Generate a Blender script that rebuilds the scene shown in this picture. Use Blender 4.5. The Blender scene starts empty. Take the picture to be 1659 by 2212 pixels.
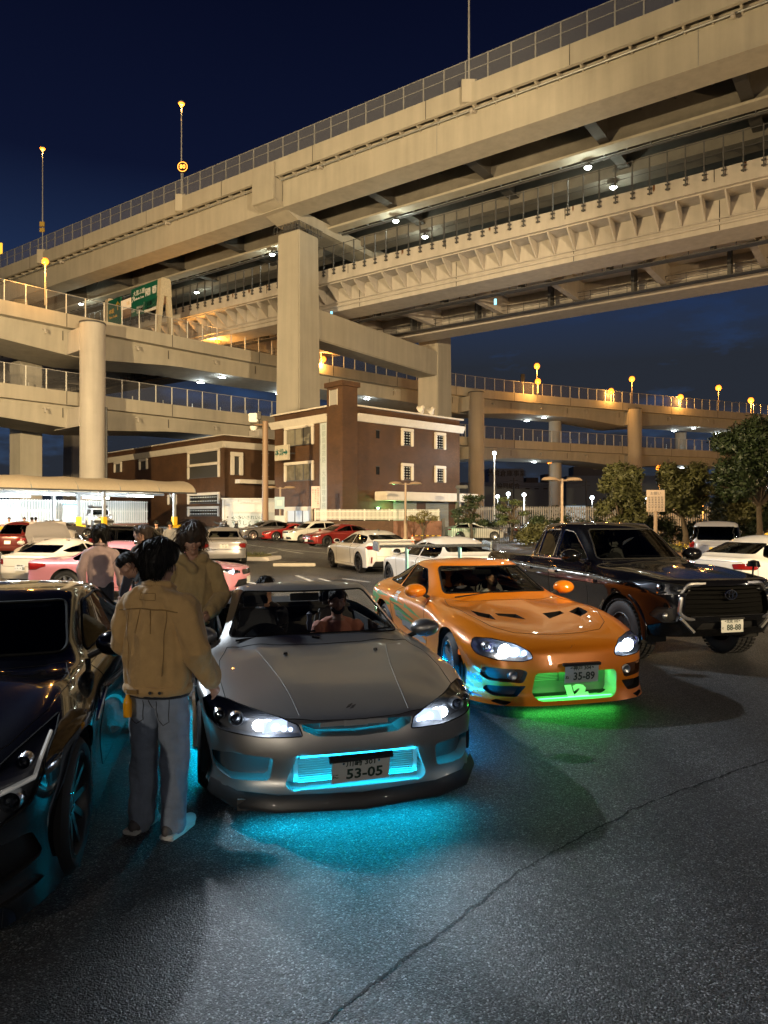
import bpy, bmesh, math, random
import numpy as np
from mathutils import Vector, Matrix, noise as mnoise
R = math.radians
SC = bpy.context.scene
COL = SC.collection
rnd = random.Random(7)

# ------------------------------------------------------------------ camera
CAM_H = 1.9
FPX, CX, HY = 1560.0, 829.5, 1115.0          # focal length / principal column / horizon row of the 1659 x 2212 picture
cam_d = bpy.data.cameras.new('camera')
cam_d.sensor_fit = 'VERTICAL'
cam_d.sensor_height = 24.0
cam_d.lens = 24.0 * FPX / 2212.0
cam_d.shift_y = (HY - 1106.0) / 2212.0
cam_d.clip_start = 0.05
cam_d.clip_end = 4000
cam = bpy.data.objects.new('camera', cam_d)
cam.location = (0, 0, CAM_H)
cam.rotation_euler = (R(90), 0, 0)
COL.objects.link(cam)
SC.camera = cam

# ------------------------------------------------------------------ night sky
W = bpy.data.worlds.new('World')
SC.world = W
W.use_nodes = True
nt = W.node_tree
nt.nodes.clear()
wo = nt.nodes.new('ShaderNodeOutputWorld')
wb = nt.nodes.new('ShaderNodeBackground')
tc = nt.nodes.new('ShaderNodeTexCoord')
sx = nt.nodes.new('ShaderNodeSeparateXYZ')
cr = nt.nodes.new('ShaderNodeValToRGB')
cr.color_ramp.elements[0].position = 0.0
cr.color_ramp.elements[0].color = (0.026, 0.042, 0.072, 1)
cr.color_ramp.elements[1].position = 0.62
cr.color_ramp.elements[1].color = (0.0015, 0.0024, 0.0105, 1)
for p_, c_ in ((0.12, (0.022, 0.045, 0.10)), (0.26, (0.0125, 0.026, 0.070)), (0.42, (0.0032, 0.0055, 0.0205))):
    e = cr.color_ramp.elements.new(p_); e.color = (*c_, 1)
mp = nt.nodes.new('ShaderNodeMapping'); mp.inputs['Scale'].default_value = (1, 1, 3.2)
nz = nt.nodes.new('ShaderNodeTexNoise'); nz.inputs['Scale'].default_value = 4.6
nz.inputs['Detail'].default_value = 7; nz.inputs['Roughness'].default_value = 0.62
cr2 = nt.nodes.new('ShaderNodeValToRGB')
cr2.color_ramp.elements[0].position = 0.37; cr2.color_ramp.elements[1].position = 0.50
lowc = nt.nodes.new('ShaderNodeMapRange')
lowc.inputs['From Min'].default_value = 0.31; lowc.inputs['From Max'].default_value = 0.20
mm = nt.nodes.new('ShaderNodeMath'); mm.operation = 'MULTIPLY'
mix = nt.nodes.new('ShaderNodeMix'); mix.data_type = 'RGBA'
mix.inputs[7].default_value = (0.0155, 0.019, 0.027, 1)      # cloud colour
L = nt.links.new
L(tc.outputs['Generated'], sx.inputs[0]); L(sx.outputs['Z'], cr.inputs[0])
L(tc.outputs['Generated'], mp.inputs[0]); L(mp.outputs[0], nz.inputs[0]); L(nz.outputs['Fac'], cr2.inputs[0])
L(sx.outputs['Z'], lowc.inputs['Value']); L(lowc.outputs[0], mm.inputs[0]); L(cr2.outputs[0], mm.inputs[1])
L(mm.outputs[0], mix.inputs[0]); L(cr.outputs[0], mix.inputs[6]); L(mix.outputs[2], wb.inputs[0])
wb.inputs[1].default_value = 1.3
L(wb.outputs[0], wo.inputs[0])

# ------------------------------------------------------------------ exposure
SC.view_settings.view_transform = 'Standard'
SC.view_settings.look = 'None'
SC.view_settings.exposure = 0.0
SC.view_settings.gamma = 1.0
SC.view_settings.use_curve_mapping = False
SC.cycles.max_bounces = 6
SC.cycles.diffuse_bounces = 2
SC.cycles.glossy_bounces = 4
SC.cycles.transparent_max_bounces = 16
SC.cycles.sample_clamp_indirect = 4.0
SC.cycles.caustics_reflective = False
SC.cycles.caustics_refractive = False

# ------------------------------------------------------------------ the lot's floodlights (luminaires on masts, built in the structure section)
def spot(name, loc, target, power, color, angle, radius=0.3, blend=0.4):
    d = bpy.data.lights.new(name, 'SPOT'); d.energy = power; d.color = color
    d.spot_size = R(angle); d.spot_blend = blend; d.shadow_soft_size = radius
    o = bpy.data.objects.new(name, d); COL.objects.link(o); o.location = loc
    o.rotation_euler = (Vector(target) - Vector(loc)).to_track_quat('-Z', 'Y').to_euler()
    return o
def point(name, loc, power, color, radius=0.15):
    d = bpy.data.lights.new(name, 'POINT'); d.energy = power; d.color = color; d.shadow_soft_size = radius
    o = bpy.data.objects.new(name, d); COL.objects.link(o); o.location = loc
    return o
FLOOD_LEFT = (-15.5, 17.0, 14.0)
FLOOD_BRIDGE = (-34.0, 16.0, 13.0)
FLOOD_RIGHT = (46.0, 22.0, 13.0)
FLOOD_REAR = (22.0, -20.0, 13.0)
spot('lot_floodlight', FLOOD_LEFT, (2, 3, 0), 23500, (0.80, 0.90, 1.0), 115, 0.28)
spot('bridge_floodlight', FLOOD_BRIDGE, (-8, 62, 30), 165000, (1.0, 0.735, 0.37), 112, 0.5)
spot('bridge_floodlight', FLOOD_RIGHT, (18, 70, 24), 32000, (1.0, 0.66, 0.32), 105, 0.5)
spot('lot_floodlight', FLOOD_LEFT, (-2, 30, 0), 24000, (1.0, 0.66, 0.30), 110, 0.3)
spot('bridge_floodlight', FLOOD_REAR, (-27, 80, 19), 270000, (1.0, 0.75, 0.42), 52, 0.5)  # added, unseen floodlight that brightens the left ramps
LOT_LAMPS = ((-11.0, -24.0, 7.5), (5.0, -27.0, 10.5), (20.0, -18.0, 10.5), (24.0, 4.0, 10.5))
for q, pw in zip(LOT_LAMPS, (14500, 2600, 2600, 800)): spot('lot_floodlight', q, (q[0] * 0.2, q[1] + 26, 0), pw, (1.0, 0.86, 0.67), 140, 0.22)

# ------------------------------------------------------------------ generic helpers
def w_at(px, py, Y):
    return Vector(((px - CX) / FPX * Y, Y, CAM_H + (HY - py) / FPX * Y))
def sm(a, b, x):
    t = min(1, max(0, (x - a) / (b - a))); return t * t * (3 - 2 * t)
def gz(x, y):
    return 0.85 * sm(36, 60, y) * sm(-4, -17, x)
def g_at(px, py):
    Y = 10.0
    for _ in range(30):
        X = (px - CX) / FPX * Y
        Y = 0.5 * Y + 0.5 * (CAM_H - gz(X, Y)) * FPX / max(4, (py - HY))
    return Vector(((px - CX) / FPX * Y, Y, gz((px - CX) / FPX * Y, Y)))

def tag(o, label=None, cat=None, group=None, kind=None):
    if label: o['label'] = label
    if cat: o['category'] = cat
    if group: o['group'] = group
    if kind: o['kind'] = kind
    return o
def thing(name, label, cat, loc=(0, 0, 0), rz=0.0, group=None, kind=None):
    o = bpy.data.objects.new(name, None); COL.objects.link(o)
    o.empty_display_size = 0.2
    o.location = loc; o.rotation_euler = (0, 0, rz)
    return tag(o, label, cat, group, kind)
def link(name, me, parent=None, loc=None, rot=None, scale=None):
    o = bpy.data.objects.new(name, me); COL.objects.link(o)
    if parent: o.parent = parent
    if loc is not None: o.location = loc
    if rot is not None: o.rotation_euler = rot
    if scale is not None: o.scale = scale
    return o
def kids(o):
    return [c for c in bpy.data.objects if c.parent == o]
def copy_tree(o, kidmap=None, parent=None):
    c = o.copy(); COL.objects.link(c)
    if parent: c.parent = parent
    for ch in list(o.children): copy_tree(ch, None, c)
    return c
def mat4(root):
    return Matrix.LocRotScale(root.location, root.rotation_euler, root.scale)

TS = bpy.data.scenes.new('workbench')          # scratch scene, so that evaluating one mesh does not touch the big one
def evaluated(o):
    vl = TS.view_layers[0]
    if o.name not in TS.collection.objects: TS.collection.objects.link(o)
    vl.update(); return o.evaluated_get(vl.depsgraph)

class MB:
    """collects verts/faces of one mesh"""
    def __init__(s): s.v = []; s.f = []; s.m = []; s.cur = 0
    def add(s, vs, fs):
        b = len(s.v); s.v.extend([tuple(v) for v in vs])
        for f in fs: s.f.append([b + i for i in f]); s.m.append(s.cur)
        return s
    def box(s, x0, x1, y0, y1, z0, z1, M=None):
        vs = [(x0,y0,z0),(x1,y0,z0),(x1,y1,z0),(x0,y1,z0),(x0,y0,z1),(x1,y0,z1),(x1,y1,z1),(x0,y1,z1)]
        if M is not None: vs = [M @ Vector(v) for v in vs]
        return s.add(vs, [(3,2,1,0),(4,5,6,7),(0,1,5,4),(1,2,6,5),(2,3,7,6),(3,0,4,7)])
    def cbox(s, c, size, rz=0, M=None):
        T = Matrix.Translation(c) @ Matrix.Rotation(rz, 4, 'Z')
        if M is not None: T = M @ T
        a, b, d = size[0]/2, size[1]/2, size[2]/2
        return s.box(-a, a, -b, b, -d, d, T)
    def prism(s, poly, M, h):
        """poly in local xy, extruded h along local z, placed by M"""
        n = len(poly)
        vs = [M @ Vector((p[0], p[1], 0)) for p in poly] + [M @ Vector((p[0], p[1], h)) for p in poly]
        fs = [tuple(range(n))[::-1], tuple(range(n, 2*n))] + [(i, (i+1) % n, n+(i+1) % n, n+i) for i in range(n)]
        return s.add(vs, fs)
    def tube(s, pts, r, n=8, caps=True, r2=None, flat=1.0):
        pts = [Vector(p) for p in pts]; N = len(pts); rings = []
        up = None
        for i, p in enumerate(pts):
            d = (pts[min(i+1, N-1)] - pts[max(i-1, 0)]).normalized()
            if up is None: up = Vector((0,0,1)) if abs(d.z) < 0.9 else Vector((1,0,0))
            a = d.cross(up).normalized(); b = a.cross(d).normalized(); up = b
            rr = r[i] if isinstance(r, (list, tuple)) else (r if r2 is None else r + (r2 - r) * i / (N - 1))
            rings.append([p + a * math.cos(2*math.pi*k/n) * rr + b * math.sin(2*math.pi*k/n) * rr * flat for k in range(n)])
        vs = [v for rg in rings for v in rg]; fs = []
        for i in range(N-1):
            for k in range(n):
                fs.append((i*n+k, i*n+(k+1) % n, (i+1)*n+(k+1) % n, (i+1)*n+k))
        if caps: fs.append(tuple(range(n))[::-1]); fs.append(tuple(range((N-1)*n, N*n)))
        return s.add(vs, fs)
    def cyl(s, c, r, h, n=16, r2=None):
        c = Vector(c); return s.tube([c, c + Vector((0,0,h))], r, n, True, r2)
    def lathe(s, prof, M=None, n=24, close=False):
        """prof list of (r, z) about local z"""
        M = M or Matrix(); m = len(prof)
        vs = [M @ Vector((p[0]*math.cos(2*math.pi*k/n), p[0]*math.sin(2*math.pi*k/n), p[1])) for k in range(n) for p in prof]
        fs = []
        for k in range(n):
            k2 = (k+1) % n
            for i in range(m-1 if not close else m):
                j = (i+1) % m
                fs.append((k*m+i, k2*m+i, k2*m+j, k*m+j))
        return s.add(vs, fs)
    def grid(s, rows):
        n = len(rows[0]); vs = [v for r_ in rows for v in r_]
        fs = [(i*n+j, i*n+j+1, (i+1)*n+j+1, (i+1)*n+j) for i in range(len(rows)-1) for j in range(n-1)]
        return s.add(vs, fs)
    def mesh(s, name, mats, smooth=False, bevel=0, weld=False):
        me = bpy.data.meshes.new(name)
        me.from_pydata([tuple(v) for v in s.v], [], s.f)
        for m in (mats if isinstance(mats, (list, tuple)) else [mats]): me.materials.append(m)
        if any(s.m): me.polygons.foreach_set('material_index', s.m)
        bm = bmesh.new(); bm.from_mesh(me)
        if weld: bmesh.ops.remove_doubles(bm, verts=bm.verts, dist=1e-4)
        if bevel:
            ed = [e for e in bm.edges if e.is_manifold and e.calc_face_angle(0) > 0.5]
            bmesh.ops.bevel(bm, geom=ed, offset=bevel, segments=2, affect='EDGES', clamp_overlap=True)
        bmesh.ops.recalc_face_normals(bm, faces=bm.faces)
        bm.to_mesh(me); bm.free()
        if smooth: smooth_by_angle(me, smooth if smooth is not True else 40)
        return me
    def build(s, name, mats, parent=None, smooth=False, bevel=0, world=False, weld=False, loc=None, rot=None):
        if world and parent is not None:
            Mi = mat4(parent).inverted(); s.v = [tuple(Mi @ Vector(v)) for v in s.v]
        return link(name, s.mesh(name, mats, smooth, bevel, weld), parent, loc, rot)

def smooth_by_angle(me, deg=40):
    me.polygons.foreach_set('use_smooth', [True] * len(me.polygons))
    bm = bmesh.new(); bm.from_mesh(me)
    for e in bm.edges:
        e.smooth = not (len(e.link_faces) == 2 and e.calc_face_angle(0) > R(deg))
    bm.to_mesh(me); bm.free()

# ------------------------------------------------------------------ materials
MATS = {}
def pmat(name, base, rough=0.5, metal=0.0, coat=0.0, spec=0.5, emit=None, estr=0.0, var=0.0, vscale=6.0, bump=0.0, bscale=40.0, trans=0.0, streak=0.0, rvar=0.0, obj=True, sheen=0.0):
    if name in MATS: return MATS[name]
    m = bpy.data.materials.new(name); m.use_nodes = True; t = m.node_tree; b = t.nodes['Principled BSDF']
    b.inputs['Base Color'].default_value = (*base, 1); b.inputs['Roughness'].default_value = rough
    b.inputs['Metallic'].default_value = metal; b.inputs['Coat Weight'].default_value = coat
    b.inputs['Coat Roughness'].default_value = 0.03
    b.inputs['Specular IOR Level'].default_value = spec
    b.inputs['Sheen Weight'].default_value = sheen
    b.inputs['Transmission Weight'].default_value = trans
    if emit: b.inputs['Emission Color'].default_value = (*emit, 1); b.inputs['Emission Strength'].default_value = estr
    tcn = None
    def coords():
        nonlocal tcn
        if tcn is None: tcn = t.nodes.new('ShaderNodeTexCoord')
        return tcn.outputs['Object' if obj else 'Generated']
    if var or streak or rvar:
        n = t.nodes.new('ShaderNodeTexNoise'); n.inputs['Scale'].default_value = vscale
        n.inputs['Detail'].default_value = 6; n.inputs['Roughness'].default_value = 0.65
        t.links.new(coords(), n.inputs['Vector'])
        fac = n.outputs['Fac']
        if streak:
            mpn = t.nodes.new('ShaderNodeMapping'); mpn.inputs['Scale'].default_value = (1, 1, 0.08)
            n2 = t.nodes.new('ShaderNodeTexNoise'); n2.inputs['Scale'].default_value = vscale * 4
            n2.inputs['Detail'].default_value = 4
            t.links.new(coords(), mpn.inputs[0]); t.links.new(mpn.outputs[0], n2.inputs['Vector'])
            mx = t.nodes.new('ShaderNodeMath'); mx.operation = 'MULTIPLY_ADD'
            t.links.new(n2.outputs['Fac'], mx.inputs[0]); mx.inputs[1].default_value = streak
            t.links.new(fac, mx.inputs[2]); 
            mx2 = t.nodes.new('ShaderNodeMath'); mx2.operation = 'DIVIDE'; t.links.new(mx.outputs[0], mx2.inputs[0]); mx2.inputs[1].default_value = 1 + streak
            fac = mx2.outputs[0]
        if var:
            rp = t.nodes.new('ShaderNodeMapRange'); rp.inputs['From Min'].default_value = 0.3; rp.inputs['From Max'].default_value = 0.7
            rp.inputs['To Min'].default_value = 1 - var; rp.inputs['To Max'].default_value = 1 + var
            t.links.new(fac, rp.inputs['Value'])
            vm = t.nodes.new('ShaderNodeVectorMath'); vm.operation = 'SCALE'; vm.inputs[0].default_value = base
            t.links.new(rp.outputs[0], vm.inputs['Scale']); t.links.new(vm.outputs[0], b.inputs['Base Color'])
        if rvar:
            rr = t.nodes.new('ShaderNodeMapRange'); rr.inputs['From Min'].default_value = 0.3; rr.inputs['From Max'].default_value = 0.7
            rr.inputs['To Min'].default_value = max(0, rough - rvar); rr.inputs['To Max'].default_value = min(1, rough + rvar)
            t.links.new(fac, rr.inputs['Value']); t.links.new(rr.outputs[0], b.inputs['Roughness'])
    if bump:
        nb = t.nodes.new('ShaderNodeTexNoise'); nb.inputs['Scale'].default_value = bscale; nb.inputs['Detail'].default_value = 4
        t.links.new(coords(), nb.inputs['Vector'])
        bn = t.nodes.new('ShaderNodeBump'); bn.inputs['Strength'].default_value = min(1, bump); bn.inputs['Distance'].default_value = 0.02
        t.links.new(nb.outputs['Fac'], bn.inputs['Height']); t.links.new(bn.outputs[0], b.inputs['Normal'])
    MATS[name] = m
    return m
def emat(name, col, s):
    return pmat(name, tuple(min(1, c) * 0.5 for c in col), 0.4, emit=col, estr=s)
def glassmat(name, tint=(0.25, 0.28, 0.28), rough=0.0, refl=1.0):
    """thin tinted pane: transparent body with a Fresnel reflection"""
    if name in MATS: return MATS[name]
    m = bpy.data.materials.new(name); m.use_nodes = True; t = m.node_tree; t.nodes.clear()
    o = t.nodes.new('ShaderNodeOutputMaterial'); tr = t.nodes.new('ShaderNodeBsdfTransparent'); gl = t.nodes.new('ShaderNodeBsdfGlossy')
    tr.inputs[0].default_value = (*tint, 1); gl.inputs['Roughness'].default_value = rough
    fr = t.nodes.new('ShaderNodeFresnel'); fr.inputs[0].default_value = 1.5
    ge = t.nodes.new('ShaderNodeNewGeometry')
    ml = t.nodes.new('ShaderNodeMath'); ml.operation = 'MULTIPLY'; ml.inputs[1].default_value = refl
    # same Fresnel from either face of the pane
    lw = t.nodes.new('ShaderNodeLayerWeight'); lw.inputs[0].default_value = 0.25
    mxs = t.nodes.new('ShaderNodeMixShader')
    t.links.new(lw.outputs['Fresnel'], ml.inputs[0]); t.links.new(ml.outputs[0], mxs.inputs[0])
    t.links.new(tr.outputs[0], mxs.inputs[1]); t.links.new(gl.outputs[0], mxs.inputs[2]); t.links.new(mxs.outputs[0], o.inputs[0])
    MATS[name] = m
    return m
def meshmat(name, col, fill):
    """wire mesh seen from afar: mostly open, so part transparent"""
    if name in MATS: return MATS[name]
    m = bpy.data.materials.new(name); m.use_nodes = True; t = m.node_tree; t.nodes.clear()
    o = t.nodes.new('ShaderNodeOutputMaterial'); tr = t.nodes.new('ShaderNodeBsdfTransparent'); df = t.nodes.new('ShaderNodeBsdfDiffuse')
    df.inputs[0].default_value = (*col, 1); mxs = t.nodes.new('ShaderNodeMixShader'); mxs.inputs[0].default_value = fill
    t.links.new(tr.outputs[0], mxs.inputs[1]); t.links.new(df.outputs[0], mxs.inputs[2]); t.links.new(mxs.outputs[0], o.inputs[0])
    MATS[name] = m
    return m
def brickmat(name, c1, c2, mortar, sx_=1.0, normal_axis=None):
    if name in MATS: return MATS[name]
    m = bpy.data.materials.new(name); m.use_nodes = True; t = m.node_tree; b = t.nodes['Principled BSDF']
    b.inputs['Roughness'].default_value = 0.6
    tcn = t.nodes.new('ShaderNodeTexCoord'); sp = t.nodes.new('ShaderNodeSeparateXYZ'); t.links.new(tcn.outputs['Object'], sp.inputs[0])
    ad = t.nodes.new('ShaderNodeMath'); ad.operation = 'ADD'; t.links.new(sp.outputs['X'], ad.inputs[0]); t.links.new(sp.outputs['Y'], ad.inputs[1])
    cb = t.nodes.new('ShaderNodeCombineXYZ'); t.links.new(ad.outputs[0], cb.inputs[0]); t.links.new(sp.outputs['Z'], cb.inputs[1])
    br = t.nodes.new('ShaderNodeTexBrick'); br.inputs['Scale'].default_value = 1.0
    br.inputs['Brick Width'].default_value = 0.24; br.inputs['Row Height'].default_value = 0.09; br.inputs['Mortar Size'].default_value = 0.012
    br.inputs['Color1'].default_value = (*c1, 1); br.inputs['Color2'].default_value = (*c2, 1); br.inputs['Mortar'].default_value = (*mortar, 1)
    t.links.new(cb.outputs[0], br.inputs['Vector'])
    n = t.nodes.new('ShaderNodeTexNoise'); n.inputs['Scale'].default_value = 0.7; n.inputs['Detail'].default_value = 8; t.links.new(tcn.outputs['Object'], n.inputs['Vector'])
    rp = t.nodes.new('ShaderNodeMapRange'); rp.inputs['From Min'].default_value = 0.3; rp.inputs['From Max'].default_value = 0.7
    rp.inputs['To Min'].default_value = 0.75; rp.inputs['To Max'].default_value = 1.2; t.links.new(n.outputs['Fac'], rp.inputs['Value'])
    vm = t.nodes.new('ShaderNodeVectorMath'); vm.operation = 'SCALE'; t.links.new(br.outputs['Color'], vm.inputs[0]); t.links.new(rp.outputs[0], vm.inputs['Scale'])
    t.links.new(vm.outputs[0], b.inputs['Base Color'])
    bn = t.nodes.new('ShaderNodeBump'); bn.inputs['Strength'].default_value = 0.6; bn.inputs['Distance'].default_value = 0.02
    t.links.new(br.outputs['Fac'], bn.inputs['Height']); bn.invert = True; t.links.new(bn.outputs[0], b.inputs['Normal'])
    MATS[name] = m
    return m

concrete = pmat('concrete', (0.42, 0.385, 0.325), 0.8, var=0.16, vscale=0.35, streak=1.3, bump=0.15, bscale=3)
concrete_w = pmat('pale_concrete', (0.50, 0.46, 0.42), 0.75, var=0.16, vscale=0.4, streak=1.4)
steel_dk = pmat('dark_steel', (0.07, 0.07, 0.075), 0.55, var=0.2)
steel_gr = pmat('grey_steel', (0.30, 0.31, 0.32), 0.45, 0.3, var=0.12)
deck_under = pmat('deck_underside_shade', (0.055, 0.05, 0.046), 0.8, var=0.2, vscale=0.5)  # colour darkened to deepen the shade under the deck
galv = pmat('galvanised', (0.42, 0.42, 0.42), 0.5, 0.4, var=0.15)
fencemesh = meshmat('fence_mesh', (0.20, 0.21, 0.24), 0.26)
whitep = pmat('white_paint', (0.75, 0.74, 0.70), 0.5, var=0.06)
black_rub = pmat('black_rubber', (0.012, 0.012, 0.013), 0.65)
black_pl = pmat('black_plastic', (0.014, 0.014, 0.015), 0.4)
chrome = pmat('chrome', (0.72, 0.73, 0.75), 0.09, 1.0)
white_lamp = emat('white_lamp', (1.0, 0.97, 0.90), 60)
cool_lamp = emat('cool_lamp', (0.85, 0.95, 1.0), 45)
sodium = emat('sodium_lamp', (1.0, 0.26, 0.022), 3.4)

def text_mesh(s, size, name='lettering', depth=0.004, bold=0.0, align='CENTER', sx_=1.0):
    c = bpy.data.curves.new(name, 'FONT'); c.body = s; c.size = size; c.align_x = align; c.align_y = 'CENTER'
    c.extrude = depth / 2; c.offset = bold; c.resolution_u = 2
    o = bpy.data.objects.new(name, c)
    me = bpy.data.meshes.new_from_object(evaluated(o))
    bpy.data.objects.remove(o); bpy.data.curves.remove(c)
    if sx_ != 1.0:
        for v in me.vertices: v.co.x *= sx_
    me.name = name
    return me
def text_on(s, size, mat, parent, M, depth=0.004, bold=0.0, name='lettering', align='CENTER', sx_=1.0):
    """lettering in the local xy plane of M (M maps into the parent's space)"""
    me = text_mesh(s, size, name, depth, bold, align, sx_)
    me.materials.clear(); me.materials.append(mat)
    me.transform(M)
    return link(name, me, parent)
def frame(origin, xdir, ydir):
    x = Vector(xdir).normalized(); y = Vector(ydir).normalized(); z = x.cross(y).normalized(); y = z.cross(x)
    return Matrix(((x.x, y.x, z.x, origin[0]), (x.y, y.y, z.y, origin[1]), (x.z, y.z, z.z, origin[2]), (0, 0, 0, 1)))
# =================================================================== GROUND
def asphalt_material():
    m = bpy.data.materials.new('asphalt'); m.use_nodes = True; t = m.node_tree; b = t.nodes['Principled BSDF']; l = t.links.new
    tcn = t.nodes.new('ShaderNodeTexCoord')
    v = t.nodes.new('ShaderNodeTexVoronoi'); v.inputs['Scale'].default_value = 135; l(tcn.outputs['Object'], v.inputs['Vector'])
    s = t.nodes.new('ShaderNodeSeparateColor'); l(v.outputs['Color'], s.inputs[0])
    n = t.nodes.new('ShaderNodeTexNoise'); n.inputs['Scale'].default_value = 0.55; n.inputs['Detail'].default_value = 9; n.inputs['Roughness'].default_value = 0.6
    l(tcn.outputs['Object'], n.inputs['Vector'])
    n3 = t.nodes.new('ShaderNodeTexNoise'); n3.inputs['Scale'].default_value = 14; n3.inputs['Detail'].default_value = 5
    l(tcn.outputs['Object'], n3.inputs['Vector'])
    rp = t.nodes.new('ShaderNodeValToRGB'); rp.color_ramp.elements[0].color = (0.016, 0.016, 0.017, 1); rp.color_ramp.elements[1].color = (0.23, 0.235, 0.24, 1)
    e = rp.color_ramp.elements.new(0.62); e.color = (0.037, 0.038, 0.040, 1)
    e = rp.color_ramp.elements.new(0.88); e.color = (0.074, 0.076, 0.078, 1)
    l(s.outputs[0], rp.inputs[0])
    a = t.nodes.new('ShaderNodeMath'); a.operation = 'ADD'; l(n.outputs['Fac'], a.inputs[0]); l(n3.outputs['Fac'], a.inputs[1])
    mr = t.nodes.new('ShaderNodeMapRange'); mr.inputs['From Min'].default_value = 0.75; mr.inputs['From Max'].default_value = 1.25
    mr.inputs['To Min'].default_value = 0.70; mr.inputs['To Max'].default_value = 1.30; l(a.outputs[0], mr.inputs['Value'])
    vm = t.nodes.new('ShaderNodeVectorMath'); vm.operation = 'SCALE'; l(rp.outputs[0], vm.inputs[0]); l(mr.outputs[0], vm.inputs['Scale'])
    # oil drips and tyre-worn bands
    vo = t.nodes.new('ShaderNodeTexVoronoi'); vo.inputs['Scale'].default_value = 0.55; l(tcn.outputs['Object'], vo.inputs['Vector'])
    nd = t.nodes.new('ShaderNodeMath'); nd.operation = 'MULTIPLY_ADD'; l(n3.outputs['Fac'], nd.inputs[0]); nd.inputs[1].default_value = .35; l(vo.outputs['Distance'], nd.inputs[2])
    oi = t.nodes.new('ShaderNodeMapRange'); oi.inputs['From Min'].default_value = .20; oi.inputs['From Max'].default_value = .42; oi.inputs['To Min'].default_value = .42; l(nd.outputs[0], oi.inputs['Value'])
    mpb = t.nodes.new('ShaderNodeMapping'); mpb.inputs['Rotation'].default_value = (0, 0, R(-16)); mpb.inputs['Scale'].default_value = (1.1, .05, 1); l(tcn.outputs['Object'], mpb.inputs[0])
    nb_ = t.nodes.new('ShaderNodeTexNoise'); nb_.inputs['Scale'].default_value = 1.0; nb_.inputs['Detail'].default_value = 5; l(mpb.outputs[0], nb_.inputs['Vector'])
    bd = t.nodes.new('ShaderNodeMapRange'); bd.inputs['From Min'].default_value = .35; bd.inputs['From Max'].default_value = .65; bd.inputs['To Min'].default_value = .62; bd.inputs['To Max'].default_value = 1.32; l(nb_.outputs['Fac'], bd.inputs['Value'])
    mu = t.nodes.new('ShaderNodeMath'); mu.operation = 'MULTIPLY'; l(oi.outputs[0], mu.inputs[0]); l(bd.outputs[0], mu.inputs[1])
    vm2 = t.nodes.new('ShaderNodeVectorMath'); vm2.operation = 'SCALE'; l(vm.outputs[0], vm2.inputs[0]); l(mu.outputs[0], vm2.inputs['Scale']); l(vm2.outputs[0], b.inputs['Base Color'])
    v2 = t.nodes.new('ShaderNodeTexVoronoi'); v2.inputs['Scale'].default_value = 135; v2.feature = 'SMOOTH_F1'; l(tcn.outputs['Object'], v2.inputs['Vector'])
    h = t.nodes.new('ShaderNodeMath'); h.operation = 'MULTIPLY_ADD'; l(s.outputs[1], h.inputs[0]); h.inputs[1].default_value = -0.6; l(v2.outputs['Distance'], h.inputs[2])
    bn = t.nodes.new('ShaderNodeBump'); bn.inputs['Strength'].default_value = 0.85; bn.inputs['Distance'].default_value = 0.0065; bn.invert = True
    l(h.outputs[0], bn.inputs['Height']); l(bn.outputs[0], b.inputs['Normal'])
    rr = t.nodes.new('ShaderNodeMapRange'); rr.inputs['To Min'].default_value = 0.42; rr.inputs['To Max'].default_value = 0.75
    l(s.outputs[2], rr.inputs['Value']); l(rr.outputs[0], b.inputs['Roughness'])
    b.inputs['Specular IOR Level'].default_value = 0.5
    return m
asphalt = asphalt_material()
mb = MB()
xs = sorted(set([-600, -300, -160, -110] + list(range(-80, 81, 4)) + [110, 160, 300, 600]))
ys = sorted(set([-300, -100, -40] + list(range(-16, 100, 3)) + [120, 160, 240, 400, 800, 1500]))
mb.grid([[(x, y, gz(x, y)) for x in xs] for y in ys])
tag(mb.build('ground', asphalt, smooth=60), kind='structure')

def mast(q, label, heads=2, az=0.0, col=None):
    o = thing('light_mast', label, 'light mast', (q[0], q[1], 0), az, 'floodlight masts of the lot')
    MB().tube([(0, 0, 0), (0, 0, q[2] + .3)], .14, 10, r2=.09).build('pole', galv, o, smooth=True)
    for k in range(heads):
        x = (k - (heads - 1) / 2) * .9
        h_ = MB().box(x - .32, x + .32, -.22, .22, q[2] + .36, q[2] + .52).build('lamp_head', steel_gr, o, bevel=.03)
        MB().box(x - .28, x + .28, -.18, .18, q[2] + .345, q[2] + .358).build('lens', col or emat('mast_lens', (1, .9, .75), 30), h_)
    return o
mast(FLOOD_LEFT, 'tall floodlight mast beyond the left edge'); mast(FLOOD_BRIDGE, 'tall floodlight mast far left, turned to the bridge'); mast(FLOOD_REAR, 'added floodlight mast, unseen behind the viewer, brightening the ramps'); mast(FLOOD_RIGHT, 'tall floodlight mast far right, turned to the bridge')
for q, lb in zip(LOT_LAMPS, ('behind the viewer, left', 'behind the viewer, middle', 'behind the viewer, right', 'beyond the right edge')): mast(q, 'lot light mast ' + lb)
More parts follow.
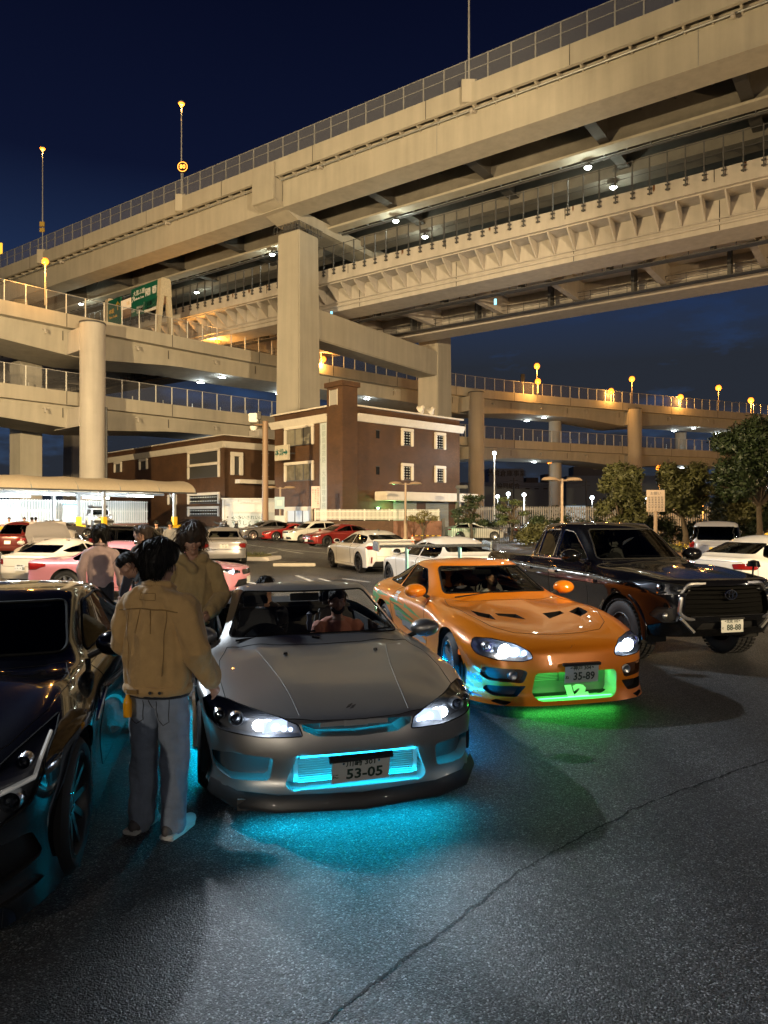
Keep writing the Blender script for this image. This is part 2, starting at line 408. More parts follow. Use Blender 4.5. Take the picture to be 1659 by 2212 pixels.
# crack running across the foreground asphalt
crack_m = pmat('crack_tar', (0.008, 0.008, 0.008), 0.8)
pA = [g_at(p, q) for p, q in ((690, 2215), (800, 2130), (905, 2050), (1005, 1975), (1090, 1905), (1195, 1840), (1290, 1790), (1400, 1735), (1520, 1690), (1680, 1635))]
rows = []
pts = []
for i in range(len(pA) - 1):
    for k in range(26): pts.append(pA[i].lerp(pA[i+1], k / 26))
vs_l, vs_r = [], []
for i, p in enumerate(pts):
    j = 0.016 * mnoise.noise(Vector((i * 0.8, 3, 1))) + 0.035 * mnoise.noise(Vector((i * 0.13, 9, 1)))
    w = 0.0022 + 0.011 * max(0, mnoise.noise(Vector((i * 0.7, 1, 7))) + 0.12)
    vs_l.append((p.x - w, p.y + j + w, 0.003)); vs_r.append((p.x + w, p.y + j - w, 0.003))
mb = MB(); mb.grid([vs_l, vs_r]); tag(mb.build('crack', crack_m), kind='structure')

# worn white bay lines across the lot
line_m = pmat('worn_line', (0.40, 0.40, 0.38), 0.7, var=0.55, vscale=5.0)
mb = MB()
def pline(a, b, w):
    a = g_at(*a); b = g_at(*b); d = (b - a).normalized(); n = Vector((-d.y, d.x, 0)) * w / 2
    N = max(2, int((b - a).length / 2)); r1 = []; r2 = []
    for i in range(N + 1):
        p = a.lerp(b, i / N); z = gz(p.x, p.y) + 0.004
        r1.append((p.x + n.x, p.y + n.y, z)); r2.append((p.x - n.x, p.y - n.y, z))
    mb.grid([r1, r2])
for a, b in (((520, 1174), (716, 1196)), ((600, 1187), (655, 1196)), ((640, 1243), (690, 1262)), ((690, 1250), (735, 1262)), ((560, 1200), (600, 1192)), ((470, 1208), (640, 1214)), ((655, 1181), (700, 1186)), ((742, 1250), (800, 1258)), ((520, 1280), (590, 1330)), ((520, 1255), (600, 1270))):
    pline(a, b, 0.13)
tag(mb.build('bay_lines', line_m), kind='structure')

# =================================================================== DOUBLE DECK EXPRESSWAY
P0 = Vector((-8.5, 72.0, 0))
BR = math.atan2(-0.58, 0.814)
deck_dim = pmat('girder_inner_shade', (0.16, 0.145, 0.125), 0.8, var=0.2, vscale=0.5)  # darker copy of the girder concrete, shade put into the colour
bridge = thing('expressway_bridge', 'tall double-deck beige expressway crossing the sky on a square portal pier', 'bridge', P0, BR)
def bx(name, mat, b, parent=None, **k):
    return MB().box(*b).build(name, mat, parent or bridge, **k)
U0, U1 = -112.0, 62.0
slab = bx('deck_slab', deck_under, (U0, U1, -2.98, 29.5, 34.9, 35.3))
fasc = MB().box(U0, U1, -3.3, -3.0, 34.55, 36.1).build('parapet', concrete, bridge)
MB().box(U0, U1, 29.5, 29.8, 34.55, 36.1).build('parapet', concrete, bridge)
# near box girder: outer web, soffit and inner web, with faint plate joints
g = MB().box(U0, U1, -2.2, 0.2, 31.95, 34.895).build('box_girder', concrete, bridge)
joint_me = MB().box(-0.02, 0.02, -2.212, -2.19, 31.96, 34.88).mesh('plate_joint', steel_gr)
for i in range(9): link('plate_joint', joint_me, g, (U0 + 7 + i * 20.4, 0, 0))
MB().box(U0, U1, -2.32, 0.32, 31.87, 31.948).build('girder_flange', concrete, g)
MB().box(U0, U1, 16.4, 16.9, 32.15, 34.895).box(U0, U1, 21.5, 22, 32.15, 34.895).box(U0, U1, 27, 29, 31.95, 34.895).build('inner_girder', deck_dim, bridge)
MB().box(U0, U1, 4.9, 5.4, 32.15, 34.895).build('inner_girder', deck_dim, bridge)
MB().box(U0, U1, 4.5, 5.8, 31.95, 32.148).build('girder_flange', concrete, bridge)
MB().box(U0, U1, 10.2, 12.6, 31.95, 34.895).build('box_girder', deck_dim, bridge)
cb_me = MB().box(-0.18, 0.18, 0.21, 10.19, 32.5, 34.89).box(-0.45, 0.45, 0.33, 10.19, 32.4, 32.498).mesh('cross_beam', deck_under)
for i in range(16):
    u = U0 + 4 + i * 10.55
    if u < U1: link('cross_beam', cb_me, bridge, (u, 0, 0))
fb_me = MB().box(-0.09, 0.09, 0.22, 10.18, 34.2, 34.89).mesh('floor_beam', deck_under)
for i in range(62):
    u = U0 + 1.5 + i * 2.64
    if abs(((u - U0 - 4) % 10.55)) > 0.6: link('floor_beam', fb_me, bridge, (u, 0, 0))
MB().tube([(U0, 6.9, 32.2), (U1, 6.9, 32.2)], 0.16, 8).build('drain_pipe', steel_dk, bridge, smooth=True)
rail = MB()
for zz in (32.05, 32.55): rail.tube([(U0, 6.4, zz), (U1, 6.4, zz)], 0.035, 5)
for i in range(90): rail.box(U0 + i * 1.9, U0 + i * 1.9 + 0.05, 5.81, 6.4, 32.02, 32.55)
rail.build('catwalk_rail', steel_gr, bridge)
# cantilever brackets under the outer walkway
vs = MB(); vs.prism([(-2.98, 34.89), (-2.22, 34.89), (-2.22, 34.35), (-2.98, 34.62)], frame((0.06, 0, 0), (0, 1, 0), (0, 0, 1)), 0.14)
br_me = vs.mesh('bracket', concrete)
for i in range(98):
    u = U0 + 1 + i * 1.76
    if u < U1: link('bracket', br_me, bridge, (u, 0, 0))
MB().tube([(U0, -2.55, 34.4), (U1, -2.55, 34.4)], 0.07, 6).build('drain_pipe', steel_gr, bridge, smooth=True)
hook_me = MB().tube([(0, -2.3, 34.3), (0, -2.85, 34.25), (0, -2.9, 34.0)], 0.12, 7).mesh('drain_spout', concrete_w, smooth=True)
for px in (-60, -38, -17, 5, 21, 40): link('drain_spout', hook_me, bridge, (px, 0, 0))
# wire fence on the parapet
post_me = MB().box(-0.05, 0.05, -3.2, -3.1, 36.1, 38.1).mesh('fence_post', galv)
for i in range(88):
    u = U0 + i * 1.98
    if u < U1: link('fence_post', post_me, bridge, (u, 0, 0))
MB().box(U0, U1, -3.16, -3.14, 36.12, 38.05).build('mesh_panel', fencemesh, bridge)
MB().box(U0, U1, -3.19, -3.11, 38.05, 38.11).box(U0, U1, -3.18, -3.12, 37.2, 37.24).build('fence_rail', galv, bridge)
# lower deck
low = thing('expressway_deck', 'lower pale deck threaded through the portal with ribbed edge brackets', 'bridge deck', P0, BR)
def lx(name, mat, b, **k): return MB().box(*b).build(name, mat, low, **k)
lx('deck_slab', concrete_w, (U0, U1, 5.26, 24.9, 26.45, 26.75))
lx('parapet', concrete_w, (U0, U1, 5.0, 5.25, 26.55, 28.0))
lx('parapet_lip', concrete_w, (U0, U1, 4.9, 4.998, 26.55, 27.0))
lx('parapet', concrete_w, (U0, U1, 24.91, 25.2, 26.3, 28.0))
bg = lx('box_girder', concrete_w, (U0, U1, 7.0, 10.2, 24.05, 26.448))
lx('box_girder', concrete_w, (U0, U1, 20.6, 23.8, 24.0, 26.448))
MB().tube([(U0, 6.86, 24.55), (U1, 6.86, 24.55)], 0.11, 7).tube([(U0, 6.78, 24.9), (U1, 6.78, 24.9)], 0.05, 5).build('conduit_pipe', concrete_w, low, smooth=True)
vs = MB(); vs.prism([(5.26, 26.44), (6.98, 26.44), (6.98, 24.95), (5.26, 26.25)], frame((0.06, 0, 0), (0, 1, 0), (0, 0, 1)), 0.12)
br2 = vs.mesh('bracket', concrete_w)
for i in range(98):
    u = U0 + 0.4 + i * 1.76
    if u < U1: link('bracket', br2, low, (u, 0, 0))
hang = MB().box(-0.045, 0.045, 4.72, 4.82, 27.2, 30.3).box(-0.16, 0.16, 4.70, 4.88, 27.28, 27.36).box(-0.16, 0.16, 4.70, 4.88, 27.66, 27.74).mesh('fence_post', steel_dk)
for i in range(130):
    u = U0 + i * 1.34
    if u < U1: link('fence_post', hang, low, (u, 0, 0))
MB().box(U0, U1, 4.75, 4.79, 30.2, 30.25).box(U0, U1, 4.75, 4.79, 29.0, 29.03).build('fence_rail', steel_dk, low)
for t0 in (11.2, 18.6):
    wk = MB().box(U0, U1, t0, t0 + 0.9, 24.02, 24.1)
    for zz in (24.5, 24.95): wk.tube([(U0, t0, zz), (U1, t0, zz)], 0.03, 4)
    for i in range(94): wk.box(U0 + i * 1.85, U0 + i * 1.85 + 0.05, t0 - 0.02, t0 + 0.03, 24.05, 25.0)
    for i in range(20): wk.box(U0 + i * 8.7, U0 + i * 8.7 + 0.3, t0 - 0.1, t0 + 1.0, 24.1, 26.44)
    wk.build('maintenance_walkway', steel_dk, low)
cb2 = MB().box(-0.2, 0.2, 10.21, 20.59, 24.6, 26.44).box(-0.3, 0.3, 10.21, 20.59, 24.3, 24.598).mesh('cross_beam', concrete_w)
for i in range(20): link('cross_beam', cb2, low, (U0 + 3 + i * 8.7, 0, 0))
rust = pmat('rust_stain', (0.16, 0.07, 0.025), 0.9, var=0.3, vscale=3)
for u, w_, h_ in ((26.4, .12, .7), (18.6, .2, .55), (9.1, .25, .5), (-7.5, .25, .6), (-9.3, .15, .8), (-12.2, .3, .5), (-14.9, .2, .6), (33.0, .18, .6), (39.5, .22, .5)):
    n_ = 7; top = []; bot = []
    for k in range(n_ + 1): top.append((u - w_ / 2 + w_ * k / n_, 27.99)); bot.append((u - w_ / 2 + w_ * k / n_, 27.98 - h_ * (.35 + .65 * rnd.random())))
    MB().grid([[(a, 4.993, b) for a, b in top], [(a, 4.993, b) for a, b in bot]]).build('rust_streak', rust, low)
# portal piers
def pier(u, label):
    T = Matrix.Translation(P0) @ Matrix.Rotation(BR, 4, 'Z') @ Matrix.Translation((u, 0, 0))
    r = thing('portal_pier', label, 'pier', T.to_translation(), BR, 'portal piers under the expressway')
    def leg(t0, t1, zt):
        m = MB(); a = 0.25
        vs = [(-2.9 - a, t0 - a, 0), (a, t0 - a, 0), (a, t1 + a, 0), (-2.9 - a, t1 + a, 0), (-2.9, t0, zt), (0, t0, zt), (0, t1, zt), (-2.9, t1, zt)]
        m.add(vs, [(3,2,1,0),(4,5,6,7),(0,1,5,4),(1,2,6,5),(2,3,7,6),(3,0,4,7)])
        return m.build('leg', concrete, r, bevel=0.12)
    leg(0, 3.05, 30.6); leg(26.6, 30.0, 30.6)
    m = MB(); m.prism([(-3.3, 32.3), (0.2, 31.35), (29.8, 31.35), (29.8, 32.4), (-3.3, 35.9)][:3] + [(29.8, 31.35), (29.8, 32.5)] + [(-3.3, 32.5)], frame((-2.9, 0, 0), (0, 1, 0), (0, 0, 1)), 2.9)
    m.build('upper_crossbeam', concrete, r)
    MB().box(-2.9, 0, -3.62, -3.31, 32.3, 35.9).box(-2.9, 0, -3.3, -2.33, 32.3, 34.5).build('bearing_block', concrete, r, bevel=0.05)
    bxm = MB()
    for q in (0.5, 2.4): bxm.box(-2.3, -0.6, q - 0.3, q + 0.3, 30.61, 31.34)
    bxm.build('bearing', steel_dk, r)
    rl = MB()
    for z_ in (30.62, 31.2): rl.box(-3.1, 0.3, -0.35, -0.31, z_, z_ + 0.05).box(0.3, 0.34, -0.35, 3.3, z_, z_ + 0.05)
    for k in range(8): rl.box(-3.1 + k * 0.48, -3.05 + k * 0.48, -0.35, -0.31, 30.4, 31.25)
    for k in range(7): rl.box(0.3, 0.34, -0.3 + k * 0.55, -0.25 + k * 0.55, 30.4, 31.25)
    rl.build('service_rail', steel_dk, r)
    MB().box(-2.85, -0.05, 3.04, 26.65, 20.1, 23.3).build('lower_crossbeam', concrete, r, bevel=0.1)
    return r
pier(0, 'square beige portal pier rising behind the chimneyed brick building')
pier(-84, 'far portal pier carrying the expressway beyond the ramps')
pier(74, 'near portal pier carrying the expressway over the parked pickup side')
# luminaires under the upper deck
lampk = None
def under_lamp(px, py, z=31.3):
    Y = (z - CAM_H) * FPX / (HY - py); p = Vector(((px - CX) / FPX * Y, Y, z))
    global lampk
    o = thing('deck_lamp', 'round white lamp glowing under the upper expressway deck', 'lamp', p, 0, 'white lamps under the expressway deck')
    if lampk is None:
        lampk = (MB().lathe([(0.0, 0.34), (0.16, 0.33), (0.30, 0.12), (0.34, 0.02)], n=14).tube([(0, 0, 0.3), (0, 0, 0.6)], 0.04, 6).mesh('housing', steel_dk, smooth=True),
                 MB().lathe([(0.0, -0.16), (0.14, -0.14), (0.26, -0.05), (0.30, 0.02)], n=14).mesh('bulb', emat('deck_bulb', (0.95, 1.0, 0.88), 38), smooth=True))
    link('housing', lampk[0], o); link('bulb', lampk[1], o)
    point('bulb_light', (p.x, p.y, p.z - 0.45), 260, (0.92, 1.0, 0.80), 0.25)
    return o
UL = [under_lamp(*q) for q in ((1270, 362), (1325, 405), (855, 478), (918, 512), (588, 550), (425, 632), (175, 657))]
for o, s_ in zip(UL, ('nearest white lamp under the upper deck, largest glow, above the pickup', 'white lamp under the upper deck just below and right of the largest glow', 'white lamp hung from the upper deck right of the square pier, the higher of two', 'white lamp right of the square pier, the lower of two', 'white lamp under the deck just left of the square pier', 'white lamp under the deck beside the right sign gantry leg', 'white lamp under the deck seen through the ramp fence at the left')):
    o['label'] = s_
# cyan work lights on the lower deck walkway
for px, py, Y in ((1070, 652, 66.0), (716, 678, 77.5)):
    o = thing('work_light', 'small cyan work light on the lower walkway ' + ('right of the sky gap' if px > 1000 else 'beside the square pier'), 'lamp', w_at(px, py, Y))
    MB().box(-0.1, 0.1, -0.1, 0.1, -0.25, 0.25).build('lens', emat('cyan_lens', (0.25, 0.75, 1.0), 2.0), o)
# mast and speed sign on the parapet
def on_parapet(px):
    kx = (px - CX) / FPX; Y = (-3.15 + P0.x * 0.58 + P0.y * 0.814) / (kx * 0.58 + 0.814)
    return Vector((kx * Y, Y, 36.1))
def mast_lamp(px, h, lit, label, sign=False, wide=1.0):
    p = on_parapet(px); o = thing('street_lamp', label, 'street lamp', p, 0, 'lamp posts on the expressway parapet')
    MB().box(-0.6, 0.6, -0.3, 0.25, -1.5, 0.3).build('base_block', concrete, o)
    MB().tube([(0, 0, 0), (0, 0, h)], 0.09, 8, r2=0.05).build('pole', galv, o, smooth=True)
    if lit:
        MB().lathe([(0, 0.30), (0.3, 0.22), (0.36, 0.05)], frame((0, 0, h - 0.1), (1, 0, 0), (0, 1, 0)), 12).build('housing', steel_gr, o, smooth=True)
        MB().lathe([(0, -0.22), (0.24, -0.14), (0.34, 0.03)], frame((0, 0, h - 0.1), (1, 0, 0), (0, 1, 0)), 12).build('bulb', sodium, o, smooth=True)
        point('bulb_light', (p.x, p.y, p.z + h - 0.6), 900, (1.0, 0.45, 0.10), 0.3)
    return o, p
o, p = mast_lamp(392, 10.2, True, 'tall sodium street lamp standing behind the round electronic speed sign')
s_ = thing('speed_sign', 'round electronic speed sign showing orange 80 on the bridge parapet', 'traffic sign', p + Vector((0.25, -0.35, 0)))
MB().tube([(0, 0, 0), (0, 0, 2.6)], 0.05, 6).build('post', galv, s_)
MB().lathe([(0, 0.0), (0.62, 0.0), (0.62, 0.14), (0, 0.14)], frame((0, 0, 3.1), (1, 0, 0), (0, 0, 1)), 24).build('board', black_pl, s_)
ring = MB().lathe([(0.47, 0), (0.53, 0), (0.53, 0.02), (0.47, 0.02)], frame((0, -0.142, 3.1), (1, 0, 0), (0, 0, 1)), 28, True)
ring.build('led_ring', emat('led_orange', (1.0, 0.30, 0.04), 5), s_)
text_on('80', 0.62, emat('led_orange', (1.0, 0.30, 0.04), 5), s_, frame((0, -0.15, 3.1), (1, 0, 0), (0, 0, 1)), bold=0.01)
o, p = mast_lamp(92, 13.5, True, 'tall sodium street lamp at the far left end of the bridge')
MB().box(-0.3, 0.3, -0.2, 0.0, 2.6, 3.1).box(-0.3, 0.3, -0.2, 0, 3.3, 3.9).build('signal_box', pmat('yellow_dull', (0.45, 0.30, 0.06), 0.6), o)
o, p = mast_lamp(1013, 16, False, 'thin unlit mast rising from the bridge parapet to the top of the frame')
t_ = thing('matrix_sign', 'yellow lit sign box at the left edge beyond the bridge fence', 'traffic sign', w_at(-2, 537, 104))
MB().box(-0.45, 0.45, -0.1, 0.1, -0.8, 0.8).build('panel', emat('amber_panel', (1.0, 0.55, 0.05), 1.3), t_)
MB().box(-0.05, 0.05, 0, 0.1, -4, -0.8).build('post', steel_dk, t_)
t_ = thing('junction_box', 'square yellowish louvred box on the bridge parapet at the left', 'utility box', w_at(46, 659, 97.5))
MB().box(-0.75, 0.75, -0.3, 0.3, -0.65, 0.7).build('case', pmat('box_ochre', (0.5, 0.38, 0.2), 0.6), t_)
for k in range(5): MB().box(-0.65, 0.65, -0.34, -0.301, -0.5 + k * 0.24, -0.38 + k * 0.24).build('louvre', pmat('box_ochre2', (0.4, 0.3, 0.16), 0.6), t_)

# =================================================================== CURVED RAMPS
key = [(-62, 41), (-50, 53), (-36.4, 68.5), (-29.5, 76.3), (-13.7, 92.6), (10.9, 114), (38.1, 128.5), (69.8, 143), (104, 157), (150, 172)]
def catmull(P, per):
    out = []
    P = [Vector((*p, 0)) for p in P]
    for i in range(len(P) - 1):
        a = P[max(i-1, 0)]; b = P[i]; c = P[i+1]; d = P[min(i+2, len(P)-1)]
        for k in range(per):
            t = k / per
            out.append(0.5 * ((2*b) + (c - a)*t + (2*a - 5*b + 4*c - d)*t*t + (3*b - a - 3*c + d)*t**3))
    out.append(P[-1]); return out
raw = catmull(key, 40)
path = [raw[0]]; acc = 0
for a, b in zip(raw, raw[1:]):
    while (b - path[-1]).length >= 2.0 and (b - a).length > 0:
        path.append(path[-1] + (b - path[-1]).normalized() * 2.0)
nrm = []
for i in range(len(path)):
    d = (path[min(i+1, len(path)-1)] - path[max(i-1, 0)]).normalized(); nrm.append(Vector((-d.y, d.x, 0)))   # away from the camera
colpx = [(200, 73.3), (1029, 114.2), (1371, 131.8)]
colxy = [Vector(((px - CX) / FPX * Y, Y, 0)) for px, Y in colpx]
coli = [min(range(len(path)), key=lambda i: (path[i] - c).length) for c in colxy]
def sweep(prof_at, name, mat, parent, close=True, smooth=40):
    m = MB(); N = len(path); rows = []
    for i in range(N):
        pr = prof_at(i); rows.append([(path[i].x + nrm[i].x * o, path[i].y + nrm[i].y * o, z) for o, z in pr])
    k = len(rows[0]); m.v = [v for r_ in rows for v in r_]
    for i in range(N - 1):
        for j in range(k): m.f.append((i*k+j, i*k+(j+1) % k, (i+1)*k+(j+1) % k, (i+1)*k+j)); m.m.append(0)
    m.f.append(tuple(range(k))[::-1]); m.f.append(tuple(range((N-1)*k, N*k))); m.m += [0, 0]
    return m.build(name, mat, parent, smooth=smooth, world=True)
def haunch(i):
    return max(0, 1 - min(abs(i - c) for c in coli) / 5.5)
def ramp(name, label, ztop, zbot, hmax, width):
    r = thing(name, label, 'bridge ramp', (path[30].x, path[30].y, 0))
    zs = ztop - 1.35
    sweep(lambda i: [(0, ztop), (0.3, ztop), (0.3, zs + 0.15), (width - 0.3, zs + 0.15), (width - 0.3, ztop), (width, ztop), (width, zs - 0.25), (0.95, zs - 0.25), (0.95, zs - 0.02), (0, zs - 0.02)], 'parapet_deck', concrete, r)
    sweep(lambda i: [(0.9, zs - 0.26), (1.15, zbot - hmax * haunch(i)), (width - 1.4, zbot - hmax * haunch(i)), (width - 0.8, zs - 0.26)], 'box_girder', concrete, r)
    pm = MB().box(-0.045, 0.045, -0.045, 0.045, 0, 2.0).mesh('fence_post', whitep)
    for i in range(len(path)):
        p = path[i] + nrm[i] * 0.15; link('fence_post', pm, r, Vector((p.x, p.y, ztop)) - r.location, (0, 0, math.atan2(nrm[i].y, nrm[i].x)))
        p = path[i] + nrm[i] * (width - 0.15)
        if i % 2 == 0: link('fence_post', pm, r, Vector((p.x, p.y, ztop)) - r.location, (0, 0, math.atan2(nrm[i].y, nrm[i].x)))
    sweep(lambda i: [(0.14, ztop), (0.16, ztop), (0.16, ztop + 1.98), (0.14, ztop + 1.98)], 'mesh_panel', meshmat('ramp_mesh', (0.22, 0.22, 0.24), 0.10), r)
    sweep(lambda i: [(0.12, ztop + 1.95), (0.18, ztop + 1.95), (0.18, ztop + 2.01), (0.12, ztop + 2.01)], 'fence_rail', galv, r)
    hk = MB().tube([(0, 0, 0), (0, -0.5, -0.1), (0, -0.55, -0.5)], 0.1, 6).mesh('drain_spout', concrete_w, smooth=True)
    for i in range(6, len(path), 5):
        p = path[i] + nrm[i] * 0.9; link('drain_spout', hk, r, Vector((p.x, p.y, zs - 0.5)) - r.location, (0, 0, math.atan2(nrm[i].y, nrm[i].x) - math.pi / 2))
    return r
rampA = ramp('highway_ramp', 'upper curved highway ramp sweeping behind the brick buildings', 22.5, 19.3, 0.9, 9.4)
rampB = ramp('highway_ramp', 'lower curved highway ramp directly beneath the upper one', 14.6, 11.7, 0.8, 9.4)
# round columns, the tall near ones and their partners behind
def column(c, rad, zt, label, cap=False):
    o = thing('bridge_column', label, 'column', (c.x, c.y, 0), 0, 'round columns of the ramps')
    MB().cyl((0, 0, 0), rad, zt, 36).build('shaft', concrete_w if c.x < 0 else concrete, o, smooth=40)
    MB().lathe([(rad - 0.1, zt + 0.002), (rad + 0.06, zt + 0.002), (rad + 0.06, zt + 0.16), (rad - 0.1, zt + 0.16)], n=28, close=True).build('cap_ring', steel_dk, o)
    return o
labs = ('stout pale round column in front of the left ramps', 'round column just right of the brick building', 'round column standing behind the clipped trees')
for c, i, lb in zip(colxy, coli, labs):
    o = column(c, 1.24, 21.35, lb)
    d = nrm[i]
    for z0, z1 in ((18.55, 20.85), (10.95, 12.9)):
        Mx = frame((c.x, c.y, 0), (d.x, d.y, 0), (-d.y, d.x, 0))
        mm_ = MB().box(0.2, 9.5 if c.x > 0 else 6.0, -1.3, 1.3, z0, z1, Mx); mm_.build('hammerhead', concrete_w if c.x < 0 else concrete, o, world=True)
    if c.x < 0: MB().tube([(1.32, 0.2, 0), (1.32, 0.2, 13)], 0.12, 8).build('down_pipe', steel_dk, o)
for px, Y, lb in ((1199, 133.0, 'farther round column seen between the two near ones'), (1470, 152.0, 'farthest round column above the clipped trees')):
    column(Vector(((px - CX) / FPX * Y, Y, 0)), 1.15, 19.4, lb)
o = thing('bridge_column', 'wide rectangular far column left of the stout round one', 'column', (*w_at(56, 1000, 82)[:2], 0), R(-40))
MB().box(-1.5, 1.5, -1.2, 1.2, 0, 19.3).build('shaft', concrete, o, bevel=0.1)
jm_ = pmat('joint_dark', (.05, .045, .04), .9)
for r_, zt in ((rampA, 22.5), (rampB, 14.6)):
    je = MB().box(-.035, .035, -.012, .0, -1.36, 0.02).box(-.035, .035, .88, .9, -2.6, -1.62).mesh('expansion_joint', jm_)
    for i in range(4, len(path) - 4, 6):
        p = path[i]; link('expansion_joint', je, r_, Vector((p.x, p.y, zt)) - r_.location, (0, 0, math.atan2(nrm[i].y, nrm[i].x) - math.pi / 2))
je = MB().box(-.03, .03, -3.312, -3.301, 34.56, 36.1).mesh('expansion_joint', jm_)
for i in range(14): link('expansion_joint', je, bridge, (U0 + 6 + i * 12.3, 0, 0))
je = MB().box(-.03, .03, 4.988, 4.999, 27.01, 28.0).box(-.03, .03, 6.985, 6.999, 24.06, 26.4).mesh('expansion_joint', jm_)
for i in range(14): link('expansion_joint', je, low, (U0 + 9 + i * 11.7, 0, 0))
# lamps hung under the ramps (they light the lower roadway)
NTH = ('first', 'second', 'third', 'fourth', 'fifth', 'sixth', 'seventh', 'eighth', 'ninth', 'tenth', 'eleventh', 'twelfth', 'thirteenth', 'fourteenth', 'fifteenth')
def strip_lamp(i, o_, z, label):
    p = path[i] + nrm[i] * o_
    t_ = thing('tunnel_lamp', label, 'lamp', (p.x, p.y, z), math.atan2(nrm[i].y, nrm[i].x), 'white lamps under the curved ramps')
    MB().box(-0.16, 0.16, -0.45, 0.45, -0.02, 0.12).build('housing', steel_gr, t_); MB().box(-0.13, 0.13, -0.4, 0.4, -0.09, -0.021).build('tube', cool_lamp, t_)
    point('tube_light', (p.x, p.y, z - 0.35), 130, (0.80, 0.95, 1.0), 0.2)
n_ = 0
for i in range(14, len(path) - 8, 6):
    if haunch(i) > 0.2: continue
    for oo in (2.2, 7.2):
        n_ += 1
        strip_lamp(i, oo, 19.15, 'white lamp under the upper curved ramp, ' + ('near' if oo < 5 else 'far') + ' row, ' + NTH[n_ // 2 - (1 - n_ % 2)] + ' from the left')
    strip_lamp(i, 5.0, 11.55, 'white lamp under the lower curved ramp, ' + NTH[n_ // 2 - 1] + ' from the left')

# sodium lamps along the ramps and roads beyond
def sodium_lamp(px, py, Y, zbase, label, head='post', power=500, grp='orange sodium lamps on the ramps'):
    p = w_at(px, py, Y); o = thing('street_lamp', label, 'street lamp', (p.x, p.y, zbase), 0, grp)
    h = p.z - zbase
    MB().tube([(0, 0, 0), (0, 0, h)], 0.10, 7, r2=0.06).build('pole', pmat('pole_ochre', (0.45, 0.38, 0.28), 0.5), o, smooth=True)
    k = Y / 110 * 0.55 + 0.18
    MB().lathe([(0, .72 * k), (.4 * k, .66 * k), (.5 * k, .60 * k)], frame((0, 0, h), (1, 0, 0), (0, 1, 0)), 12).build('housing', steel_gr, o, smooth=True)
    MB().lathe([(.62 * k * math.sin(math.pi * q / 8), -.62 * k * math.cos(math.pi * q / 8)) for q in range(9)], frame((0, 0, h), (1, 0, 0), (0, 1, 0)), 14).build('bulb', sodium, o, smooth=True)
    point('bulb_light', (p.x - 0.3, p.y - 0.9, p.z - 0.8), power, (1.0, 0.44, 0.09), 0.35)
    return o
sodium_lamp(98, 565, 70.5, 22.5, 'orange lamp on a short post on the left ramp fence', power=1400)
sodium_lamp(470, 735, 91, 22.5, 'orange lamp left of the square pier under the lower deck', power=1600)
sodium_lamp(698, 776, 98, 22.5, 'orange lamp glowing just right of the square pier', power=1400)
sodium_lamp(1160, 791, 128, 22.5, 'taller orange lamp of the close pair beside the dark signal mast', power=1500)
sodium_lamp(1162, 824, 121, 22.5, 'lower orange lamp of the close pair beside the dark signal mast', power=1500)
sodium_lamp(1320, 845, 130, 22.5, 'bright orange lamp with railings around it, first right of the pair', power=1500)
sodium_lamp(1365, 819, 142, 22.5, 'thin tall orange lamp post near the middle of the right ramp', power=900)
sodium_lamp(1470, 858, 137, 22.5, 'bright orange lamp above the middle of the clipped trees', power=1500)
sodium_lamp(1552, 838, 152, 22.5, 'thin tall orange lamp post at the far right of the ramp', power=900)
sodium_lamp(1622, 865, 146, 22.5, 'rightmost bright orange lamp above the big tree', power=1500)
sodium_lamp(1425, 1012, 62, 0, 'orange lamp low between the two clipped trees', power=900, grp='low orange lamps behind the trees')
sodium_lamp(1518, 1070, 70, 0, 'lowest orange lamp glowing through the trees at the right', power=600, grp='low orange lamps behind the trees')
# row of road lamps that wash the near face of the right-hand ramps
for x_, y_, z_ in ((22, 96, 9), (52, 108, 9), (84, 120, 9)):
    o = thing('street_lamp', 'orange road lamp behind the trees before the right ramps, ' + {22: 'left', 52: 'middle', 84: 'right'}[x_] + ' of three', 'street lamp', (x_, y_, 0), 0, 'road lamps below the right ramps')
    MB().tube([(0, 0, 0), (0, 0, z_)], 0.1, 7).build('pole', steel_gr, o); MB().box(-0.3, 0.3, -0.2, 0.2, z_, z_ + 0.15).build('housing', steel_gr, o)
    MB().box(-0.25, 0.25, -0.16, 0.16, z_ - 0.06, z_ - 0.002).build('bulb', sodium, o)
    spot('bulb_light', (x_, y_, z_ - 0.15), (x_ + 2, y_ + 22, 15), 9000, (1.0, 0.46, 0.10), 150, 0.3)
sg = thing('signal_mast', 'dark slim signal mast on the right ramp parapet', 'signal', (*w_at(1129, 830, 122)[:2], 22.5))
MB().box(-0.08, 0.08, -0.08, 0.08, 0, 2.6).build('post', steel_dk, sg); MB().box(-0.32, 0.32, -0.2, 0.2, 1.9, 3.4).build('signal_head', black_pl, sg)
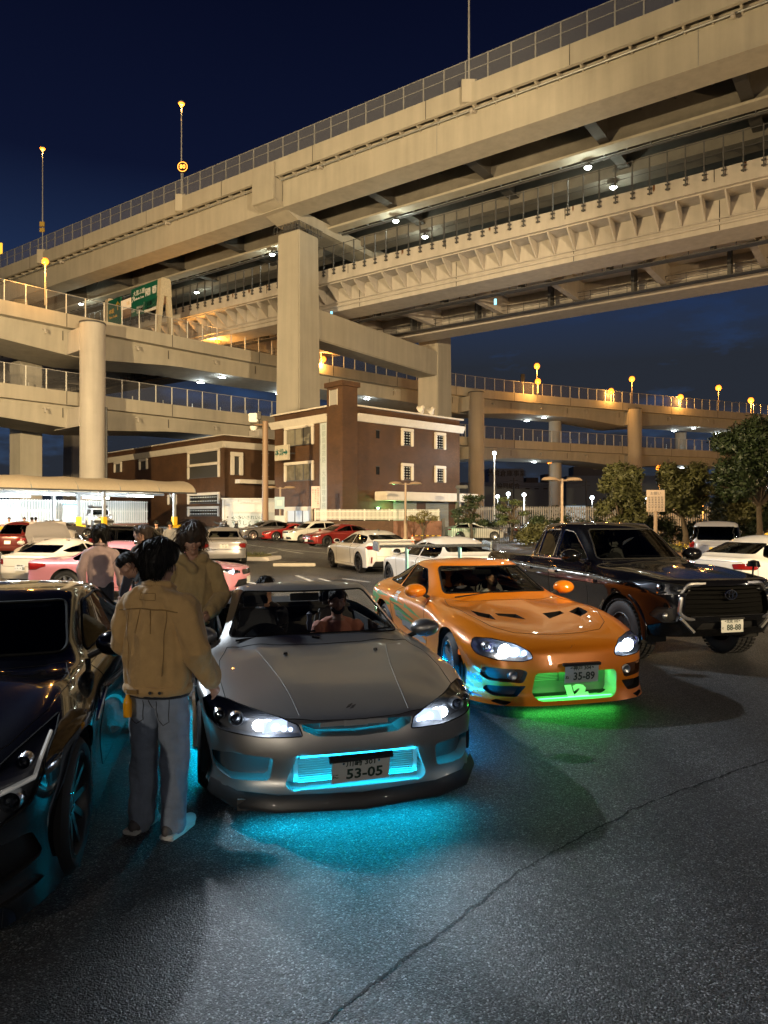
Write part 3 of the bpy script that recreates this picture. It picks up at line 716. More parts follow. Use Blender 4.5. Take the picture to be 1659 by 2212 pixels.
# sign gantry on the left ramp
gl = w_at(355, 694, 83.5); gr_ = w_at(240, 690, 91.5)
ga = thing('sign_gantry', 'beige A-frame gantry carrying green highway direction signs', 'sign gantry', (gl.x, gl.y, 22.3))
dv = Vector((gr_.x - gl.x, gr_.y - gl.y, 0)); dl = dv.length; dn = dv.normalized(); pn = Vector((-dn.y, dn.x, 0))
gcol = pmat('gantry_cream', (0.55, 0.48, 0.36), 0.6, var=0.15)
def aframe(base):
    m = MB()
    Mx = frame(base, pn, (0, 0, 1))
    for sgn in (-1, 1):
        m.prism([(sgn * 0.95 - 0.22, 0), (sgn * 0.95 + 0.22, 0), (sgn * 0.30 + 0.28, 6.6), (sgn * 0.30 - 0.28, 6.6)], Mx @ Matrix.Translation((0, 0, -0.3)), 0.6)
    m.prism([(-0.75, 5.0), (0.75, 5.0), (0.62, 6.9), (0.45, 7.05), (-0.45, 7.05), (-0.62, 6.9)], Mx @ Matrix.Translation((0, 0, -0.36)), 0.72)
    return m.build('leg', gcol, ga)
aframe((0, 0, 0)); aframe((dv.x, dv.y, 0))
MB().box(0, dl, -0.35, 0.35, 4.2, 5.6, frame((0, 0, 0), dn, pn)).build('crossarm', pmat('gantry_brown', (0.28, 0.17, 0.10), 0.6), ga)
green = pmat('sign_green', (0.008, 0.11, 0.062), 0.4); wht = pmat('sign_white', (0.75, 0.76, 0.74), 0.4)
xr = -dn                                         # reading direction, left to right seen from the lot
def panel(x0, x1, z0, z1, mat, txt):
    """x measured from the near (right) leg towards the far leg"""
    org = dn * x1 - pn * 0.55 if pn.y > 0 else dn * x1 + pn * 0.55
    Mx = frame((org.x, org.y, 0), xr, (0, 0, 1))
    o = MB().box(0, x1 - x0, z0, z1, -0.08, 0.08, Mx).build('sign_panel', mat, ga)
    for s, sz, tx, tz, mt in txt: text_on(s, sz, mt, o, Mx @ Matrix.Translation((tx, tz, 0.10)), 0.02, 0.004, align='CENTER')
    return o
amber = pmat('sign_amber', (0.75, 0.45, 0.05), 0.4)
panel(0.45, 3.3, 3.9, 6.9, green, [('P', 1.3, 0.55, 5.85, wht), ('ꞁ ꞁ', 0.9, 1.6, 5.9, wht)])
panel(0.42, 3.32, 3.6, 4.85, wht, [('大黒', 0.55, 1.2, 4.45, black_pl), ('Daikoku', 0.36, 1.2, 3.95, black_pl)])
panel(3.4, 6.2, 3.6, 6.9, green, [('大黒ふ頭', 0.66, 1.75, 6.2, wht), ('Daikoku Futo', 0.40, 1.75, 5.55, wht), ('↗', 1.2, 0.45, 5.6, wht), ('EXIT', 0.42, 0.5, 4.2, wht)])
panel(3.5, 5.0, 3.75, 4.6, wht, [('出口 402', 0.40, 0.75, 4.15, black_pl)])
panel(6.3, 8.6, 4.9, 6.0, emat('lit_panel', (1.0, 0.72, 0.40), 0.5), [('▯▮', 0.4, 1.7, 5.45, amber)])
panel(8.7, dl - 0.4, 3.3, 6.6, green, [('本線', 0.66, 0.9, 5.1, amber), ('Thru Traffic', 0.42, 1.3, 4.4, amber), ('↑', 1.5, 2.4, 5.5, amber)])
# =================================================================== BRICK BUILDINGS
brick_br = brickmat('brown_brick', (0.112, 0.052, 0.021), (0.082, 0.039, 0.016), (0.05, 0.024, 0.013))
brick_rd = brickmat('red_brick', (0.26, 0.10, 0.055), (0.20, 0.08, 0.045), (0.14, 0.10, 0.08))
trim = pmat('cornice_white', (0.66, 0.60, 0.52), 0.55, var=0.1, vscale=1.5, streak=0.6)
dark_glass = pmat('dark_window', (0.015, 0.016, 0.018), 0.06, spec=0.8)
curtain = pmat('curtained_window', (0.22, 0.20, 0.15), 0.25, var=0.25, vscale=2, streak=1.0)
shut_m = pmat('shutter_grey', (0.34, 0.35, 0.33), 0.45, 0.3)
def C4(cx, cy): return ((600 + cx * 0.36167) * 0.864, (900 + cy * 0.36167) * 0.864)
def C3(cx, cy): return (cx * 0.42194 * 0.864, (1060 + cy * 0.42194) * 0.864)      # strip crop of the left building
class Bld:
    """rectangular building whose near corner is A; local x runs along the right face, local y along the left face"""
    def __init__(s, name, label, A, ang, group=None):
        s.A = Vector(A); s.r = Vector((math.cos(ang), math.sin(ang))); s.l = Vector((-math.sin(ang), math.cos(ang)))
        s.o = thing(name, label, 'building', A, ang, group)
    def right(s, px, py):
        k = (px - CX) / FPX; x = (s.A.y * k - s.A.x) / (s.r.x - s.r.y * k); Y = s.A.y + s.r.y * x
        return x, CAM_H + (HY - py) / FPX * Y - s.A.z
    def left(s, px, py):
        k = (px - CX) / FPX; y = (s.A.y * k - s.A.x) / (s.l.x - s.l.y * k); Y = s.A.y + s.l.y * y
        return y, CAM_H + (HY - py) / FPX * Y - s.A.z
    def face_box(s, name, mat, side, a0, a1, z0, z1, d0, d1, parent=None, bevel=0):
        """d measured outwards from the face"""
        if side == 'R': b = MB().box(a0, a1, -d1, -d0, z0, z1)
        else: b = MB().box(-d1, -d0, a0, a1, z0, z1)
        return b.build(name, mat, parent or s.o, bevel=bevel)
    def rect(s, side, p, q):
        f = s.right if side == 'R' else s.left
        (a0, zt), (a1, zb) = f(*p), f(*q)
        if a0 > a1: a0, a1 = a1, a0
        return a0, a1, min(zt, zb), max(zt, zb)
    def window(s, side, p, q, glass, nm=1, sill=False, legs=True, fw=0.28, lattice=0, label=None):
        a0, a1, z0, z1 = s.rect(side, p, q)
        w = s.face_box('window', glass, side, a0 + fw, a1 - fw, z0 + 0.10, z1 - fw, 0.003, 0.03)
        s.face_box('surround', trim, side, a0, a1, z1 - fw, z1, 0.003, 0.22, w, 0.04)
        s.face_box('surround', trim, side, a0, a0 + fw, z0, z1 - fw - 0.002, 0.003, 0.22, w, 0.04)
        s.face_box('surround', trim, side, a1 - fw, a1, z0, z1 - fw - 0.002, 0.003, 0.22, w, 0.04)
        for k in range(1, nm + 1):
            a = a0 + fw + (a1 - a0 - 2 * fw) * k / (nm + 1)
            s.face_box('mullion', steel_dk, side, a - 0.04, a + 0.04, z0 + 0.10, z1 - fw, 0.031, 0.07, w)
        s.face_box('sill', steel_dk, side, a0 + fw, a1 - fw, z0 + 0.02, z0 + 0.098, 0.003, 0.1, w)
        if lattice:
            m = MB(); n1 = max(2, int((a1 - a0 - 2*fw) / lattice)); n2 = max(2, int((z1 - z0 - fw) / lattice))
            for i in range(n1):
                for j in range(n2):
                    aa = a0 + fw + (i + 0.5) * (a1 - a0 - 2*fw) / n1; zz = z0 + 0.1 + (j + 0.5) * (z1 - z0 - fw - 0.1) / n2
                    h_ = lattice * 0.26
                    if side == 'R': m.box(aa - h_, aa + h_, -0.06, -0.032, zz - h_ * 0.6, zz + h_ * 0.6)
                    else: m.box(-0.06, -0.032, aa - h_, aa + h_, zz - h_ * 0.6, zz + h_ * 0.6)
            m.build('glass_blocks', pmat('glass_block', (0.55, 0.58, 0.58), 0.2), w)
        if label: w['label'] = label
        return w
B1 = Bld('brick_building', 'three storey brown brick building with a square corner chimney and white cornice', (-3.3, 58, 0), R(43))
H1 = 10.3
o = B1.o
MB().box(0, 14.2, 0, 9.6, 0, H1 + 0.55).build('wall', brick_br, o)
# cornice and coping on both visible faces
def cornice(B, x0, x1, side, zt):
    prof = [(0.003, zt - 0.62), (0.10, zt - 0.60), (0.32, zt - 0.2), (0.42, zt), (0.003, zt)]
    if side == 'R': M_ = frame((x1, 0, 0), (0, -1, 0), (0, 0, 1))
    else: M_ = frame((0, x0, 0), (-1, 0, 0), (0, 0, 1))
    m = MB(); m.prism(prof, M_, (x1 - x0)); 
    return m.build('cornice', trim, B.o)
zc = 10.28
cornice(B1, 1.35, 14.6, 'R', zc); cornice(B1, 1.75, 10.0, 'L', zc)
B1.face_box('coping', trim, 'R', 1.3, 14.5, H1 + 0.552, H1 + 0.68, -0.4, 0.28)
B1.face_box('coping', trim, 'L', 1.7, 9.9, H1 + 0.552, H1 + 0.68, -0.4, 0.28)
# corner chimney
ch = MB().box(-0.28, 1.3, -0.28, 1.7, 0, 12.35).build('chimney', brick_br, o)
MB().box(-0.45, 1.47, -0.45, 1.87, 12.352, 12.75).build('cap', brick_br, ch)
MB().box(-0.31, -0.282, 0.35, 1.3, 10.9, 12.1).build('vent_grille', pmat('vent_grey', (0.33, 0.31, 0.29), 0.6, var=0.2, vscale=30), ch)
for n_ in (0.32, 1.30): MB().box(-0.33, -0.283, n_, n_ + 0.05, 10.85, 12.15).build('grille_frame', trim, ch)
for a, b in (((1110, 470), (1192, 600)), ((1340, 498), (1416, 622)), ((1110, 712), (1192, 835)), ((1340, 730), (1416, 850))):
    B1.window('R', C4(*a), C4(*b), dark_glass, nm=0, lattice=0.24, fw=0.26)
for a, b in (((940, 487), (963, 543)), ((940, 737), (963, 793)), ((930, 1018), (972, 1052))):
    a0, a1, z0, z1 = B1.rect('R', C4(*a), C4(*b))
    w_ = B1.face_box('window', dark_glass, 'R', a0, a1, z0, z1, 0.003, 0.03)
    B1.face_box('frame', steel_dk, 'R', a0 - 0.05, a1 + 0.05, z1, z1 + 0.06, 0.003, 0.06, w_)
lit = emat('lit_office', (0.85, 0.92, 1.0), 0.25)
B1.window('L', C4(315, 470), C4(515, 582), curtain, nm=2, fw=0.25, label='curtained upper window')
B1.window('L', C4(315, 712), C4(515, 832), pmat('dim_window', (0.16, 0.14, 0.10), 0.2, var=0.5, vscale=1.2), nm=2, fw=0.25, label='dim middle window')
B1.window('L', C4(315, 1016), C4(507, 1128), lit, nm=2, fw=0.34, label='lit ground floor window with pale interior')
# canopy slab over the shutters
a0, a1, z0, z1 = B1.rect('R', C4(880, 917), C4(1500, 958))
B1.face_box('canopy_slab', trim, 'R', 3.4, 15.2, 2.85 + 0.35, 3.95, 0.003, 1.5, bevel=0.06)
def shutter(a0, a1, z0, z1):
    s_ = MB(); n = 22
    for k in range(n):
        z = z0 + (z1 - z0) * k / n; h_ = (z1 - z0) / n
        s_.prism([(0.003, z), (0.02, z), (0.06, z + h_ * 0.5), (0.02, z + h_ * 0.98), (0.003, z + h_ * 0.98)], frame((a1, 0, 0), (0, -1, 0), (0, 0, 1)), a1 - a0)
    return s_.build('shutter', shut_m, o)
shutter(5.6, 8.4, 0.0, 3.1); shutter(9.6, 12.6, 0.0, 3.1)
B1.face_box('pilaster', trim, 'R', 13.6, 14.1, 0, 3.19, 0.003, 0.25)
# vertical sign board on the left face and the notice by the chimney
a0, a1, z0, z1 = B1.rect('L', C4(540, 412), C4(590, 1005))
vsn = thing('banner_sign', 'long pale vertical sign board running down the brick wall beside the chimney', 'sign', B1.A, R(43))
MB().box(-0.14, -0.004, 1.85, 2.75, 1.5, 9.6).build('board', pmat('sign_pale', (0.50, 0.55, 0.55), 0.5, var=0.12, streak=0.8), vsn)
MB().box(-0.19, -0.141, 1.82, 1.88, 1.5, 9.6).box(-0.19, -0.141, 2.72, 2.78, 1.5, 9.6).build('edge_trim', galv, vsn)
ink = pmat('faded_ink', (0.30, 0.36, 0.37), 0.6)
for k, chs in enumerate('首都高速道路 大黒管理事務所'):
    if chs != ' ': text_on(chs, 0.52, ink, vsn, frame((-0.146, 2.3, 9.2 - k * 0.54), (0, -1, 0), (0, 0, 1)), 0.01)
nb = thing('notice_board', 'pinkish white notice board with red vertical writing beside the white fence', 'sign', (-5.3, 55.9, 1.5), R(0))
MB().box(-0.32, 0.32, -0.03, 0.03, 1.0, 2.72).build('board', pmat('notice_pink', (0.66, 0.52, 0.50), 0.5), nb)
MB().box(-0.03, 0.03, 0.031, 0.08, 0, 2.6).build('post', galv, nb)
for c_, (s, n0) in enumerate((('駐車場内でのお願い', 2.52), ('騒音空ぶかし', 2.4), ('禁止', 2.4))):
    for k, chs in enumerate(s): text_on(chs, 0.15, pmat('ink_red', (0.32, 0.06, 0.08), 0.6), nb, frame((0.2 - c_ * 0.2, -0.036, n0 - k * 0.165), (1, 0, 0), (0, 0, 1)), 0.006)
ms = thing('direction_sign', 'square pale sign with green arrow and two characters hung on the brick wall', 'sign', B1.A, R(43))
a0, a1, z0, z1 = B1.rect('L', C4(307, 597), C4(402, 692))
a0, a1 = 6.2, 8.2
MB().box(-0.95, -0.75, a0, a1, 6.75, 8.05).build('board', pmat('sign_cream', (0.55, 0.50, 0.40), 0.5, var=0.12, vscale=3), ms)
for yy in (a0 + 0.3, a1 - 0.3): MB().box(-0.75, -0.004, yy - 0.04, yy + 0.04, 7.3, 7.4).build('bracket', steel_dk, ms)
teal = pmat('ink_teal', (0.0, 0.10, 0.09), 0.5)
text_on('本線', 0.66, teal, ms, frame((-0.955, a1 - 0.7, 7.4), (0, -1, 0), (0, 0, 1)), 0.01, 0.006)
m = MB(); m.prism([(-0.28, -0.09), (0.02, -0.09), (0.02, -0.26), (0.34, 0.0), (0.02, 0.26), (0.02, 0.09), (-0.28, 0.09)], frame((-0.955, a0 + 0.38, 7.4), (0, -1, 0), (0, 0, 1)), 0.006); m.build('arrow', teal, ms)
for k, x_ in enumerate((8.9, 10.2)):
    f_ = thing('roof_floodlight', ('left' if k == 0 else 'right') + ' one of two pale floodlights on the brick building roof edge', 'floodlight', B1.A + Vector((B1.r.x * x_, B1.r.y * x_, H1 + 0.68)), R(43), 'roof floodlights')
    MB().lathe([(0, 0.4), (0.16, 0.36), (0.22, 0.1), (0.42, -0.12), (0.0, -0.05)], frame((0, -0.1, 0.42), (1, 0, 0), (0, 0.5, 0.8)), 14).build('head', trim, f_, smooth=True)
    MB().box(-0.12, 0.12, -0.1, 0.1, 0, 0.2).build('bracket', steel_gr, f_)
# green lamp under the canopy
gp = B1.A + Vector((B1.r.x * 4.6 + B1.l.x * -0.9, B1.r.y * 4.6 + B1.l.y * -0.9, 2.3))
gl_ = thing('green_lamp', 'small green lamp washing the brick wall under the canopy slab', 'lamp', gp, R(43))
MB().box(-0.08, 0.08, -0.08, 0.08, 0, 0.1).build('housing', steel_dk, gl_); MB().box(-0.06, 0.06, -0.06, 0.06, 0.101, 0.13).build('bulb', emat('green_bulb', (0.25, 1.0, 0.3), 4), gl_)
point('bulb_light', gp + Vector((0, 0, 0.3)), 130, (0.35, 1.0, 0.30), 0.1)
wd = thing('wall_lamp', 'unlit dark area lamp on a short post below the canopy slab', 'street lamp', (5.9, 57.4, 0), 0)
MB().tube([(0, 0, 0), (0, 0, 4.1)], 0.11, 8).build('post', steel_dk, wd); MB().box(-0.2, 0.75, -0.3, 0.3, 4.1, 4.35).build('head', steel_dk, wd, bevel=0.05)

B2 = Bld('brick_building', 'lower long brown brick building behind the vaulted carport', (-15.9, 72, 0.85), R(43))
o = B2.o; H2 = 8.5
MB().box(0, 13, 0, 30, 0, H2 + 0.6).build('wall', brick_br, o)
cornice(B2, -0.3, 13, 'R', H2); cornice(B2, -0.3, 30, 'L', H2)
B2.face_box('coping', trim, 'R', 0, 13, H2 + 0.602, H2 + 0.7, -0.4, 0.28); B2.face_box('coping', trim, 'L', -0.28, 30, H2 + 0.602, H2 + 0.7, -0.4, 0.28)
louv = pmat('louvre_dark', (0.05, 0.048, 0.045), 0.6)
for a, b, gm, lt in (((1118, 165), (1306, 238), louv, 0), ((1118, 243), (1306, 314), louv, 0), ((1118, 412), (1306, 472), dark_glass, 0.34), ((1118, 490), (1306, 548), dark_glass, 0.34), ((1000, 420), (1050, 478), louv, 0), ((830, 210), (878, 268), louv, 0), ((682, 228), (725, 284), louv, 0)):
    w_ = B2.window('L', C3(*a), C3(*b), gm, nm=0, fw=0.27, lattice=lt)
a0, a1, z0, z1 = B2.rect('R', C3(1363, 165), C3(1436, 305))
B2.window('R', C3(1363, 165), C3(1436, 305), louv, nm=0, fw=0.42)
MB().box(6.0, 8.3, 3, 5, H2 + 0.61, H2 + 2.0).build('roof_unit', concrete_w, o)
a0, a1, z0, z1 = B2.rect('R', C3(1363, 433), C3(1527, 446))
B2.face_box('eave', trim, 'R', 1.2, 6.4, 4.35, 4.75, 0.003, 0.9)
# white service booth with banners in front of it
sb = thing('service_booth', 'white low service booth with banners between the brick buildings', 'booth', (-15.6, 69.6, 0.80), R(10))
MB().box(0, 11.5, 0, 2.0, 0, 2.75).build('wall', pmat('booth_white', (0.62, 0.63, 0.63), 0.5, var=0.1, streak=0.5), sb)
for k in range(9): MB().box(0.2 + k * 1.3, 0.25 + k * 1.3, -0.05, -0.003, 0.1, 2.7).build('panel_seam', galv, sb)
MB().box(-0.1, 11.6, -0.25, 2.1, 2.752, 2.85).build('roof', whitep, sb)
MB().box(0.9, 6.3, -0.12, -0.06, 1.45, 2.45).build('awning_screen', whitep, sb)
MB().box(7.1, 7.9, -0.06, -0.003, 0.0, 2.0).build('door', pmat('booth_door', (0.33, 0.25, 0.2), 0.5), sb)
ban = MB().box(0.9, 4.2, -0.16, -0.125, 0.0, 1.35).build('banner', pmat('banner_white', (0.66, 0.72, 0.74), 0.6), sb)
text_on('いきいきれいに', 0.42, teal, ban, frame((2.45, -0.165, 0.95), (1, 0, 0), (0, 0, 1)), 0.004)
text_on('やさしく 運転', 0.5, teal, ban, frame((2.45, -0.165, 0.4), (1, 0, 0), (0, 0, 1)), 0.004)
MB().box(3.75, 4.19, -0.172, -0.161, 0.3, 1.33).build('poster', pmat('poster_blue', (0.10, 0.22, 0.45), 0.5), ban)
ban2 = MB().box(7.95, 9.3, -0.16, -0.1, 0.1, 1.2).build('banner', pmat('banner_white', (0.66, 0.72, 0.74), 0.6), sb)
text_on('自動販売機', 0.26, black_pl, ban2, frame((8.6, -0.166, 0.85), (1, 0, 0), (0, 0, 1)), 0.004); text_on('案内所 →', 0.26, black_pl, ban2, frame((8.6, -0.166, 0.45), (1, 0, 0), (0, 0, 1)), 0.004)

# =================================================================== CARPORT WITH VAULTED ROOF
cA = Vector((-17.3, 65.0, 0.86)); cd_ = Vector((-0.67, -0.742, 0)); cn_ = Vector((-0.742, 0.67, 0))   # along the roof to the left/near, and away
cp = thing('carport', 'long lit carport with a beige vaulted roof and yellow footed posts', 'carport', cA, math.atan2(cd_.y, cd_.x))
# local x along the roof, local y = -away
roof_m = pmat('vault_membrane', (0.50, 0.42, 0.32), 0.6, var=0.06)
def vault(o_, half, rise, zb):
    return [(half - half * math.cos(math.pi * k / 10), zb + rise * math.sin(math.pi * k / 10)) for k in range(11)]
BAY = 3.55
prof = vault(0, 2.7, 1.15, 3.12)
for b in range(11):
    rows = []
    for k in range(5):
        x = b * BAY + BAY * k / 4; sag = 0.10 * math.sin(math.pi * k / 4)
        rows.append([(x, -(q[0] - 0.6), q[1] - sag * math.sin(math.pi * min(1, max(0, q[0] / 5.4)))) for q in prof])
    MB().grid(rows).build('roof_bay', roof_m, cp, smooth=50)
prof2 = vault(0, 2.4, 0.8, 2.9)
rows = [[(x, -(q[0] + 5.6), q[1]) for q in prof2] for x in (0.5 + 0.0, 40)]
MB().grid(rows).build('rear_roof', pmat('vault_pale', (0.62, 0.62, 0.60), 0.6), cp, smooth=50)
for b in range(12):
    MB().tube([(b * BAY, -(q[0] - 0.6), q[1] - 0.05) for q in prof], 0.05, 5).build('rib', steel_gr, cp)
MB().box(-0.1, 39.2, 0.55, 0.68, 3.02, 3.15).build('edge_beam', steel_dk, cp)
MB().box(-0.1, 39.2, -4.85, -4.75, 2.95, 3.1).build('edge_beam', steel_gr, cp)
yell = pmat('yellow_guard', (0.75, 0.47, 0.02), 0.45)
for k, x in enumerate((1.7, 8.2, 16.5, 25.0, 33.0)):
    for yy in (-0.1, -4.6, -9.5):
        if yy != -0.1 and k == 0: continue
        p_ = MB().box(x - 0.11, x + 0.11, yy - 0.11, yy + 0.11, 0, 3.05).build('post', steel_gr if yy else steel_dk, cp)
        if yy > -5:
            MB().box(x - 0.18, x + 0.18, yy - 0.18, yy + 0.18, 0.0, 1.0).box(x - 0.42, x + 0.42, yy - 0.42, yy + 0.42, 0, 0.28).build('yellow_guard', yell, p_)
        MB().tube([(x, yy, 2.3), (x + 0.0, yy - 0.8, 3.05)], 0.04, 5).build('brace', steel_gr, cp)
for r_, (yy, zz) in enumerate(((-1.5, 2.82), (-6.5, 2.72))):
    for b in range(5):
        x = 4.2 + b * 7.0 + r_ * 1.5
        t_ = thing('tube_light', 'fluorescent tube light under the ' + ('front' if r_ == 0 else 'rear') + ' carport roof, ' + ('first', 'second', 'third', 'fourth', 'fifth')[b] + ' from the brick building', 'lamp', mat4(cp) @ Vector((x, yy, zz)), cp.rotation_euler.z, 'carport tube lights')
        MB().box(-1.25, 1.25, -0.1, 0.1, 0.0, 0.09).build('housing', whitep, t_)
        MB().box(-1.2, 1.2, -0.09, 0.09, -0.09, -0.002).build('tube', emat('fluor', (0.88, 0.97, 1.0), 30), t_)
        p_ = mat4(cp) @ Vector((x, yy, zz - 0.3)); point('tube_glow', p_, 1100, (0.88, 0.97, 1.0), 0.35)
# white slatted wall behind the carport, with a brick kerb and the notice
cw = thing('slat_fence', 'bright white slatted fence behind the carport', 'fence', mat4(cp) @ Vector((0, 10.4 * -1, 0)), cp.rotation_euler.z)
slm = MB().box(-0.05, 0.05, -0.03, 0.03, 0.35, 2.55).mesh('slat', whitep)
for k in range(170): link('slat', slm, cw, (-1.5 + k * 0.24, 0, 0))
for z_ in (0.5, 1.5, 2.4): MB().box(-1.6, 39.5, 0.04, 0.09, z_, z_ + 0.08).build('rail', whitep, cw)
MB().box(-1.6, 39.5, -0.2, 0.2, 0, 0.34).build('kerb', brick_rd, cw)
MB().box(-1.6, 39.5, -0.5, -0.42, 0.3, 2.5).build('backing_screen', pmat('screen_white', (0.55, 0.58, 0.56), 0.7), cw)
ns = thing('notice_board', 'white blue-topped notice board under the carport beside a yellow footed post', 'sign', mat4(cp) @ Vector((6.6, -9.6, 0)), cp.rotation_euler.z + math.pi)
MB().box(-0.75, 0.75, -0.04, 0.04, 0.5, 2.2).build('board', pmat('sign_white', (0.75, 0.76, 0.74), 0.4), ns); MB().box(-0.75, 0.75, -0.06, -0.041, 2.0, 2.2).build('header', pmat('poster_blue', (0.10, 0.22, 0.45), 0.5), ns)
for x in (-0.6, 0.6): MB().box(x - 0.03, x + 0.03, 0.041, 0.09, 0, 2.2).build('post', galv, ns)

# =================================================================== WALLS, FENCES AND STREET FURNITURE IN THE LOT
rw = thing('retaining_wall', 'low brick retaining wall below the white picket fence', 'wall', (-5.3, 55.2, 0))
MB().box(0, 6.0, 0, 0.35, 0, 1.55).build('brick_panel', brick_br, rw)
MB().box(6.01, 9.7, -0.15, 0.35, 0, 1.55).build('brick_panel', brick_rd, rw)
MB().box(9.71, 9.95, -0.2, 0.4, 0, 1.7).build('end_post', black_pl, rw)
wf = thing('picket_fence', 'white picket fence on top of the retaining wall', 'fence', (-5.3, 55.35, 1.552))
pk = MB().box(-0.028, 0.028, -0.02, 0.02, 0.08, 0.86).mesh('picket', whitep)
for k in range(96): link('picket', pk, wf, (k * 0.1, 0, 0))
for z_ in (0.25, 0.68): MB().box(-0.05, 9.6, 0.021, 0.05, z_, z_ + 0.05).build('rail', whitep, wf)
for k in range(6): MB().box(k * 1.9 - 0.04, k * 1.9 + 0.04, 0.052, 0.12, 0, 0.9).build('post', whitep, wf)
# black iron fence
bf = thing('iron_fence', 'black iron railing fence between the brick wall and the pickup', 'fence', (4.0, 49.6, 0), R(-6))
bar = MB().box(-0.012, 0.012, -0.012, 0.012, 0.08, 1.18).mesh('bar', black_pl)
for k in range(90): link('bar', bar, bf, (k * 0.13, 0, 0))
for z_ in (0.12, 1.08): MB().box(0, 11.7, 0.013, 0.04, z_, z_ + 0.05).build('rail', black_pl, bf)
for k in range(7): MB().box(k * 1.95 - 0.04, k * 1.95 + 0.04, 0.042, 0.12, 0, 1.28).build('post', black_pl, bf)
# white slat fence behind the trees
sf = thing('slat_fence', 'tall grey white slatted fence behind the trees at the right', 'fence', (7.5, 76, 0), R(-3))
sl = MB().box(-0.06, 0.06, -0.03, 0.03, 0.1, 2.9).mesh('slat', pmat('slat_grey', (0.42, 0.40, 0.37), 0.6))
for k in range(160): link('slat', sl, sf, (k * 0.23, 0, 0))
for z_ in (0.4, 2.6): MB().box(0, 37, 0.031, 0.09, z_, z_ + 0.09).build('rail', galv, sf)
# kerb island behind the silver saloon
isl = thing('kerb_island', 'low kerbed island with rough grass behind the silver saloon', 'kerb', (-8.0, 32.0, 0), R(-14))
MB().box(-3.4, 3.4, -0.75, 0.75, 0, 0.16).build('kerb', concrete_w, isl, bevel=0.03); MB().box(-3.2, 3.0, -0.55, 0.55, 0.162, 0.24).build('soil', pmat('dry_turf', (0.10, 0.09, 0.035), 0.9, var=0.4, vscale=6), isl)
gr_m = pmat('grass', (0.09, 0.10, 0.03), 0.8)
m = MB()
for k in range(700):
    x = rnd.uniform(-3.1, 2.9); y = rnd.uniform(-0.5, 0.5); a = rnd.uniform(0, 6.28); h_ = rnd.uniform(0.06, 0.18)
    m.add([(x, y, 0.24), (x + 0.03 * math.cos(a), y + 0.03 * math.sin(a), 0.24), (x + rnd.uniform(-.05, .05), y + rnd.uniform(-.05, .05), 0.24 + h_)], [(0, 1, 2)])
gs = m.build('grass', gr_m, None); gs.location = isl.location; gs.rotation_euler = isl.rotation_euler; tag(gs, 'rough short grass on the kerbed island', 'grass', kind='stuff')
for (a, b), lb in ((((540, 1203), (700, 1207)), 'raised kerb strip in the lot left of the white hatchback'), (((672, 1232), (735, 1226)), 'short pale kerb strip beside the white hatchback front wheel')):
    pass
ks = thing('wheel_stop', 'low concrete kerb lying in the lot in front of the kerbed island', 'kerb', (-3.4, 27.4, 0), R(2))
MB().box(-0.8, 0.8, -0.11, 0.11, 0, 0.12).build('kerb', concrete, ks, bevel=0.02)
# camera pole
pl = thing('camera_pole', 'tall brown pole with a white surveillance camera between the brick buildings', 'camera pole', g_at(573, 1160))
MB().tube([(0, 0, 0), (0, 0, 9.0)], 0.26, 14, r2=0.21).build('pole', pmat('pole_brown', (0.24, 0.15, 0.09), 0.5), pl, smooth=True)
MB().tube([(0, 0, 8.7), (-0.85, 0, 8.75)], 0.06, 6).build('arm', pmat('pole_brown', (0.24, 0.15, 0.09), 0.5), pl)
cm = MB().box(-1.25, -0.55, -0.3, 0.2, 8.9, 9.6).build('camera_head', whitep, pl, bevel=0.06)
MB().lathe([(0, -0.3), (0.2, -0.25), (0.3, 0), (0.3, 0.1), (0, 0.1)], frame((-0.9, 0, 8.5), (1, 0, 0), (0, 1, 0)), 16).build('dome', whitep, cm, smooth=True)
MB().box(-0.55, -0.3, -0.35, 0.0, 9.1, 9.7).build('hood', black_pl, cm)
for k in range(6): MB().tube([(-0.3, 0, 7.4 - k * 0.9), (0.3, 0, 7.4 - k * 0.9)], 0.02, 4).build('step_bolt', steel_gr, pl)
# twin headed lot lamps, unlit
def twin_lamp(px, py_top, Y, label, copper=False):
    x = (px - CX) / FPX * Y; zt = CAM_H + (HY - py_top) / FPX * Y
    o = thing('lot_lamp', label, 'street lamp', (x, Y, gz(x, Y)), R(20), 'twin headed lot lamps')
    pm_ = pmat('lamp_bronze', (0.36, 0.26, 0.18), 0.45, var=0.1)
    zt -= gz(x, Y)
    MB().tube([(0, 0, 0), (0, 0, 1.6)], 0.13, 10).tube([(0, 0, 1.6), (0, 0, zt)], 0.08, 10).build('pole', pm_, o, smooth=40)
    MB().lathe([(0.22, 0), (0.13, 0.5), (0.0, 0.5)], n=12).build('base', pm_, o, smooth=True)
    MB().tube([(-0.5, 0, zt - 0.1), (0.5, 0, zt - 0.1)], 0.05, 6).build('arm', pm_, o)
    for s in (-1, 1):
        h_ = MB().lathe([(0, 0.16), (0.3, 0.12), (0.42, 0.0), (0.40, -0.04)], Matrix.Translation((s * 0.8, 0, zt - 0.06)) @ Matrix.Diagonal((1.25, 0.8, 1, 1)), 14).build('lamp_head', pm_, o, smooth=True)
        MB().lathe([(0.38, -0.03), (0, -0.09)], Matrix.Translation((s * 0.8, 0, zt - 0.06)) @ Matrix.Diagonal((1.25, 0.8, 1, 1)), 14).build('lens', pmat('lens_milky', (0.6, 0.6, 0.58), 0.25), h_, smooth=True)
    return o
twin_lamp(876, 1043, 53.5, 'bronze twin headed lot lamp in front of the white picket fence')
twin_lamp(282 * 2.36 - 60, 1052, 60, 'dark twin headed lot lamp against the left corner of the tall brick building')
twin_lamp(1214, 1034, 41, 'bronze twin headed lot lamp with conical foot above the pickup roof')
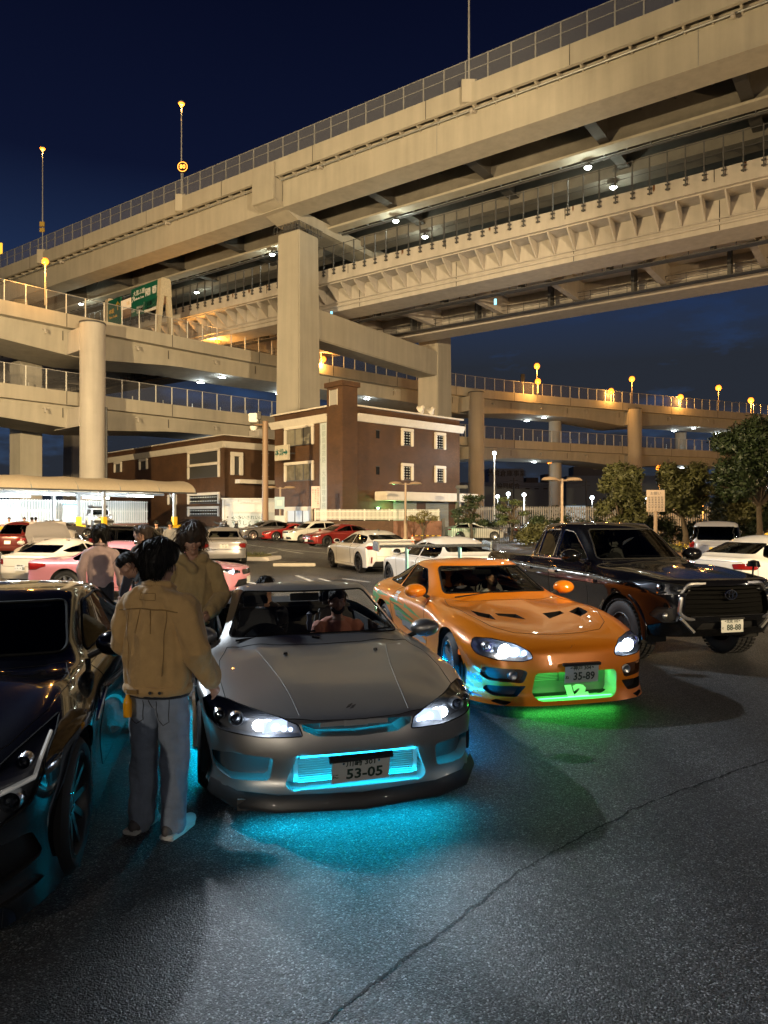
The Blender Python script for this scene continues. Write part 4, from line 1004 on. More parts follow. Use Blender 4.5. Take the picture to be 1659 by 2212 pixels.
# white lamp posts behind the railing
def white_post(px, py, Y, label, pw, hz=0):
    p = w_at(px, py, Y); o = thing('park_lamp', label, 'street lamp', (p.x, p.y, hz), 0, 'white globe lamps beyond the railing')
    MB().tube([(0, 0, 0), (0, 0, p.z - hz)], 0.06, 8).build('pole', galv, o, smooth=True)
    bm_ = bmesh.new(); bmesh.ops.create_icosphere(bm_, subdivisions=2, radius=0.16 * Y / 60); me = bpy.data.meshes.new('globe'); bm_.to_mesh(me); bm_.free(); me.materials.append(emat('globe_white', (0.82, 0.95, 1.0), 16))
    link('globe', me, o, (0, 0, p.z - hz + 0.12 * Y / 60)); point('globe_light', p + Vector((0, -0.4, -0.1)), pw, (0.85, 0.95, 1.0), 0.3)
white_post(1068, 982, 66, 'tall thin white lamp post beyond the railing', 500)
white_post(1132, 1072, 62, 'short white globe lamp beyond the railing, the brightest', 900)
white_post(1075, 1076, 120, 'small distant white lamp by the warehouse, left', 300)
white_post(1098, 1070, 130, 'small distant white lamp by the warehouse, right', 300)
white_post(1279, 1078, 110, 'greenish white lamp just left of the first clipped tree', 500)
white_post(1392, 1079, 110, 'white lamp just right of the first clipped tree', 300)
white_post(1655, 1058, 80, 'white lamp at the right edge behind the big tree', 500)
# warehouse skyline
wh = thing('warehouse', 'long pale warehouse with roof sign lettering far beyond the trees', 'building', (20, 205, 0), R(4))
whm = pmat('warehouse_blue', (0.25, 0.29, 0.34), 0.7, var=0.1, vscale=0.1)
MB().box(0, 38, 0, 20, 0, 11.5).build('wall', whm, wh); MB().box(10, 20, 0.2, 10, 11.5, 15.5).build('sign_block', whm, wh)
text_on('港湾倉庫事業', 1.9, black_pl, wh, frame((15, 0.15, 14.0), (1, 0, 0), (0, 0, 1)), 0.05, 0.02); text_on('協同組合', 1.7, black_pl, wh, frame((15.5, -0.05, 10.4), (1, 0, 0), (0, 0, 1)), 0.05, 0.02)
for k in range(7): MB().box(20.5 + k * 2.6, 21.7 + k * 2.6, -0.05, -0.003, 9.6, 9.9).build('vent', black_pl, wh)
for k in range(3): MB().box(21 + k * 5.5, 24.5 + k * 5.5, 1, 6, 11.5, 13 + (k % 2)).build('roof_unit', steel_dk, wh)
wh2 = thing('warehouse', 'blue grey warehouse block right of the farther column', 'building', (48, 190, 0), R(-4))
MB().box(0, 34, 0, 20, 0, 12.5).build('wall', pmat('warehouse_dk', (0.14, 0.17, 0.21), 0.7), wh2); MB().box(2, 12, 1, 8, 12.5, 15).build('roof_unit', steel_dk, wh2)
MB().box(-0.3, 5, -0.2, -0.01, 0, 4.6).build('lit_bay', emat('lit_bay', (0.7, 0.9, 1.0), 0.4), wh2)
wh3 = thing('warehouse', 'pale low warehouse glimpsed between the brick building and the round column', 'building', (9, 210, 0), R(3))
MB().box(0, 10.5, 0, 20, 0, 9.5).build('wall', whm, wh3); MB().box(4, 4.6, -0.05, -0.01, 7, 7.4).build('vent', black_pl, wh3)
for k in range(4):
    o = thing('utility_pole', 'distant utility pole with crossarms before the warehouse, number ' + ('one', 'two', 'three', 'four')[k] + ' from the left', 'pole', (19 + k * 8.5, 150 + k * 3, 0))
    o['label'] = ('leftmost', 'second', 'third', 'rightmost')[k] + ' of the distant utility poles before the warehouses'; o['group'] = 'utility poles'
    MB().tube([(0, 0, 0), (0, 0, 10)], 0.14, 6).build('pole', steel_dk, o)
    for z_ in (8.6, 9.4): MB().box(-0.9, 0.9, -0.05, 0.05, z_, z_ + 0.1).build('crossarm', steel_dk, o)
wires = MB()
for z_ in (8.7, 9.5):
    for k in range(3):
        a = Vector((19 + k * 8.5, 150 + k * 3, z_)); b = Vector((19 + (k + 1) * 8.5, 150 + (k + 1) * 3, z_))
        wires.tube([a.lerp(b, q / 6) - Vector((0, 0, 0.5 * (1 - (q / 3 - 1) ** 2))) for q in range(7)], 0.03, 4)
tag(wires.build('overhead_wires', steel_dk), 'sagging overhead wires strung between the distant utility poles', 'wires')
# small signs
bs = thing('bus_sign', 'pale blue tall parking sign post beside the camera pole', 'sign', g_at(604, 1158))
MB().box(-0.4, 0.4, -0.05, 0.05, 2.25, 3.25).build('sign_panel', pmat('sign_sky', (0.40, 0.55, 0.66), 0.4), bs); MB().box(-0.2, 0.2, -0.056, -0.051, 2.55, 2.95).build('pictogram', wht, bs)
MB().box(-0.4, 0.4, -0.05, 0.05, .4, 1.7).build('sign_panel', pmat('sign_pale2', (0.55, 0.62, 0.66), 0.4), bs); MB().box(-0.04, 0.04, 0.051, 0.12, 0, 3.2).build('post', galv, bs)
ib = thing('info_board', 'brown backed information board on a post before the clipped trees', 'sign', (*w_at(1416, 1085, 40)[:2], 0), R(-8))
MB().tube([(0, 0, 0), (0, 0, 2.2)], 0.1, 8).build('post', pmat('lamp_bronze', (0.36, 0.26, 0.18), 0.45), ib)
MB().box(-0.48, 0.48, -0.05, 0.05, 2.15, 3.35).build('board', pmat('board_buff', (0.44, 0.33, 0.25), 0.5), ib)
text_on('お願い', 0.2, black_pl, ib, frame((0.0, -0.056, 3.15), (1, 0, 0), (0, 0, 1)), 0.004)
for k in range(5):
    for j, chs in enumerate('駐車場内禁止'): text_on(chs, 0.13, black_pl, ib, frame((0.34 - k * 0.17, -0.056, 2.92 - j * 0.135), (1, 0, 0), (0, 0, 1)), 0.004)
def cone(px, py, label):
    p = g_at(px, py); o = thing('traffic_cone', label, 'traffic cone', p, 0, 'traffic cones by the brick wall')
    om = pmat('cone_orange', (0.65, 0.16, 0.03), 0.5)
    MB().box(-0.2, 0.2, -0.2, 0.2, 0, 0.04).build('base', om, o); MB().lathe([(0.15, 0.04), (0.03, 0.72), (0, 0.72)], n=14).build('body', om, o, smooth=40)
    for z0, z1 in ((0.22, 0.36), (0.46, 0.58)): MB().lathe([(0.155 - 0.17 * z0, z0), (0.155 - 0.17 * z1, z1)], n=14).build('reflective_band', whitep, o, smooth=True)
    return p
c1 = cone(891, 1179, 'orange traffic cone on the pavement right of the twin lamp'); c2 = cone(951, 1180, 'orange traffic cone next to the iron fence end')
bar_ = thing('barrier_pole', 'striped black and yellow barrier pole laid between the two traffic cones', 'barrier', c1 + Vector((0, 0, 0.66)))
d_ = c2 - c1
for k in range(10): MB().tube([d_ * (k / 10), d_ * ((k + 1) / 10)], 0.025, 6).build('stripe', pmat('stripe_yellow', (0.6, 0.42, 0.03), 0.5) if k % 2 else black_pl, bar_)
kb = thing('planter_kerb', 'rust coloured pipe kerb curving along the planting bed by the twin lamp', 'kerb', g_at(893, 1172))
MB().tube([(-0.6, 2.2, 0.2), (0.3, 1.2, 0.22), (1.6, 0.2, 0.2), (2.8, -0.6, 0.2)], 0.12, 8).build('pipe', pmat('pipe_rust', (0.28, 0.12, 0.07), 0.6), kb, smooth=True)

# =================================================================== TREES AND SHRUBS
leafA = pmat('leaf_olive', (0.085, 0.088, 0.03), 0.55, var=0.35, vscale=1.5)
leafB = pmat('leaf_dark', (0.035, 0.055, 0.022), 0.5, var=0.35, vscale=1.5)
leafC = pmat('leaf_yellow', (0.16, 0.14, 0.035), 0.55, var=0.3, vscale=2)
bark = pmat('bark', (0.10, 0.075, 0.05), 0.85, var=0.3, vscale=6, bump=0.6, bscale=14)
def leaf_cloud(m, c, rad, n, size, shell=0.55, rg=rnd):
    for _ in range(n):
        d = Vector((rg.gauss(0, 1), rg.gauss(0, 1), rg.gauss(0, 1))).normalized()
        q = shell + (1 - shell) * rg.random()
        p = Vector(c) + Vector((d.x * rad[0], d.y * rad[1], d.z * rad[2])) * q * (0.8 + 0.35 * mnoise.noise(d * 2.3 + Vector(c)))
        a = Vector((rg.gauss(0, 1), rg.gauss(0, 1), rg.gauss(0, 0.6))).normalized(); b = a.cross(d + Vector((0, 0, 0.3))).normalized()
        l_ = size * rg.uniform(0.7, 1.3); w_ = l_ * 0.42
        m.add([p - a * l_ / 2, p + b * w_ / 2, p + a * l_ / 2, p - b * w_ / 2], [(0, 1, 2, 3)])
def tree(x, y, h, trunk_h, clumps, leaf, label, name='tree', cat='tree', r0=0.16, size=0.22, dens=420, group=None, seed=0):
    rg = random.Random(seed + int(abs(x) * 10)); o = thing(name, label, cat, (x, y, gz(x, y)), 0, group)
    t = MB(); top = Vector((rg.uniform(-.2, .2), rg.uniform(-.2, .2), trunk_h))
    t.tube([(0, 0, -0.05), (0.04, 0.02, trunk_h * 0.4), top], [r0 * 1.25, r0, r0 * 0.75], 9)
    cm_ = MB()
    for (cx, cy, cz, rx, ry, rz) in clumps:
        mid = top.lerp(Vector((cx, cy, cz)), 0.5) + Vector((rg.uniform(-.15, .15), rg.uniform(-.15, .15), rg.uniform(0, .2)))
        t.tube([top - Vector((0, 0, 0.15)), mid, (cx, cy, cz)], [r0 * 0.6, r0 * 0.35, r0 * 0.12], 6)
        for _ in range(2):
            e = Vector((cx + rg.uniform(-rx, rx) * .7, cy + rg.uniform(-ry, ry) * .7, cz + rg.uniform(-rz, rz) * .7)); t.tube([mid, e], [r0 * 0.25, 0.02], 5)
        leaf_cloud(cm_, (cx, cy, cz), (rx, ry, rz), int(dens * (rx * ry + ry * rz + rx * rz) / 3 + 40), size, 0.5, rg)
    t.build('trunk', bark, o, smooth=True); cm_.build('crown', leaf, o)
    return o
def clumps_box(hw, hd, z0, z1, n, r, seed):
    rg = random.Random(seed); out = []
    for _ in range(n):
        out.append((rg.uniform(-hw, hw), rg.uniform(-hd, hd), rg.uniform(z0, z1), r * rg.uniform(.7, 1.2), r * rg.uniform(.7, 1.2), r * rg.uniform(.6, 1.1)))
    return out
def px_tree(px, Y): return (px - CX) / FPX * Y
Y = 44
tree(px_tree(1343, Y), Y, 5.4, 1.6, clumps_box(1.0, 0.9, 1.5, 4.8, 34, 0.8, 3), leafA, 'clipped box shaped tree right of the round lamp foot, the left one of two', size=0.26, dens=900, group='clipped trees')
tree(px_tree(1480, Y), Y, 5.4, 2.0, clumps_box(1.15, 0.9, 2.3, 4.8, 34, 0.8, 5), leafA, 'clipped box shaped tree above the pickup bonnet, the right one of two', size=0.26, dens=900, group='clipped trees')
Y = 40
tree(px_tree(1640, Y), Y, 8, 2.6, clumps_box(1.8, 1.4, 3.0, 7.2, 34, 1.0, 8), leafB, 'big dark tree filling the right edge above the lamps', size=0.26, dens=800)
tree(px_tree(1585, 46), 46, 5, 1.8, clumps_box(1.1, 1.0, 1.6, 4.4, 26, 0.85, 9), leafA, 'small olive tree between the clipped tree and the big dark tree', size=0.25, dens=800)
tree(px_tree(1655, 48), 48, 5, 1.8, clumps_box(1.0, 1.0, 1.4, 3.6, 18, 0.85, 29), leafB, 'low dark tree at the right edge beneath the big tree', size=0.25, dens=800)
Y = 54
def pine(px, Y, label, leaf, sc, seed):
    rg = random.Random(seed); cl = []
    for k, z in enumerate((1.5, 2.1, 2.7, 3.2)):
        for j in range(4): cl.append((rg.uniform(-1.1, 1.1) * (1.2 - k * 0.2) * sc, rg.uniform(-.9, .9) * sc, z * sc + rg.uniform(-.2, .2), 0.62 * sc, 0.6 * sc, 0.28 * sc))
    return tree(px_tree(px, Y), Y, 3.6, 1.6 * sc, cl, leaf, label, 'pine_tree', 'tree', 0.13, 0.2, 520, 'cloud pruned pines', seed)
pine(1018, 54, 'dark cloud pruned pine against the brick building end', leafB, 1.0, 11)
pine(1105, 56, 'cloud pruned pine lit by the white globe lamp', pmat('leaf_pine', (0.10, 0.13, 0.05), 0.5, var=0.3), 0.95, 12)
tree(px_tree(912, 52.5), 52.5, 2.4, 0.9, [(-.7, 0, 1.75, .6, .5, .35), (0.1, 0, 2.05, .7, .5, .4), (.8, .1, 1.75, .6, .5, .35), (-.2, -.2, 1.6, .6, .5, .3)], leafC, 'small spreading yellow leaved tree in front of the brick wall', size=0.15, dens=900, r0=0.12)
def shrub(px, Y, w, h, leaf, label, seed, group='shrubs along the railing'):
    rg = random.Random(seed); x = px_tree(px, Y); o = thing('shrub', label, 'shrub', (x, Y, 0), 0, group)
    m = MB(); st = MB()
    for k in range(9):
        c = (rg.uniform(-w, w), rg.uniform(-.5, .5), rg.uniform(.2, .72) * h); leaf_cloud(m, c, (.75, .6, h * .34), 330, 0.22, 0.4, rg); st.tube([(c[0] * .3, 0, 0), c], [.05, .015], 5)
    m.build('foliage', leaf, o); st.build('stem', bark, o)
shrub(1190, 52, 1.5, 2.4, leafB, 'dark rounded shrub left of the lamp with the conical foot', 1)
shrub(1250, 54, 1.6, 2.5, leafB, 'dark green shrub between lamp foot and clipped tree', 2)
shrub(1155, 48, 1.1, 1.7, leafA, 'paler low shrub at the railing end by the pickup cab', 3)
shrub(1290, 47, 1.2, 1.5, leafC, 'yellowish low shrub below the left clipped tree', 4)
shrub(1410, 47, 1.8, 2.2, leafB, 'dark shrub behind the information board', 5)
shrub(1500, 48, 1.9, 2.1, leafB, 'dense dark shrub under the right clipped tree', 6)
shrub(1590, 47, 1.7, 1.9, leafB, 'dark shrub behind the silver minivan', 7)
shrub(1050, 60, 1.2, 1.8, leafB, 'dark shrub between the two cloud pruned pines', 8)
fl_ = thing('flower_planter', 'bed of small yellow flowers beside the silver minivan', 'flower bed', (px_tree(1495, 31), 31, 0))
MB().box(-1.6, 1.6, -0.3, 0.3, 0, 0.35).build('planter_box', pmat('planter_brown', (0.16, 0.09, 0.05), 0.7), fl_)
m = MB(); leaf_cloud(m, (-0.8, 0, .55), (.8, .3, .25), 260, .12, .3); leaf_cloud(m, (.8, 0, .55), (.8, .3, .25), 260, .12, .3); m.build('foliage', leafA, fl_)
m = MB(); leaf_cloud(m, (0, -.05, .65), (1.5, .3, .2), 150, .1, .5); m.build('blossoms', pmat('petal_yellow', (0.7, 0.5, 0.04), 0.6), fl_)
tl = MB()
for k in range(60):
    x = -38 + k * 0.9; leaf_cloud(tl, (x * 1.0 - 4, 100 + 12 * mnoise.noise(Vector((k * .3, 0, 0))) - abs(x) * .2, 1.6), (1.6, 1.0, 1.6), 60, 0.5, .4)
for k in range(26):
    leaf_cloud(tl, (22 + k * 1.6, 112, 2.2 + 1.6 * mnoise.noise(Vector((k * .5, 2, 0)))), (2.0, 1.2, 2.2), 70, 0.5, .4)
tag(tl.build('treeline', leafB), 'dark belt of trees far behind the carport and before the warehouses', 'trees', kind='stuff')
# =================================================================== CAR BUILDER
# local axes: +x nose, +y the car's left, z up, origin on the ground under the middle
def paint(name, col, metal=0.0, rough=0.28, flake=0.0):
    return pmat(name, col, rough, metal, coat=1.0 if metal < .8 else .35, var=.03, vscale=2.0)
seal_m = pmat('seal_rubber', (.008, .008, .008), .85, spec=.2)
seam_m = pmat('panel_gap', (0.004, 0.004, 0.004), 0.9)
liner_m = pmat('wheel_liner', (0.006, 0.006, 0.006), 0.9)
head_lens = glassmat('lamp_lens', (0.85, 0.87, 0.9), 0.0, 1.0)
screen_clear = glassmat('windscreen', (0.90, 0.92, 0.91), 0.0, 0.5)
screen_tint = glassmat('tinted_glass', (0.10, 0.11, 0.11), 0.0, 1.0)
screen_mid = glassmat('mid_glass', (0.42, 0.45, 0.45), 0.0, 0.9)
interior_m = pmat('cabin_black', (0.016, 0.016, 0.017), 0.7)
seat_m = pmat('seat_black', (0.022, 0.022, 0.024), 0.6, bump=0.1, bscale=60)
reflector = pmat('reflector', (0.6, 0.62, 0.65), 0.3, 1.0)
smoked = pmat('smoked_metal', (0.05, 0.05, 0.055), 0.25, 0.7)
xenon = emat('xenon', (0.80, 0.90, 1.0), 30)
xenon_dim = emat('xenon_glow', (0.55, 0.72, 1.0), 3.0)
red_lens = pmat('tail_red', (.16, 0.007, 0.006), 0.12, coat=1.0, emit=(1, 0.03, 0.02), estr=0.04)
plate_w = pmat('plate_white', (0.50, 0.51, 0.49), 0.4)
plate_y = pmat('plate_yellow', (0.75, 0.52, 0.03), 0.4)
plate_ink = pmat('plate_green_ink', (0.012, 0.03, 0.022), 0.4)
RNG = random.Random(3)

def rounded(poly, r=0.03, n=4):
    out = []; N = len(poly)
    for i in range(N):
        p = Vector(poly[i]); a = Vector(poly[i-1]) - p; b = Vector(poly[(i+1) % N]) - p
        k = min(r, a.length * 0.45, b.length * 0.45)
        A = p + a.normalized() * k; B = p + b.normalized() * k
        for j in range(n + 1):
            t = j / n; q = A * (1-t)**2 + p * 2*t*(1-t) + B * t*t
            out.append((q.x, q.y))
    return out
def circle(cx, cz, r, n=28): return [(cx + r * math.cos(2*math.pi*k/n), cz + r * math.sin(2*math.pi*k/n)) for k in range(n)]
def inpoly(x, y, P):
    c = False; j = len(P) - 1
    for i in range(len(P)):
        if (P[i][1] > y) != (P[j][1] > y) and x < (P[j][0]-P[i][0]) * (y-P[i][1]) / (P[j][1]-P[i][1]) + P[i][0]: c = not c
        j = i
    return c

def cage_mesh(spec, lv):
    rows = spec['rows']; n = len(rows) - 1; K = len(spec['levels'])
    V = []; idx = {}
    def vert(key, p):
        idx[key] = len(V); V.append(p)
    for i, r_ in enumerate(rows):
        for a, p in enumerate(r_):
            for s in ((1,) if a == 0 else (1, -1)): vert(('t', i, a, s), (p[0], p[1] * s, p[2]))
            if a == 0: idx[('t', i, a, -1)] = idx[('t', i, a, 1)]
    per = [(0, a) for a in range(5)] + [(i, 4) for i in range(1, n)] + [(n, a) for a in (4, 3, 2, 1, 0)]
    for k, lvd in enumerate(spec['levels']):
        fdx, fz, sdy, sz, rdx, rz = lvd[:6]
        zf = lvd[6] if len(lvd) > 6 else None
        for (i, a) in per:
            x, y, z = rows[i][a]
            if i == 0:
                g_ = a / 4.0; x += fdx * (1 - 0.55 * g_ * g_); y += sdy * (g_ ** 2) * 0.8; zz = fz if zf is None or a < 3 else fz + (zf * (a - 2) / 2)
            elif i == n:
                g_ = a / 4.0; x += rdx * (1 - 0.5 * g_ * g_); y += sdy * (g_ ** 2) * 0.8; zz = rz
            else:
                t = i / n; y += sdy
                zz = sz if 2 <= i <= n - 2 else (sz * 0.6 + fz * 0.4 if i == 1 else sz * 0.6 + rz * 0.4)
            for s in ((1,) if a == 0 else (1, -1)): vert(('b', k, i, a, s), (x, y * s, zz))
            if a == 0: idx[('b', k, i, a, -1)] = idx[('b', k, i, a, 1)]
    F = []
    for s in (1, -1):
        for i in range(n):
            for a in range(4):
                q = [idx[('t', i, a, s)], idx[('t', i, a+1, s)], idx[('t', i+1, a+1, s)], idx[('t', i+1, a, s)]]
                F.append(q if s == 1 else q[::-1])
        for j in range(len(per) - 1):
            (i0, a0), (i1, a1) = per[j], per[j+1]
            up = [idx[('t', i0, a0, s)], idx[('t', i1, a1, s)]]
            for k in range(K):
                dn = [idx[('b', k, i0, a0, s)], idx[('b', k, i1, a1, s)]]
                q = [up[0], dn[0], dn[1], up[1]]
                F.append(q if s == 1 else q[::-1]); up = dn
    me = bpy.data.meshes.new('cage'); me.from_pydata(V, [], F); me.update()
    ed = {}
    for e in me.edges: ed[tuple(sorted(e.vertices))] = e.index
    cr = np.zeros(len(me.edges), dtype=np.float32)
    def crease(k1, k2, w):
        for s in (1, -1):
            q = tuple(sorted((idx[k1(s)], idx[k2(s)])))
            if q in ed: cr[ed[q]] = w
    for (typ, i0, a0, i1, a1, w) in spec.get('creases', ()):
        if typ == 't': crease(lambda s: ('t', i0, a0, s), lambda s: ('t', i1, a1, s), w)
    for w, lvl in spec.get('band_crease', ()):
        for j in range(len(per) - 1):
            (i0, a0), (i1, a1) = per[j], per[j+1]
            if lvl < 0: crease(lambda s: ('t', i0, a0, s), lambda s: ('t', i1, a1, s), w)
            else: crease(lambda s: ('b', lvl, i0, a0, s), lambda s: ('b', lvl, i1, a1, s), w)
    at = me.attributes.new('crease_edge', 'FLOAT', 'EDGE'); at.data.foreach_set('value', cr)
    o = bpy.data.objects.new('cage', me)
    md = o.modifiers.new('s', 'SUBSURF'); md.levels = 2; md.render_levels = 2
    tgt = np.array(V); N = len(V)
    for it in range(3):
        ev = evaluated(o).data
        co = np.empty(len(ev.vertices) * 3); ev.vertices.foreach_get('co', co); co = co.reshape(-1, 3)[:N]
        cur = np.empty(N * 3); me.vertices.foreach_get('co', cur); cur = cur.reshape(-1, 3)
        cur += 0.8 * (tgt - co); me.vertices.foreach_set('co', cur.ravel()); me.update(); o.update_tag()
    md.levels = lv
    o.update_tag(); out = bpy.data.meshes.new_from_object(evaluated(o))
    bpy.data.objects.remove(o); bpy.data.meshes.remove(me)
    return out

AX = {'front': 0, 'rear': 0, 'side': 1, 'top': 2}
def proj(c, ax): return (c.y, c.z) if ax == 0 else ((c.x, c.z) if ax == 1 else (c.x, c.y))
class FaceIndex:
    def __init__(s, bm):
        s.f = list(bm.faces); s.seen = set(s.f)
        s.c = [tuple(f.calc_center_bounds()) + tuple(f.normal) for f in s.f]; s.a = None
    def add(s, fs):
        for f in fs:
            if f not in s.seen:
                f.normal_update(); s.seen.add(f); s.f.append(f); s.c.append(tuple(f.calc_center_bounds()) + tuple(f.normal)); s.a = None
    def near(s, ax, b0, b1, c0, c1):
        if s.a is None: s.a = np.array(s.c)
        u, v = ((1, 2), (0, 2), (0, 1))[ax]
        for i in np.nonzero((s.a[:, u] > b0) & (s.a[:, u] < b1) & (s.a[:, v] > c0) & (s.a[:, v] < c1))[0]:
            if s.f[i].is_valid: yield s.f[i], Vector(s.c[i][:3]), Vector(s.c[i][3:])
def cut(fi, bm, lay, poly, view, rid, sel):
    ax = AX[view]; n = len(poly)
    us = [p[0] for p in poly]; vs_ = [p[1] for p in poly]; b0, b1, c0, c1 = min(us), max(us), min(vs_), max(vs_)
    faces = []
    for f, c, nn_ in fi.near(ax, b0 - .25, b1 + .25, c0 - .25, c1 + .25):
        if sel(c, nn_):
            pv = [proj(v.co, ax) for v in f.verts]
            if max(p[0] for p in pv) >= b0 and min(p[0] for p in pv) <= b1 and max(p[1] for p in pv) >= c0 and min(p[1] for p in pv) <= c1: faces.append(f)
    faces = set(faces)
    for i in range(n):
        p, q = poly[i], poly[(i+1) % n]
        d = (q[0]-p[0], q[1]-p[1]); L_ = math.hypot(*d)
        if L_ < 1e-6: continue
        nn = (-d[1]/L_, d[0]/L_)
        if ax == 0: co = (0, p[0], p[1]); no = (0, nn[0], nn[1])
        elif ax == 1: co = (p[0], 0, p[1]); no = (nn[0], 0, nn[1])
        else: co = (p[0], p[1], 0); no = (nn[0], nn[1], 0)
        e0, e1, g0, g1 = min(p[0], q[0]) - .002, max(p[0], q[0]) + .002, min(p[1], q[1]) - .002, max(p[1], q[1]) + .002
        sub = []
        for f in faces:
            pv = [proj(v.co, ax) for v in f.verts]
            if max(a[0] for a in pv) < e0 or min(a[0] for a in pv) > e1 or max(a[1] for a in pv) < g0 or min(a[1] for a in pv) > g1: continue
            sd = [(a[0]-p[0]) * nn[0] + (a[1]-p[1]) * nn[1] for a in pv]
            if max(sd) > 1e-5 and min(sd) < -1e-5: sub.append(f)
        if not sub: continue
        sgn = {}
        def side_(v):
            k = sgn.get(v)
            if k is None:
                a = proj(v.co, ax); k = (a[0]-p[0]) * nn[0] + (a[1]-p[1]) * nn[1]; k = 0.0 if abs(k) < 1e-5 else k; sgn[v] = k
            return k
        for f in sub:
            for e in list(f.edges):
                v0, v1 = e.verts; k0, k1 = side_(v0), side_(v1)
                if k0 * k1 < 0:
                    ne, nv = bmesh.utils.edge_split(e, v0, k0 / (k0 - k1)); sgn[nv] = 0.0
        new = []
        for f in sub:
            on = [v for v in f.verts if side_(v) == 0.0]
            if len(on) == 2 and not any(e.other_vert(on[0]) == on[1] for e in on[0].link_edges if f in e.link_faces):
                g, _ = bmesh.utils.face_split(f, on[0], on[1])
                if g: new.append(g)
        faces.update(new); fi.add(new)
    got = []
    for f in faces:
        if f.is_valid:
            q = proj(f.calc_center_median(), ax)
            if inpoly(q[0], q[1], poly): f[lay] = rid; got.append(f)
    return got

def region_mesh(bm, faces, nrmls, name, mat, offset=0.0):
    vmap = {}; V = []; F = []; NV = []
    for f in faces:
        q = []
        for v in f.verts:
            if v.index not in vmap:
                vmap[v.index] = len(V); V.append(v.co + v.normal * offset); NV.append(nrmls[v.index])
            q.append(vmap[v.index])
        F.append(q)
    me = bpy.data.meshes.new(name); me.from_pydata([tuple(v) for v in V], [], F); me.materials.append(mat)
    me.polygons.foreach_set('use_smooth', [True] * len(F))
    me.normals_split_custom_set_from_vertices([tuple(x) for x in NV])
    return me
def boundary(faces):
    fs = set(faces); out = []
    for f in faces:
        for lp in f.loops:
            e = lp.edge
            if sum(1 for g in e.link_faces if g in fs) == 1: out.append((lp.vert.co.copy(), lp.link_loop_next.vert.co.copy()))
    return out

def build_car(root, spec, paint_m, lv=2):
    """spec['regions']: (name, view, polygon, options); returns {name: [objects]}"""
    me = cage_mesh(spec, lv); bm = bmesh.new(); bm.from_mesh(me); bpy.data.meshes.remove(me)
    bm.normal_update(); lay = bm.faces.layers.int.new('rid')
    regs = []; fi = FaceIndex(bm)
    for (name, view, poly, o) in spec['regions']:
        for s in ((1, -1) if o.get('sym') else (o.get('s', 0),)):
            P = [(p[0], p[1]) for p in poly]
            if s == -1 and view != 'side': P = [(-p[0], p[1]) if view in ('front', 'rear') else (p[0], -p[1]) for p in P]
            nmin = o.get('n', 0.15); x0, x1 = o.get('x', (-9, 9)); z0, z1 = o.get('z', (-9, 9)); ymin = o.get('ymin', 0)
            def sel(c, nn, s=s, view=view, nmin=nmin, x0=x0, x1=x1, z0=z0, z1=z1, ymin=ymin):
                if not (x0 <= c.x <= x1 and z0 <= c.z <= z1): return False
                if view == 'front': return nn.x > nmin
                if view == 'rear': return nn.x < -nmin
                if view == 'top': return nn.z > nmin
                if s == 0: return True
                return c.y * s > ymin and nn.y * s > nmin
            regs.append((name, o, s)); cut(fi, bm, lay, P, view, len(regs), sel)
    bm.normal_update(); bm.verts.index_update(); bm.verts.ensure_lookup_table()
    nr = [v.normal.copy() for v in bm.verts]
    by = {}
    for f in bm.faces: by.setdefault(f[lay], []).append(f)
    out = {}
    body = link('body', region_mesh(bm, by.get(0, []), nr, 'body', paint_m), root); out['body'] = [body]
    seams = []
    for r, (name, o, s) in enumerate(regs, 1):
        fs = by.get(r)
        if not fs: continue
        bd = boundary(fs)
        par = out.get(o.get('parent'), [root]); par = par[0] if len(par) == 1 or s != -1 else par[-1]
        if o.get('seam'): seams += bd
        if o.get('pocket'):
            dvec = Vector(o['pocket']); w = MB()
            if 'side' == o.get('view_'): pass
            for a, b in bd:
                w.add([a, b, b + dvec, a + dvec], [(0, 1, 2, 3)])
            bk = MB()
            for f in fs: bk.add([v.co + dvec for v in f.verts], [tuple(range(len(f.verts)))])
            wo_ = w.build(o.get('wall_name', 'intake_wall'), o.get('wall', black_pl), par, weld=True)
            bo_ = bk.build(o.get('back_name', 'intake_mesh'), o.get('back', black_pl), wo_, weld=True)
            out.setdefault(name + '_pocket', []).append(wo_)
        if o.get('lip'):
            lp = MB()
            for a, b in bd: lp.tube([a, b], o['lip'], 5, False)
            out.setdefault(name + '_lip', []).append(lp.build(o.get('lip_name', 'trim_line'), o.get('lip_mat', seal_m), par))
        if o.get('delete'): continue
        ob = link(name, region_mesh(bm, fs, nr, name, o.get('mat', paint_m), o.get('off', 0.0)), par)
        if o.get('label'): ob['label'] = o['label']
        out.setdefault(name, []).append(ob)
    if seams:
        m = MB(); seen = set()
        for a, b in seams:
            k = tuple(sorted((tuple(round(x, 4) for x in a), tuple(round(x, 4) for x in b))))
            if k in seen: continue
            seen.add(k); m.tube([a, b], spec.get('gap', 0.0028), 4, False)
        m.build('panel_gap', seam_m, root)['kind'] = 'stuff'
    bm.free()
    return out

